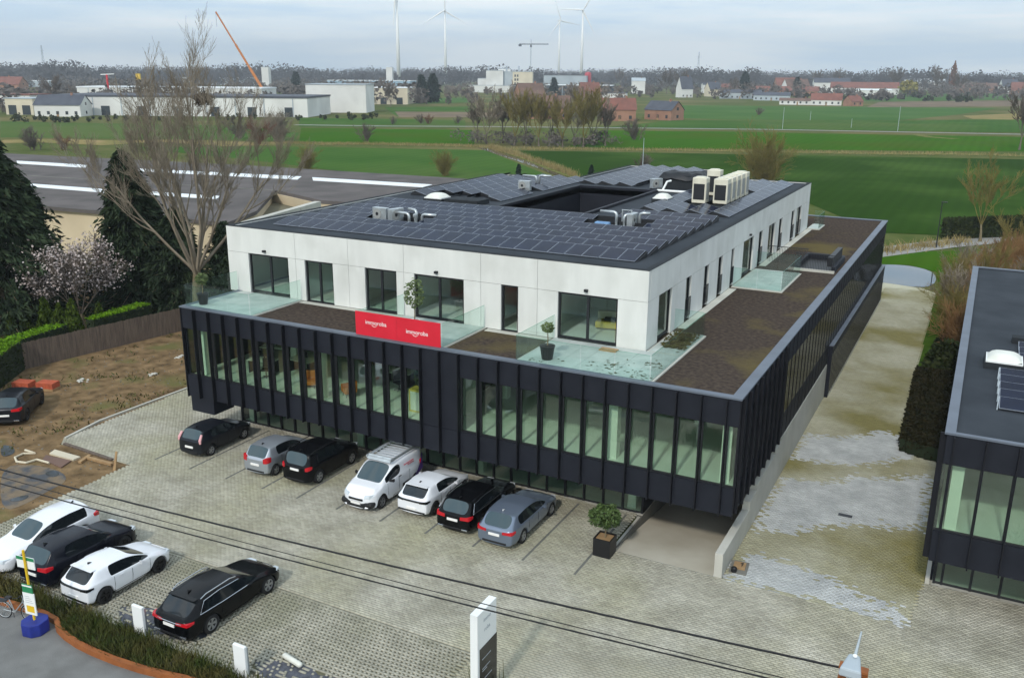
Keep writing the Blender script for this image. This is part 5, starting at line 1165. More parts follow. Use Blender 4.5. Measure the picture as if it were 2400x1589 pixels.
passat = spec(W=1.83,H=1.47,wb=2.79,ro=1.06,fo=.92,yrb=-.94,yrr=-.56,yrf=1.52,yco=2.32,zrb=.99,zc=.97,zn=.74,zb=(.97,.91),pil=[(-.56,-.40)],paint='car_black',zl=.76,hl=.18,wl=(.42,.93),pz=.66,rw=.33,rails='black_gloss',exh='chrome',trim='chrome')
a4 = spec(W=1.84,H=1.43,wb=2.82,ro=1.02,fo=.90,yrb=-.88,yrr=-.40,yrf=1.52,yco=2.35,zrb=.97,zc=.96,zn=.73,zb=(.96,.90),pil=[(-.40,-.26)],paint='car_steel',zl=.74,hl=.15,wl=(.42,.94),pz=.62,rw=.33,antm='white_paint')
a6 = spec(W=1.89,H=1.47,wb=2.92,ro=1.08,fo=.94,yrb=-.86,yrr=-.30,yrf=1.55,yco=2.42,zrb=.98,zc=.98,zn=.74,zb=(.97,.92),pil=[(-.30,-.18)],paint='car_black',zl=.76,hl=.13,wl=(.36,.95),pz=.64,rw=.355,rgm='car_glass',rails='chrome',trim='chrome',spoiler='car_black',exh='chrome',wsm='car_glass',band='chrome')
suv = spec(W=1.84,H=1.60,wb=2.70,ro=.90,fo=.90,yrb=-.76,yrr=-.40,yrf=1.48,yco=2.22,zrb=1.08,zc=1.06,zn=.86,zb=(1.07,1.0),pil=[(-.40,.06)],paint='car_blue_black',zl=.86,hl=.18,wl=(.42,.94),pz=.60,rw=.35,rim='rim_dark',sill='sill',exh='chrome')
sw308 = spec(W=1.80,H=1.47,wb=2.73,ro=.96,fo=.89,yrb=-.84,yrr=-.50,yrf=1.46,yco=2.26,zrb=1.0,zc=.98,zn=.76,zb=(.98,.92),pil=[(-.50,-.34)],paint='car_white',zl=.78,hl=.2,wl=(.6,.94),pz=.45,rw=.33,wsm='car_glass_lit')
van = spec(W=1.81,H=1.80,wb=2.73,ro=.78,fo=.87,yrb=-.76,yrr=-.66,yrf=1.72,yco=2.62,zrb=1.2,zc=1.16,zn=.92,zb=(1.2,1.1),pil=[(-.64,1.14)],paint='car_white',tum=.88,blind=1,zl=.9,hl=.3,wl=(.8,.95),pz=.6,rw=.32,rim='rim_steel',sill='sill',hand=(1.2,),handm='black_plastic',mirm='black_plastic')
car('hatchback', 'dark anthracite hatchback with tall pale tail lights, leftmost of the back row', 'car', 3.15-.75, -1.80, .04, punto)
car('hatchback', 'small silver hatchback beside the black off-roader', 'car', 7.78-.75, -2.05, .03, yaris)
car('off_roader', 'boxy black off-roader parked between silver hatchback and van', 'car', 10.25-.80, -1.72, 0, jeep)
vn = car('delivery_van', 'white delivery van with roof rack and purple swoosh facing the camera', 'van', 14.5-.80, .28, PI, van)
car('hatchback', 'white hatchback with black wheels between the van and the black estate', 'car', 17.02-.78, -1.85, 0, h208)
car('estate_car', 'black estate car with red tail lights next to the grey-blue estate', 'car', 19.5-.82, -1.98, .01, passat)
car('estate_car', 'metallic grey-blue estate car at the right end of the back row', 'car', 21.7-.82, -2.25, 0, a4)
car('estate_car', 'white estate car facing the camera at the left edge of the front row', 'car', 5.0-.80, -10.95, PI+.0, sw308)
car('sport_utility', 'dark blue-black sport utility car between the two white front-row cars', 'car', 7.45-.82, -13.55, .03, suv)
car('hatchback', 'white hatchback with black wheels on the grass grid paving', 'car', 9.9-.78, -13.8, -.01, h208)
car('estate_car', 'black estate car with chrome window trim and silver wheels, nearest the street', 'car', 14.82-.85, -13.3, 0, a6)
car('sport_utility', 'dark car parked on the vacant lot cut by the left edge', 'car', -10.45, -3.65, .66, dict(suv, paint='car_anthracite', rim='rim_dark'))
# van details: roof rack, lettering, swoosh
Hh = van['H']
for sx in (-1, 1):
    MB().box(sx*.68-.03, sx*.68+.03, -.6, 1.75, Hh+.06, Hh+.17).build('rack_rail', 'galvanised', vn)
for q in range(9): MB().tube([(-.66,-.5+.27*q,Hh+.12),(.66,-.5+.27*q,Hh+.12)], .02, 6).build('rack_bar', 'galvanised', vn)
MB().add([(-.66,1.76,Hh+.02),(.66,1.76,Hh+.02),(.62,1.6,Hh+.2),(-.62,1.6,Hh+.2)], [(0,1,2,3)]).build('rack_deflector', 'galvanised', vn)
for sx in (-1, 1):
    MB().add([(sx*.925,-.62,.75),(sx*.925,-.2,.55),(sx*.925,.2,.5),(sx*.925,-.1,.75),(sx*.91,-.45,1.1),(sx*.865,-.58,1.45),(sx*.84,-.66,1.6)], [(0,1,2,3,4,5,6)] if sx < 0 else [(6,5,4,3,2,1,0)]).build('swoosh', 'purple', vn)
    for q, (l_, z_) in enumerate(((.8,1.42),(.5,1.33))): MB().box(sx*(.862+.01*q)-.012, sx*(.862+.01*q)+.012, .1, .1+l_, z_, z_+.045).build('lettering_line', 'text_red', vn)
    MB().box(sx*.905-.006, sx*.905+.012, 0.3, 1.1, .42, .58).build('side_moulding', 'black_plastic', vn)
MB().add([(-.4,2.95,1.092),(.4,2.95,1.092),(.4,2.88,1.108),(-.4,2.88,1.108)], [(0,1,2,3)]).build('lettering_line', 'text_red', vn)
MB().add([(-.3,3.06,1.066),(.3,3.06,1.066),(.3,3.02,1.077),(-.3,3.02,1.077)], [(0,1,2,3)]).build('lettering_line', 'text_red', vn)
MB().box(-.88, .88, van['wb']+van['fo']-.42, van['wb']+van['fo']-.02, .26, .56).build('front_bumper', 'black_plastic', vn, bevel=.12)
MB().box(-.26, .26, van['wb']+van['fo']-.02, van['wb']+van['fo']+.01, .42, .53).build('number_plate', 'plate', vn)

# ------------------------------------------------------------------ trees, shrubs, hedges
def bare_tree_meshes(seed, h_, tr, fork, limbs, lev, spread, ratio, kids, up, rmin, m_t, m_c, lean=.45, n_=4, wob=.12, ln0=None):
    rs = np.random.RandomState(seed); tseg = []; p = np.zeros(3); d = np.array([0, 0, 1.])
    for i in range(4):
        d = d+rs.normal(0, .05, 3); d /= np.linalg.norm(d); q = p+d*fork/4; tseg.append((*p, *q, tr*(1-.1*i), tr*(1-.1*(i+1)))); p = q
    tseg[0] = (*tseg[0][:6], tr*1.35, tr*.92)
    segs, tips = [], []
    for k_ in range(limbs):
        a = 2*PI*k_/limbs+rs.uniform(-.3, .3); ln_ = lean*rs.uniform(.35, 1.15)
        dn = np.array([math.cos(a)*math.sin(ln_), math.sin(a)*math.sin(ln_), math.cos(ln_)])
        grow(segs, tips, p-d*rs.uniform(0, fork*.12), dn, (ln0 or (h_-fork)*.62)*rs.uniform(.8, 1.15), tr*.34, lev, rs, spread, ratio, kids, up, rmin, wob)
    return segs_mesh('trunk', tseg, m_t, 8), segs_mesh('crown', segs, m_c, n_), np.array(tips)
def tree_thing(name, label, cat, loc, meshes, rz=0, sc=1, group=None):
    t = thing(name, label, cat, loc, rz, group, sc=sc); place('trunk', meshes[0], t); place('crown', meshes[1], t); return t
big = bare_tree_meshes(11, 22, .48, 5.0, 11, 4, .52, .52, 2, 1.6, .009, 'bark', 'twig', .92, 3, .11, 10.2)
_m = big[2].mean(0)
bt = tree_thing('bare_tree', 'tall leafless tree with forked trunk rising left of the building', 'tree', (-15.9, 15.9, -.1), big, YAW+PI/2-math.atan2(_m[1], _m[0]), .95)
rs = np.random.RandomState(2)
nest_c = rs.normal(0, .24, (700, 3))*np.array([1,1,.7]); v, f = quads(nest_c, .1, rs, 5)
nest = place('bird_nest', npmesh('bird_nest', v, f, 'twig_grey'), loc=(-13.8, 16.2, 17.4)); tag(nest, 'dark bird nest high in the tall leafless tree', 'nest')
def conifer_meshes(seed, h_, r0, nb, m_, droop=.35, leaf=.42, per=26):
    rs = np.random.RandomState(seed); segs = [(0,0,0,0,0,h_,r0*.07,.03)]; cs = []; dr = []
    for b in range(nb):
        fz = rs.uniform(.06, 1)**.85; a = rs.uniform(0, 2*PI); ln_ = r0*(1-fz)**.75*(rs.uniform(.35, 1.0) if rs.rand() < .7 else rs.uniform(.9, 1.35))+.25; z = h_*fz
        e = np.array([math.cos(a)*ln_, math.sin(a)*ln_, z-droop*ln_*rs.uniform(.4, 1.4)+.25*ln_*rs.rand()])
        segs.append((0, 0, z, *e, .05, .015))
        t_ = rs.uniform(.25, 1.05, per)[:, None]; pts = np.array([0, 0, z])+(e-np.array([0, 0, z]))*t_+rs.normal(0, .16+.1*ln_/r0, (per, 3))
        cs.append(pts); dr.append(np.repeat([[math.cos(a), math.sin(a), -.55]], per, 0))
    cs = np.concatenate(cs); v, f = quads(cs, leaf, rs, 3.4, drop=np.concatenate(dr))
    return segs_mesh('trunk', segs, 'bark', 5), npmesh('crown', v, f, m_)
con = [conifer_meshes(1, 16, 5.0, 480, 'conifer', .4, .2, 80), conifer_meshes(2, 13, 4.0, 380, 'conifer', .45, .19, 76), conifer_meshes(3, 9, 3.6, 300, 'conifer', .35, .19, 70)]
for (x, y), k_, sc_, lb in (((-27.0,7.6),0,1.0,'huge dark conifer at the left edge of the garden'), ((-23.5,16.6),1,1.0,'dark drooping conifer left of the tall leafless tree'), ((-20.2,18.2),2,.95,'dark conifer filling the gap below the leafless tree'),
                        ((-33.5,14.5),2,1.15,'dark conifer behind the blossoming tree'), ((-30,2.5),2,.9,'dark conifer low at the left edge by the hedge'), ((-18.2,21.5),2,.8,'dark evergreen beside the white building corner'), ((-26.5,20.5),2,1.1,'dark evergreen between the two big conifers')):
    tree_thing('conifer', lb, 'conifer', (x, y, -.1), con[k_], x, sc_)
# blossoming tree
tr_ = bare_tree_meshes(5, 6.5, .14, 1.6, 6, 3, .55, .55, 2, .8, .014, 'bark', 'twig_grey', .85, 4)
t = tree_thing('blossom_tree', 'pale pink blossoming tree in the garden between dark conifers', 'tree', (-22.0, 10.2, -.1), tr_, .7, 1.15)
rs = np.random.RandomState(6); tp = tr_[2]; cs = (np.repeat(tp, 3, 0)+rs.normal(0, .25, (len(tp)*3, 3))); v, f = quads(cs, .13, rs, 1.2); place('blossom', npmesh('blossom', v, f, 'blossom'), t)
# clipped cones
def cone_mesh(seed, h_, r0, m_, n_=900):
    rs = np.random.RandomState(seed); z = rs.uniform(0, 1, n_)**1.2; a = rs.uniform(0, 2*PI, n_); r_ = r0*np.clip(1-z, .0, 1)**.7*rs.uniform(.75, 1.05, n_)
    v, f = quads(np.stack([r_*np.cos(a), r_*np.sin(a), z*h_+.1], 1), .16, rs, 1.8, drop=np.repeat([[0, 0, 1.]], n_, 0)); return npmesh('crown', v, f, m_)
cm = [cone_mesh(1, 2.9, .8, 'thuja'), cone_mesh(2, 2.6, .75, 'thuja')]
cone_tr = MB().tube([(0,0,0),(0,0,1.8)], [.06,.02], 6).mesh('trunk', 'bark')
for i, (x, y, sc_, lb) in enumerate(((-21.6,7.0,1.25,'clipped green conical thuja left of the pair behind the fence'),(-20.9,7.6,1.2,'clipped green conical thuja in the middle behind the fence'),(-19.9,7.9,1.2,'clipped green conical thuja standing nearest the fence'),(-24.6,6.3,.9,'small conical thuja by the hedge, left of two'),(-24.0,7.0,.9,'small conical thuja by the hedge, right of two'),(-19.6,9.9,1.1,'conical thuja under the blossoming tree'))):
    tree_thing('thuja', lb, 'thuja', (x, y, -.1), (cone_tr, cm[i % 2]), x, sc_, 'clipped thuja cones in the garden')
def hedge(label, poly, h_, m_, n_, ls, seed, z0=-.06):
    t = thing('hedge', label, 'hedge', (poly[0][0], poly[0][1], 0), wc=True); poly = [p[:2] for p in poly]
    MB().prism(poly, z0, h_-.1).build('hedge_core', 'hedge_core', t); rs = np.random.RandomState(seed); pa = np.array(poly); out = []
    while sum(len(o) for o in out) < n_:
        c_ = rs.uniform(pa.min(0), pa.max(0), (4000, 2)); c_ = c_[inpoly(c_[:, 0], c_[:, 1], poly)]; out.append(np.column_stack([c_, rs.normal(h_-.06, .05, len(c_))]))
    e_ = [];
    for i in range(len(poly)):
        a, b = np.array(poly[i]), np.array(poly[(i+1) % len(poly)]); k2 = int(np.linalg.norm(b-a)*h_*60); tt = rs.rand(k2)[:, None]
        e_.append(np.column_stack([a+(b-a)*tt+rs.normal(0, .05, (k2, 2)), rs.uniform(0, h_, k2)]))
    v, f = quads(np.concatenate(out), ls, rs, 1.6); place('foliage', npmesh('foliage', v, f, m_), t)
    v, f = quads(np.concatenate(e_), ls, rs, 1.6); place('side_foliage', npmesh('side_foliage', v, f, 'hedge_dark' if m_ == 'hedge_dark' else 'shrub_dark'), t); return t  # green hedges: darker side leaves carry painted shade and the woody inside
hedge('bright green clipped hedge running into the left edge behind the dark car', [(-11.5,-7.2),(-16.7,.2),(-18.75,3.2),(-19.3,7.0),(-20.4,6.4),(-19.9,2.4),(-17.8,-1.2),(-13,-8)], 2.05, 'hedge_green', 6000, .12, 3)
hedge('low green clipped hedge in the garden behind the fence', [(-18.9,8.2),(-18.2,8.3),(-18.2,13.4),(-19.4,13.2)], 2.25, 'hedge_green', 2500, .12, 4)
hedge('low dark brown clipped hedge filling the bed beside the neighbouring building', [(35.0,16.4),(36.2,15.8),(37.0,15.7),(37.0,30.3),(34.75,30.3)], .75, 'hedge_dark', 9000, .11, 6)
hedge('dark clipped hedge across the lane at the field edge', [(33.6,90),(45,100),(44.2,101),(33,91)], 2.4, 'shrub_dark', 2000, .3, 5)
gs = thing('garden_sculpture', 'small yellow and white garden ornament at the left edge', 'ornament', (-21.0, 2.2, 0)); MB().lathe([(.25,0),(.3,.6),(.12,.8)], 8).build('base', 'yellow', gs); MB().lathe([(.1,.8),(.16,1.1),(.02,1.4)], 8).build('figure', 'white_paint', gs)
# shrubs of upright shoots
def shrub_meshes(seed, h_, r0, shoots, m_, rmin=.02):
    rs = np.random.RandomState(seed); segs, tips = [], []
    for i in range(shoots):
        a = rs.uniform(0, 2*PI); ln_ = rs.uniform(.05, .7)*r0/h_*1.5; dn = np.array([math.cos(a)*math.sin(ln_), math.sin(a)*math.sin(ln_), math.cos(ln_)])
        grow(segs, tips, rs.normal(0, r0*.16, 3)*np.array([1,1,0]), dn, h_*rs.uniform(.5, .85), .05, 2, rs, .6, .45, 3, .35, rmin, .1)
    st = [(0,0,0,0,0,h_*.2,.1,.06)]
    return segs_mesh('trunk', st, 'bark', 6), segs_mesh('crown', segs, m_, 3)
so_ = [shrub_meshes(1, 7, 4, 26, 'twig_olive', .016), shrub_meshes(2, 5, 4, 34, 'twig_orange', .018), shrub_meshes(3, 5, 3.5, 30, 'twig', .018), shrub_meshes(4, 3, 2, 10, 'twig_red', .014), shrub_meshes(5, 3, 2, 10, 'twig_grey', .016)]
for i, (x, y, k_, sc_, lb) in enumerate(((37.6,36,1,.8,'orange-brown leafless shrub right behind the neighbouring building corner'), (36.3,41,0,.62,'olive leafless willow shrub above the dark lawn'), (36.9,47,2,.9,'grey-brown leafless shrub beside the driveway end'), (36.2,53,0,.65,'olive leafless willow shrub next to the pond'), (40.2,38.5,1,.95,'orange-brown shrub rising behind the grey neighbouring roof'),
        (39.2,44.5,1,.95,'orange leafless shrub in the thick of the right hedge'), (42.5,50,2,1.0,'brown leafless shrub deep behind the grey roof'), (38.8,58,1,1.0,'orange leafless shrub beyond the pond end'), (43.5,43,1,1.0,'orange-brown shrub at the right picture edge above the roof'), (37.0,62,2,.8,'brown leafless shrub at the pond shore'), (41.5,62,1,1.0,'reddish leafless shrub behind the right hedge'), (45.5,57,2,1.1,'brown leafless shrub far right behind the hedge'), (40,70,1,.9,'reddish shrub by the lane bend'))):
    tree_thing('shrub', lb, 'shrub', (x, y, -.1), so_[k_], i*1.3, sc_, 'leafless shrubs of the right hedge')
rs = np.random.RandomState(8)
for x, y, r_, lb in ((36.5,33.5,1.6,'dark evergreen bush in the shade behind the neighbouring building'), (36.6,38,1.3,'dark evergreen bush beside the shaded lawn')):
    t = thing('evergreen_bush', lb, 'bush', (x, y, -.1)); u = rs.normal(size=(900, 3)); u /= np.linalg.norm(u, axis=1)[:, None]; c_ = u*rs.uniform(.6, 1, (900, 1))*r_; c_[:, 2] = np.abs(c_[:, 2])*1.3; v, f = quads(c_, .25, rs); place('foliage', npmesh('foliage', v, f, 'shrub_dark'), t)
med = [bare_tree_meshes(31, 11, .18, 2.2, 6, 3, .5, .5, 2, 1.2, .018, 'bark', 'twig_olive', .6, 3), bare_tree_meshes(32, 16, .3, 3, 6, 3, .48, .52, 2, 1.1, .045, 'twig_grey', 'twig', .6, 3), bare_tree_meshes(33, 16, .28, 2.5, 7, 3, .42, .52, 2, 1.2, .045, 'twig_grey', 'twig_olive', .5, 3),
       bare_tree_meshes(34, 17, .3, 4, 6, 3, .45, .5, 2, 1.1, .05, 'twig_grey', 'twig_grey', .6, 3)]
tree_thing('bare_tree', 'pale leafless tree standing before the green field at the right', 'tree', (37.39,90.52,0.00), med[0], 0, .95)
tree_thing('bare_tree', 'leafless tree rising from the right hedge beside the lane', 'tree', (41.5, 66, -.1), med[0], 2, .8)
tree_thing('bare_tree', 'leafless tree at the right edge above the neighbouring roof', 'tree', (45.5, 62, -.1), med[0], 4, .95)
tree_thing('bare_tree', 'low leafless tree over the evergreen bushes', 'tree', (39.0, 51, -.1), med[0], 5, .6)
tree_thing('bare_tree', 'leafless tree leaning in at the right picture edge', 'tree', (43.66,258.15,0.00), med[3], 1, .95)
for i, (p, sc_) in enumerate((((2.89,124.92,0.00), 1.45),)):
    tree_thing('shrub', 'broad leafless willow shrub rising behind the rooftop units', 'shrub', p, so_[0], .5, sc_)
CL = [(1118,334,3,.85),(1140,338,1,1.0),(1178,336,3,.9),(1205,341,2,1.05),(1232,338,1,1.1),(1262,342,2,1.0),(1292,336,3,.95),(1318,344,2,1.1),(1345,342,1,1.05),(1366,345,2,1.0),(1392,340,1,1.08),(1418,342,3,.8)]
for i, (px, py, k_, sc_) in enumerate(CL):
    pass
clump = [((-96.73,201.33,0.00),3,.72,'leftmost leafless tree of the clump in the fields'),((-91.17,196.99,0.00),1,.95,'second leafless tree from the left in the field clump'),((-88.83,202.44,0.00),3,.78,'low leafless tree near the left of the field clump'),((-82.26,197.03,0.00),2,1.0,'leafless tree left of the middle of the field clump'),((-81.71,203.13,0.00),1,1.02,'tall leafless tree in the left half of the field clump'),((-75.78,199.35,0.00),2,.95,'leafless tree just left of the clump middle'),((-76.92,210.19,0.00),3,.85,'leafless tree at the middle of the field clump'),((-68.81,200.18,0.00),2,.85,'leafless tree just right of the clump middle'),((-67.36,204.80,0.00),1,.9,'leafless tree in the right half of the field clump'),((-63.36,201.88,0.00),2,1.05,'tallest leafless tree right in the field clump'),((-63.80,210.88,0.00),1,1.0,'second leafless tree from the right in the field clump'),((-59.90,209.62,0.00),3,.72,'rightmost low leafless tree of the field clump')]
for i, (p, k_, sc_, lb) in enumerate(clump): tree_thing('bare_tree', lb, 'tree', (p[0], p[1], -.1), med[k_], i*.9, sc_, 'clump of leafless trees in the fields')
for i, (p, k_, sc_, lb) in enumerate((((-61.44,237.30,0.00),4,2.1,'leafless bush right of the field clump'), ((-125.64,186.54,0.00),4,1.7,'leafless bush in the field left of the clump'), ((-26.82,148.17,0.00),4,1.2,'thin leafless shrub behind the roof edge'), ((-83.81,110.40,0.00),0,.75,'leafless willow shrub behind the flat warehouse roof'), ((-57.71,119.79,0.00),0,.7,'leafless willow shrub in the meadow beside the ditch'), ((-149.28,175.22,0.00),2,1.6,'brown leafless thicket by the tall tree'), ((-145.19,161.91,0.00),3,2.4,'reddish leafless thicket behind the tall tree'), ((-164.84,175.82,0.00),4,2.2,'grey leafless thicket left behind the tall tree'), ((-177.47,116.91,0.00),4,1.9,'grey leafless bush beyond the warehouse at far left'), ((-171.35,120.82,0.00),3,1.3,'low reddish bramble beyond the warehouse'), ((-172.03,266.69,0.00),4,1.0,'small round bush along the farm track, first from left'), ((-166.51,278.27,0.00),4,1.2,'small round bush along the farm track, second from left'), ((-162.16,277.45,0.00),3,1.2,'small reddish bush along the farm track'), ((-154.54,286.72,0.00),4,1.0,'small round bush left of the field clump'), ((-50.10,874.19,0.00),4,1.6,'grey bush at the edge of the ploughed field'), ((16.80,898.13,0.00),4,2.0,'grey bush in the far right field'), ((-71.07,445.74,0.00),4,1.2,'pollard willow in the green field by the farm'))):
    tree_thing('shrub', lb, 'shrub', (p[0], p[1], -.1), so_[k_], i*1.7, sc_, 'shrubs scattered over the fields')
# planting strip grasses, reeds, ground shrubs
def blades(name, centres, h_, w_, m_, seed, lean=.35, label=None):
    rs = np.random.RandomState(seed); n_ = len(centres); a = rs.uniform(0, 2*PI, n_); hh = h_*rs.uniform(.5, 1.3, n_); le = rs.normal(0, lean, (n_, 2))*hh[:, None]
    dx = np.stack([np.cos(a), np.sin(a), np.zeros(n_)], 1)*w_; top = centres+np.column_stack([le, hh])
    v = np.stack([centres-dx, centres+dx, top+dx*.3, top-dx*.3], 1).reshape(-1, 3)
    return tag(place(name, npmesh(name, v, np.arange(n_*4).reshape(-1, 4), m_)), label, kind='stuff')
STRIP = [(-10,-14.25),(.5,-14.4),(8,-14.6),(24.0,-14.8),(24.2,-15.15),(20,-15.2),(16,-15.6),(14.3,-15.9),(12.1,-16.0),(10.4,-15.85),(9.5,-15.45),(8.6,-15.3),(4,-15.75),(-10,-16.4)]
rs = np.random.RandomState(14); c_ = np.column_stack([rs.uniform(-8, 24.2, 60000), rs.uniform(-16.4, -14.2, 60000)]); c_ = c_[inpoly(c_[:, 0], c_[:, 1], STRIP)]
clu = np.sin(c_[:, 0]*2.1+np.sin(c_[:, 1]*3)*2)+rs.normal(0, .6, len(c_)); c_ = c_[clu > -.7][:16000]
blades('strip_grass', np.column_stack([c_, np.full(len(c_), -.05)]), .42, .02, 'sedge', 15, .4, 'unkempt dark grass filling the street planting strip')
def band(pts, w_, n_, seed):
    rs = np.random.RandomState(seed); P = np.array([p[:2] for p in pts]); i = rs.randint(0, len(P)-1, n_); t_ = rs.rand(n_)[:, None]
    return np.column_stack([P[i]+(P[i+1]-P[i])*t_+rs.normal(0, w_, (n_, 2)), np.full(n_, -.05)])
blades('reed_bank', band([(-83.41,185.45,0.00),(-75.64,177.10,0.00),(-65.49,167.04,0.00),(-53.69,153.58,0.00),(-44.68,143.40,0.00),(-34.09,130.55,0.00)], .5, 2200, 3), 1.1, .04, 'reed', 4, .25, 'dry yellow reeds along the ditch')
blades('dry_grass', band([(-142.56,169.42,0.00),(-128.44,170.89,0.00),(-119.49,178.59,0.00),(-107.68,182.46,0.00),(-96.04,186.26,0.00),(-84.12,186.74,0.00)], 1.6, 2600, 5), .6, .05, 'reed', 6, .4, 'dry grass tussocks along the left field edge')
blades('dry_grass', band([(-76.51,184.73,0.00),(-63.92,192.78,0.00),(-50.17,198.22,0.00),(-36.04,205.58,0.00),(-19.60,212.78,0.00),(-5.02,217.23,0.00),(11.17,222.81,0.00),(24.86,231.47,0.00),(46.50,237.56,0.00)], 1.8, 3200, 7), .6, .05, 'reed', 8, .4, 'dry grass tussocks along the right field edge')
blades('lane_grass', band([(24,72),(27,76.3),(31,82.5),(36,90)], .8, 900, 9), .7, .05, 'reed', 10, .4, 'dry tall grass on the far side of the lane')
c_ = np.column_stack([rs.uniform(-20, 0, 9000), rs.uniform(-12, 22, 9000)]); k2 = np.sin(c_[:, 0]*.9+np.sin(c_[:, 1]*.7)*2)*np.cos(c_[:, 1]*.55+c_[:, 0]*.2)+rs.normal(0, .35, len(c_)); c_ = c_[(k2 > .45) & (c_[:, 0] < -6.2) & (c_[:, 0] > -17.5+c_[:, 1]*.08)]
blades('lot_weeds', np.column_stack([c_, np.full(len(c_), -.045)]), .16, .05, 'sedge', 18, .6, 'patchy weeds over the vacant lot')
c_ = np.column_stack([rs.uniform(-17, .2, 1500), rs.uniform(-12, 20, 1500), np.full(1500, -.03)]); c_ = c_[((c_[:, 0] < -6.3) | (c_[:, 1] < -5)) & (c_[:, 0] > -17+c_[:, 1]*.08)]; v, f = quads(c_, .09, rs, 1.3)
tag(place('lot_stones', npmesh('lot_stones', v, f, 'concrete_dark')), 'small stones strewn over the bare soil', kind='stuff')
blades('totem_grass', np.column_stack([rs.normal(25.6, .5, 1500), rs.normal(-12.3, .45, 1500), np.zeros(1500)]), .55, .02, 'sedge', 12, .4, 'bushy grass around the foot of the totem sign')
o = struct('totem_bed', MB().prism([(24.9,-13.2),(26.6,-13.2),(26.6,-11.3),(24.9,-11.3)], .003, .02), 'soil')
iv = np.column_stack([rs.normal(25.5, .3, 500), rs.uniform(5.2, 7.9, 500), np.full(500, ZT+.1)]); iv = iv[(iv[:, 0] > 24.8) & (iv[:, 0] < 26.1)]; v, f = quads(iv, .14, rs)
tag(place('creeper', npmesh('creeper', v, f, 'ivy')), 'brown green creeper spreading over the terrace corner', kind='stuff')
# moss tufts at the right picture edge
c_ = np.column_stack([rs.normal(41.2, .5, 700), rs.normal(-6.6, .9, 700), np.zeros(700)]); blades('edge_weeds', c_, .2, .03, 'ivy', 17, .5, 'brown weeds on the paving at the right edge')

# ------------------------------------------------------------------ the warehouse behind the garden
wh = thing('warehouse', 'low warehouse with wide dark roof and white skylight strips behind the garden', 'warehouse', (-70, 50, 0), wc=True)
RP = [(-74.79,24.36,5.00),(-56.98,30.78,5.00),(-36.72,32.45,5.00),(-28.67,32.32,5.00),(-31.78,39.87,5.00),(-42.32,54.70,5.00),(-31.27,50.04,5.00),(-22.89,50.82,5.00),(-27.66,78.20,5.00),(-69.33,76.56,5.00),(-117.01,71.06,5.00),(-164.17,72.44,5.00)]
MB().prism([p[:2] for p in RP], 4.6, 5.0).build('roof', 'roof_far', wh)
mbw = MB(); PW2 = [Vector(p[:2]) for p in RP]; cen = sum(PW2, Vector((0, 0)))/len(PW2); mbw.prism([p+(cen-p).normalized()*.5 for p in PW2], -.1, 4.598); mbw.build('wall', 'wall_beige', wh)
for q in ([(-104.42,62.50,5.00),(-88.76,63.73,5.00),(-85.70,60.88,5.00),(-100.37,59.84,5.00)], [(-81.47,63.48,5.00),(-49.51,68.17,5.00),(-47.54,64.95,5.00),(-78.21,60.99,5.00)], [(-47.51,68.09,5.00),(-28.36,69.46,5.00),(-27.89,66.45,5.00),(-45.02,65.25,5.00)], [(-74.65,43.34,5.00),(-58.71,44.42,5.00),(-56.89,42.10,5.00),(-71.54,41.39,5.00)], [(-54.57,45.40,5.00),(-43.70,46.67,5.00),(-42.23,44.44,5.00),(-52.30,43.41,5.00)]):
    MB().prism([p[:2] for p in q], 5.001, 5.06).build('skylight_strip', 'roof_white', wh)
for a, b in (((-83.42,49.53,5.00), (-49.94,53.25,5.00)), ((-49.48,53.53,5.00), (-42.25,54.23,5.00))):
    a, b = Vector(a[:2]), Vector(b[:2]); n_ = Vector((-(b-a).y, (b-a).x)).normalized()*.15; MB().prism([a-n_, b-n_, b+n_, a+n_], 5.001, 5.04).build('roof_seam', 'concrete_dark', wh)
MB().prism([p[:2] for p in ((-35.04,40.56,3.50),(-41.52,50.23,3.50),(-49.01,61.63,3.50),(-36.44,56.29,3.50),(-32.86,57.50,3.50),(-29.41,43.82,3.50))], -.1, 3.5).build('annex_roof', 'roof_moss', wh)
pw = thing('boundary_wall', 'pale concrete wall top running behind the left roof edge', 'wall', (-8, 16, 0), wc=True)
a, b = Vector((-21.41,24.55,6.20)[:2]), Vector((-25.36,42.36,6.20)[:2]); n_ = Vector((-(b-a).y, (b-a).x)).normalized()*.35
for i in range(4):
    p, q = a.lerp(b, i/4), a.lerp(b, (i+1)/4-.004); MB().prism([p-n_, q-n_, q+n_, p+n_], -.1, 6.2).build('wall_segment', 'concrete', pw)

# ------------------------------------------------------------------ far buildings
def hall(label, p, rz, w_, d_, h_, wm, rm, par=.4, doors=0, ribs=0, cat='warehouse', name='warehouse'):
    t = thing(name, label, cat, (p[0], p[1], -.1), rz)
    MB().box(-w_/2, w_/2, -d_/2, d_/2, 0, h_).build('wall', wm, t); MB().box(-w_/2-.3, w_/2+.3, -d_/2-.3, d_/2+.3, h_+.001, h_+par).build('roof', rm, t)
    for i in range(doors): MB().box(-w_/2+w_*(i+.5)/doors-2, -w_/2+w_*(i+.5)/doors+2, -d_/2-.12, -d_/2-.01, .1, min(4.2, h_*.6)).build('door', 'win_dark', t)
    for i in range(ribs): MB().box(-w_/2+w_*(i+.5)/ribs-.2, -w_/2+w_*(i+.5)/ribs+.2, -d_/2-.2, -d_/2-.01, 0, h_*.97).build('wall_rib', 'wall_grey', t)
    return t
FA = -.0
hall('tall plain white warehouse block at the right end of the long hall', (-262.98,351.64,0.00), .47, 30, 26, 13.5, 'wall_white', 'wall_grey', .3)
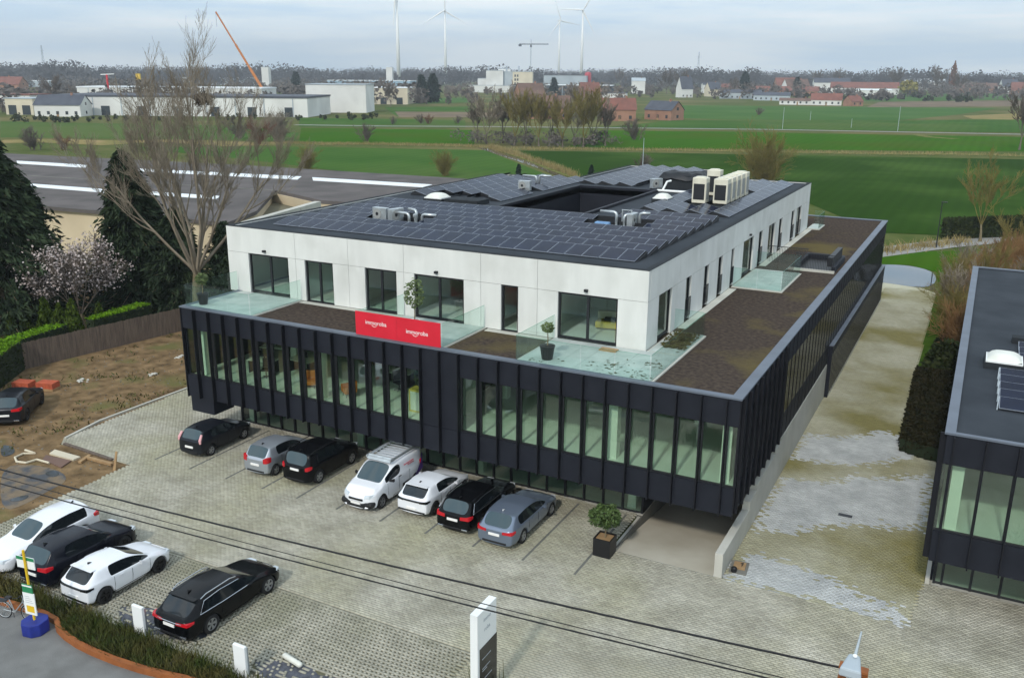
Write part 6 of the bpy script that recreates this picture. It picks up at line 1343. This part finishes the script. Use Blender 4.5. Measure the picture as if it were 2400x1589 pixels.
hall('long white production hall with grey roof in the middle distance', (-298.08,287.12,0.00), .42, 118, 40, 8.2, 'wall_white', 'roof_slate', .8, 7, 9)
hall('long low white-roofed hall behind the production hall', (-437.69,406.82,0.00), .42, 120, 30, 9, 'wall_white', 'roof_white', .8, 0, 8)
hall('small white hall with dark windows left of the production hall', (-356.87,242.78,0.00), .3, 14, 12, 7, 'wall_cream', 'wall_grey', .4, 2)
hall('red and white low shop hall at the far left', (-459.34,305.31,0.00), .3, 38, 20, 6, 'wall_white', 'roof_red', .7, 3, 6)
hall('pale blue glasshouse hall beneath the first wind turbine', (-639.6,896.3,0), .4, 100, 40, 10, 'wall_blue', 'roof_white', .5)
hall('low white hall with red-brown front right of the white block', (-327.6,467.8,0), .4, 52, 30, 10, 'wall_cream', 'roof_white', .5, 5)
hall('long pale hall far left under the horizon', (-1029.0,710.3,0), .35, 90, 30, 7, 'wall_grey', 'roof_white', .5)
hall('pale long hall near the horizon behind the tall tree', (-1028.1,1022.5,0), .45, 160, 40, 10, 'wall_grey', 'roof_white', .6)
hall('small white square tower block near the crane', (-701.9,781.2,0), .4, 8, 8, 24, 'wall_white', 'roof_white', .5, cat='building', name='tower_block')
hall('white slim silo block left of the first wind turbine', (-679.7,990.6,0), .4, 8, 8, 26, 'wall_white', 'roof_white', .5, cat='building', name='silo_block')
hall('dark long hall right of the white factory', (-320.6,792.4,0), .3, 62, 30, 9, 'wall_dark', 'roof_white', .5, 0, 6)
hall('grey long hall below the right pair of wind turbines', (-435.8,1014.8,0), .3, 52, 30, 17, 'wall_grey', 'wall_grey', .5)
hall('low pale hall with solar roof left of the farm', (-225.9,615.2,0), .3, 36, 16, 6, 'wall_white', 'roof_slate', .5)
o = MB().lathe([(4,0),(4,19),(3.5,21),(.5,22)], 16).build('red_silo', 'silo_red', loc=(-412.1,1025.2,0)); tag(o, 'red round silo beside the right wind turbines', 'silo')
fc = thing('factory', 'white factory complex with stepped blocks below the middle turbines', 'factory', (-430.4,850.5,0), .42)
for x0, x1, y0, y1, h_, m_ in ((-31,-22,-8,12,14,'wall_white'),(-21.9,-4,-10,12,22,'wall_white'),(-3.9,6,-6,12,21,'wall_grey'),(-10,3,0,10,24,'wall_white'),(6.1,27,-10,12,21,'wall_cream'),(-40,40,-14,-11,7,'wall_white')):
    w_ = MB().box(x0, x1, y0, y1, 0, h_).build('block', m_, fc); MB().box(x0-.2, x1+.2, y0-.2, y1+.2, h_+.001, h_+.5).build('roof', 'wall_grey', w_)
for i in range(4):
    for j in range(2): MB().box(8+2.6*j, 9.6+2.6*j, -10.1, -10.01, 4+4*i, 6.4+4*i).build('window', 'win_dark', fc)
for x in (-20, -1, 12): MB().lathe([(.8,0),(.8,6)], 10, (x, 0, 21)).build('chimney', 'wall_grey', fc)
def house(label, p, rz, w_, d_, h_, rh, wm, rm, win=True, name='house', cat='house'):
    t = thing(name, label, cat, (p[0], p[1], -.1), rz)
    MB().box(-w_/2, w_/2, -d_/2, d_/2, 0, h_).add([(-w_/2,-d_/2,h_),(-w_/2,d_/2,h_),(-w_/2,0,h_+rh),(w_/2,-d_/2,h_),(w_/2,d_/2,h_),(w_/2,0,h_+rh)], [(0,2,1),(3,4,5)]).build('wall', wm, t)
    o_ = .4; k2 = rh/(d_/2)
    r_ = MB().add([(-w_/2-o_,-d_/2-o_,h_-o_*k2+.1),(w_/2+o_,-d_/2-o_,h_-o_*k2+.1),(w_/2+o_,0,h_+rh+.12),(-w_/2-o_,0,h_+rh+.12),(-w_/2-o_,d_/2+o_,h_-o_*k2+.1),(w_/2+o_,d_/2+o_,h_-o_*k2+.1)], [(0,1,2,3),(3,2,5,4)]).build('roof', rm, t)
    MB().box(w_*.2, w_*.2+.8, -.4, .4, h_+rh*.6, h_+rh+1.0).build('chimney', 'wall_brick', r_)
    if win:
        for i in range(max(2, int(w_/4))): MB().box(-w_/2+w_*(i+.5)/max(2, int(w_/4))-.6, -w_/2+w_*(i+.5)/max(2, int(w_/4))+.6, -d_/2-.06, -d_/2-.005, .9, 2.3).build('window', 'win_dark', t)
        MB().box(-.5, .5, -d_/2-.06, -d_/2-.005, 0, 2.1).build('door', 'wood', t)
        for z in (1.0, h_*.95): MB().box(w_/2+.005, w_/2+.06, -.7, .7, z, z+1.3).build('window', 'win_dark', t)
    return t
HS = [('dark slate-roofed stone barn with pale gable in the green field', (-95.61,367.98,0.00), -.35, 15, 9, 4.5, 3.6, 'wall_brick', 'roof_slate'),
 ('orange-roofed brick house half hidden behind the field clump', (-109.83,348.33,0.00), .5, 14, 9, 5, 4.5, 'wall_brick', 'roof_red'),
 ('brick farmhouse hidden inside the field clump', (-144.1,345.4,0), .4, 22, 10, 5, 5, 'wall_brick', 'roof_brown'),
 ('gabled house behind the field clump, left', (-212.8,467.6,0), .9, 16, 10, 8, 6, 'wall_brick', 'roof_brown'),
 ('long farm with bright red tiled roof, right of the white gable house', (-69.31,637.97,0.00), .15, 20, 10, 3.6, 4.2, 'wall_white', 'roof_red'),
 ('small red-roofed annex at the right end of the red farm', (-50.80,631.37,0.00), .9, 10, 8, 3.2, 3.4, 'wall_brick', 'roof_red'),
 ('low white farm wing left of the red roofs', (-87.77,633.97,0.00), .15, 24, 6, 2.8, 1.6, 'wall_white', 'roof_brown'),
 ('white gabled house with brown roof behind the red farm', (-151.32,954.58,0.00), .75, 26, 13, 8, 8, 'wall_white', 'roof_brown'),
 ('grey barn with solar panels left of the white gabled house', (-161.55,771.50,0.00), .15, 34, 16, 5, 2.6, 'wall_grey', 'roof_slate'),
 ('second grey barn with dark roof beside the solar barn', (-127.16,734.83,0.00), .15, 28, 14, 4, 2.4, 'wall_grey', 'roof_slate'),
 ('white house with small windows left of the grey barns', (-250.68,995.47,0.00), .5, 20, 10, 9, 2, 'wall_white', 'roof_slate'),
 ('brick house with orange roof right of the white house', (-237.56,1009.39,0.00), .3, 16, 10, 5, 5, 'wall_brick', 'roof_red'),
 ('long red-roofed stable behind the grey barns', (-163.2,925.9,0), .2, 80, 14, 5, 4, 'wall_brick', 'roof_red'),
 ('tall orange-roofed house above the long stable', (-174.5,1025.7,0), .5, 26, 14, 9, 8, 'wall_brick', 'roof_red'),
 ('bright white apartment house right of the dark pines', (-139.6,1102.9,0), .3, 40, 14, 12, 5, 'wall_white', 'roof_slate'),
 ('long low white farm with red roof right of the apartment house', (-97.7,1058.3,0), .2, 70, 14, 7, 6, 'wall_white', 'roof_red'),
 ('white pavilion with pale roof at the end of the white farm', (-77.2,960.1,0), .2, 34, 12, 6, 1, 'wall_white', 'roof_white'),
 ('far white hall above the yellow willow', (-74.0,1462.5,0), .2, 70, 20, 12, 4, 'wall_white', 'roof_white'),
 ('small white gabled house far left of the grey barns', (-204.0,833.7,0), .9, 12, 9, 7, 6, 'wall_cream', 'roof_slate'),
 ('red brick house right behind the field clump', (-211.7,556.2,0), .9, 14, 10, 7, 7, 'wall_brick', 'roof_red'),
 ('white villa far right among the village roofs', (42.8,1216.6,0), .4, 18, 12, 9, 8, 'wall_white', 'roof_slate'),
 ('red-roofed village house right of the white villa', (55.8,1166.5,0), .2, 22, 12, 6, 8, 'wall_brick', 'roof_red'),
 ('orange-roofed village house near the right edge', (68.8,1116.2,0), .5, 24, 12, 7, 8, 'wall_brick', 'roof_red'),
 ('brown-roofed long village house left of the white villa', (6.5,1266.3,0), .2, 60, 14, 6, 6, 'wall_brick', 'roof_brown'),
 ('white house with dark gable at the left of the production hall', (-330.34,240.92,0.00), .5, 20, 12, 5, 4, 'wall_white', 'roof_slate'),
 ('brick house at the far left below the horizon', (-710.2,467.9,0), .4, 40, 14, 8, 6, 'wall_brick', 'roof_red'),
 ('white chapel-like house far behind the barn', (-213.9,778.7,0), .9, 12, 9, 8, 10, 'wall_white', 'roof_slate'),
 ('white block house left of the far dark trees', (-304.0,906.6,0), .4, 14, 10, 13, 3, 'wall_white', 'wall_grey')]
for a in HS: house(*a)
# wind turbines
def turbine(label, p, hub, rot0, yaw, bl=52):
    t = thing('wind_turbine', label, 'wind turbine', (p[0], p[1], -.1), yaw)
    MB().tube([(0,0,0),(0,0,hub*.5),(0,0,hub)], [3.0,2.4,1.5], 14).build('tower', 'white_paint', t, smooth=True)
    MB().box(-1.9, 1.9, -4.5, 6, hub-1.6, hub+2.2).build('nacelle', 'white_paint', t, bevel=.5)
    h_ = MB().tube([(0,-4.4,hub),(0,-6,hub),(0,-7.4,hub)], [2,1.8,.5], 12).build('hub', 'white_paint', t, smooth=True)
    for k_ in range(3):
        a = rot0+2*PI*k_/3; u = Vector((math.sin(a), 0, math.cos(a))); w_ = Vector((math.cos(a), 0, -math.sin(a))); c0 = Vector((0, -5.8, hub)); mb = MB(); sec = []
        for fr, ch, th in ((.02,1.6,1.2),(.15,3.4,.9),(.5,2.0,.45),(.85,1.1,.25),(1.0,.3,.1)):
            c_ = c0+u*bl*fr; sec.append([c_-w_*ch*.35, c_+Vector((0,-th,0)), c_+w_*ch*.65, c_+Vector((0,th,0))])
        for s1, s2 in zip(sec, sec[1:]): mb.add([*s1, *s2], [(i, (i+1) % 4, (i+1) % 4+4, i+4) for i in range(4)])
        mb.build('blade', 'white_paint', t)
turbine('nearest white wind turbine whose rotor leaves the top of the picture', (-732.4,1087.8,0), 130, PI+.1, .47)
turbine('second wind turbine from the left with one blade straight up', (-896.3,1482.2,0), 130, 0, .45)
turbine('third wind turbine, smaller, left of the right pair', (-834.5,1855.1,0), 130, -.35, .9, 50)
turbine('rightmost wind turbine of the right pair', (-653.9,1563.4,0), 130, .55, .4)
# cranes, masts, poles
mc = thing('mobile_crane', 'mobile crane with long orange boom raised over the halls', 'crane', (-393.2,440.2,0), wc=True); x, y = mc.location.x, mc.location.y
dirv = Vector((-math.cos(YAW+.12), -math.sin(YAW+.12), 0)); tip = Vector((x, y, 4)) + dirv*28.5 + Vector((0, 0, 52)); b0 = Vector((x, y, 4))
for i, (r0, t0, t1) in enumerate(((.9,0,.34),(.7,.33,.62),(.5,.61,1.0))): MB().tube([b0.lerp(tip, t0), b0.lerp(tip, t1)], r0, 6).build('boom_section', 'crane_orange', mc)
bars(MB(), (x-6,x+6,y-1.4,y+1.4,1.2,3.2)).build('chassis', 'crane_orange', mc); bars(MB(), (x+1,x+3.5,y-1.2,y+1.2,3.21,5)).build('cab', 'crane_orange', mc)
for k_ in range(4):
    for sy in (-1.45, 1.45): MB().tube([(x-4.5+3*k_,y+sy-.2,.7),(x-4.5+3*k_,y+sy+.2,.7)], .7, 12).build('wheel', 'tyre', mc)
MB().tube([tip, tip-Vector((0,0,9))], .08, 4).build('hoist_rope', 'wire', mc)
tcn = thing('tower_crane', 'thin grey tower crane above the white factory', 'crane', (-542.3,1130.2,0), .35); MB().tube([(0,0,0),(0,0,58)], .7, 4).build('mast', 'wall_grey', tcn); MB().tube([(-16,0,58),(24,0,58)], .8, 4).build('jib', 'wall_dark', tcn); MB().box(-17, -13, -1, 1, 55, 58).build('counterweight', 'wall_dark', tcn); MB().tube([(0,0,58),(0,0,64)], .5, 4).build('peak', 'wall_grey', tcn); MB().box(-1.2, 1.2, -1, 1, 54, 57).build('cab', 'wall_dark', tcn)
rcn = thing('tower_crane', 'small red and white crane mast on the long hall roof', 'crane', (-459.2,370.4,0), .3); MB().tube([(0,0,0),(0,0,17)], .6, 4).build('mast', 'red', rcn); MB().tube([(-4,0,17),(5,0,17.4)], .35, 4).build('jib', 'white_paint', rcn)
o = MB().box(-2.5, 2.5, -.6, .6, 10, 17).tube([(0,0,0),(0,0,10)], .5, 8).build('sign_pylon', 'yellow', loc=(-644.5,554.1,0)); tag(o, 'tall yellow sign pylon behind the tall leafless tree', 'sign')
for p, h_, lb in (((-1337.5,966.5,0),58,'far lattice pylon on the left horizon'), ((-444.4,1597.0,0),58,'far thin radio mast right of the turbines')):
    t = thing('lattice_mast', lb, 'mast', p); 
    for sx, sy in ((-1,-1),(1,-1),(1,1),(-1,1)): MB().tube([(sx*2.2,sy*2.2,0),(sx*.4,sy*.4,h_)], .22, 4).build('leg', 'wall_grey', t)
    for k_ in range(7):
        z = h_*k_/7; w_ = 2.2-1.8*k_/7; w2 = 2.2-1.8*(k_+1)/7; MB().tube([(-w_,-w_,z),(w2,-w2,z+h_/7)], .12, 3).build('brace', 'wall_grey', t)
    MB().tube([(-5,0,h_*.85),(5,0,h_*.85)], .2, 4).build('cross_arm', 'wall_grey', t)
for p, h_, lb in (((-34.24,323.64,0.00),8,'thin pole in the green field, left of two beside the farm track'), ((5.13,334.56,0.00),9,'thin pole in the green field, right along the farm track'), ((-38.45,404.46,0.00),4,'short post in the field before the red farm'), ((-13.04,348.45,0.00),3.5,'short dark post by the farm track'), ((-26.24,146.54,0.00),7,'thin pale pole behind the roof panels')):
    t = thing('pole', lb, 'pole', (p[0], p[1], -.1)); MB().tube([(0,0,0),(0,0,h_)], [.09,.06], 6).build('shaft', 'wall_grey', t); MB().lathe([(.1,0),(.12,.05),(.02,.12)], 6, (0,0,h_)).build('cap', 'wall_dark', t)
t = thing('lane_lamp', 'slim dark lamp post beside the lane at the right', 'lamp post', (32.9, 83.4, -.05)); MB().tube([(0,0,0),(0,0,5.3)], [.07,.05], 8).build('post', 'dark_metal', t); MB().box(-.1, .55, -.12, .12, 5.3, 5.4).build('lamp_head', 'dark_metal', t)
# far trees one can tell apart
ft = bare_tree_meshes(41, 24, .5, 4, 8, 3, .5, .5, 2, .9, .09, 'twig_grey', 'twig_grey', .65, 3)
for p, sc_, lb in (((-170.7,1199.2,0),1.05,'round leafless tree on the horizon above the apartment house'), ((-156.1,1252.2,0),1.15,'open leafless tree on the horizon, right of two'), ((-70.1,1111.6,0),1.15,'broad leafless tree behind the yellow willow'), ((-29.0,1114.7,0),1.25,'big dense leafless tree right of the yellow willow'), ((-3.6,1015.8,0),.95,'leafless tree beside the poplar'), ((-429.1,1180.1,0),1.1,'leafless tree group tree above the far white block'), ((-245.5,873.5,0),.95,'grey leafless tree right of the far white block'), ((-275.7,916.4,0),1.0,'leafless tree left of the radio mast'), ((-445.6,322.7,0),.7,'leafless tree at the left behind the halls'), ((-283.9,425.3,0),.55,'round leafless tree beside the white warehouse block'), ((-136.4,359.9,0),.6,'leafless tree behind the brick farmhouse'), ((-183.7,839.1,0),.7,'leafless tree among the far houses')):
    tree_thing('bare_tree', lb, 'tree', (p[0], p[1], -.1), ft, p[0], sc_, 'single trees near the horizon')
fcn = conifer_meshes(51, 17, 5, 170, 'conifer_far', .2, 1.3, 12)
for p, sc_, lb in (((-309.62,481.67,0.00),.62,'slim dark conifer left of the dark conifer pair'), ((-307.39,495.21,0.00),1.0,'broad dark conifer in the left half of the field conifers'), ((-306.42,508.08,0.00),1.05,'tall dark conifer right in the field conifers'), ((-187.7,889.6,0),1.25,'dark pine above the grey barns'), ((-149.0,949.1,0),1.0,'dark pine left of the white gabled house'), ((-301.4,691.4,0),.9,'dark round evergreen left of the dark hall'), ((-547.7,650.6,0),1.1,'dark evergreen left of the white warehouse block'), ((75.8,1116.0,0),1.1,'dark evergreen at the far right edge'), ((-45.13,127.44,0.00),.13,'tiny dark conifer behind the roof beside the ditch'), ((-32.18,133.49,0.00),.13,'tiny dark conifer behind the rear roof edge')):
    tree_thing('conifer', lb, 'conifer', (p[0], p[1], -.1), fcn, p[0], sc_)
rs = np.random.RandomState(61)
t = thing('willow', 'yellow weeping willow among the far farm trees', 'tree', (-44.9,963.2,0)); MB().tube([(0,0,0),(0,0,9)], [.6,.3], 6).build('trunk', 'twig_grey', t); u = rs.normal(size=(500,3)); u /= np.linalg.norm(u, axis=1)[:, None]; v, f = quads(u*rs.uniform(.5,1,(500,1))*np.array([9,9,7])+np.array([0,0,9]), 2.0, rs, 1.8); place('crown', npmesh('crown', v, f, 'willow_yellow'), t)
t = thing('poplar', 'slender reddish poplar right of the big dense tree', 'tree', (-12.9,1115.5,0)); MB().tube([(0,0,0),(0,0,26)], [.5,.1], 6).build('trunk', 'twig_grey', t); z = rs.uniform(0,1,500); a = rs.uniform(0,6.3,500); r_ = 4.2*np.sin(np.clip(z*1.05,0,1)*PI)**.6*rs.uniform(.3,1,500); v, f = quads(np.stack([r_*np.cos(a), r_*np.sin(a), 3+z*32],1), 1.2, rs, 2.5, drop=np.repeat([[0,0,1.]],500,0)); place('crown', npmesh('crown', v, f, 'twig_red'), t)
# woods and hedgerows that read as one mass
def mass(name, label, spots, m_, seed, per=42, size=2.4):
    rs = np.random.RandomState(seed); out = []
    for x, y, h_, r_ in spots:
        u = rs.normal(size=(per, 3)); u /= np.linalg.norm(u, axis=1)[:, None]; c_ = u*(rs.uniform(.0, 1, (per, 1))**.36)*np.array([r_, r_, h_*.48])+np.array([x, y, h_*.52]); out.append(c_)
    v, f = quads(np.concatenate(out), size, rs, 1.4); return tag(place(name, npmesh(name, v, f, m_)), label, kind='stuff')
def heading(px):
    a = -YAW + math.atan((px-1200)/2120.84); return math.sin(a), math.cos(a)
def spots(n_, x0, x1, d0, d1, h0, h1, seed, f_=None):
    rs = np.random.RandomState(seed); o_ = []
    for i in range(n_):
        px = rs.uniform(x0, x1); d_ = d0*(d1/d0)**rs.rand(); sx, sy = heading(px); h_ = rs.uniform(h0, h1)*(1+.25*math.sin(px*.013+d_*.004)); o_.append((CAM.x+sx*d_, CAM.y+sy*d_, h_, h_*rs.uniform(.3, .55)))
    return o_
mass('distant_wood', 'blue-grey woods along the whole horizon', [(x, y, h_, r_*1.5) for x, y, h_, r_ in spots(1900, -250, 2650, 1300, 3400, 21, 28, 1)], 'wood_far', 2, 120, 2.4)
mass('distant_trees', 'brownish tree belts beyond the halls on the left', spots(520, -150, 1000, 560, 1500, 7, 13, 3), 'mass_grey', 4, 60, 1.7)
mass('distant_trees', 'brownish tree belts between the far houses on the right', spots(300, 1400, 2600, 800, 1500, 6, 14, 5), 'mass_grey', 6, 60, 1.8)
mass('distant_trees', 'tree belt around the factory and the turbines', spots(200, 900, 1450, 600, 1500, 5, 11, 7), 'mass_brown', 8, 60, 1.5)
mass('hedgerow', 'dark green hedges among the farms', spots(60, 1750, 2250, 820, 1050, 2.5, 5, 9), 'shrub_dark', 10, 30, 2.0)
mass('hedgerow', 'brown hedge line behind the white production hall', spots(70, -50, 720, 480, 640, 3, 7, 11), 'mass_brown', 12, 60, 1.2)
mass('hedgerow', 'low dark bushes along the white hall front', spots(60, 60, 900, 395, 425, 1.2, 3.2, 13), 'shrub_dark', 14, 30, .8)
mass('undergrowth', 'brown undergrowth below the field clump', [(p[0]+rs.normal(0,3), p[1]+rs.normal(0,2), rs.uniform(2,4.5), rs.uniform(1.5,3)) for p, *_ in clump for q in range(3)], 'mass_grey', 16, 60, .5)
# haze over the plain
hz = MB().box(-5200, 4200, -300, 5200, -1.5, 215).mesh('haze', 'wire'); hz.materials.clear(); hm = bpy.data.materials.new('haze'); hm.use_nodes = True; ht = hm.node_tree; ht.nodes.clear()
pv = ht.nodes.new('ShaderNodeVolumePrincipled'); pv.inputs['Color'].default_value = (.88, .94, 1.0, 1); pv.inputs['Density'].default_value = 0.00022; pv.inputs['Anisotropy'].default_value = 0.2
oo = ht.nodes.new('ShaderNodeOutputMaterial'); ht.links.new(pv.outputs[0], oo.inputs['Volume']); hz.materials.append(hm)
HAZE = True
if HAZE: tag(place('haze', hz), kind='stuff')
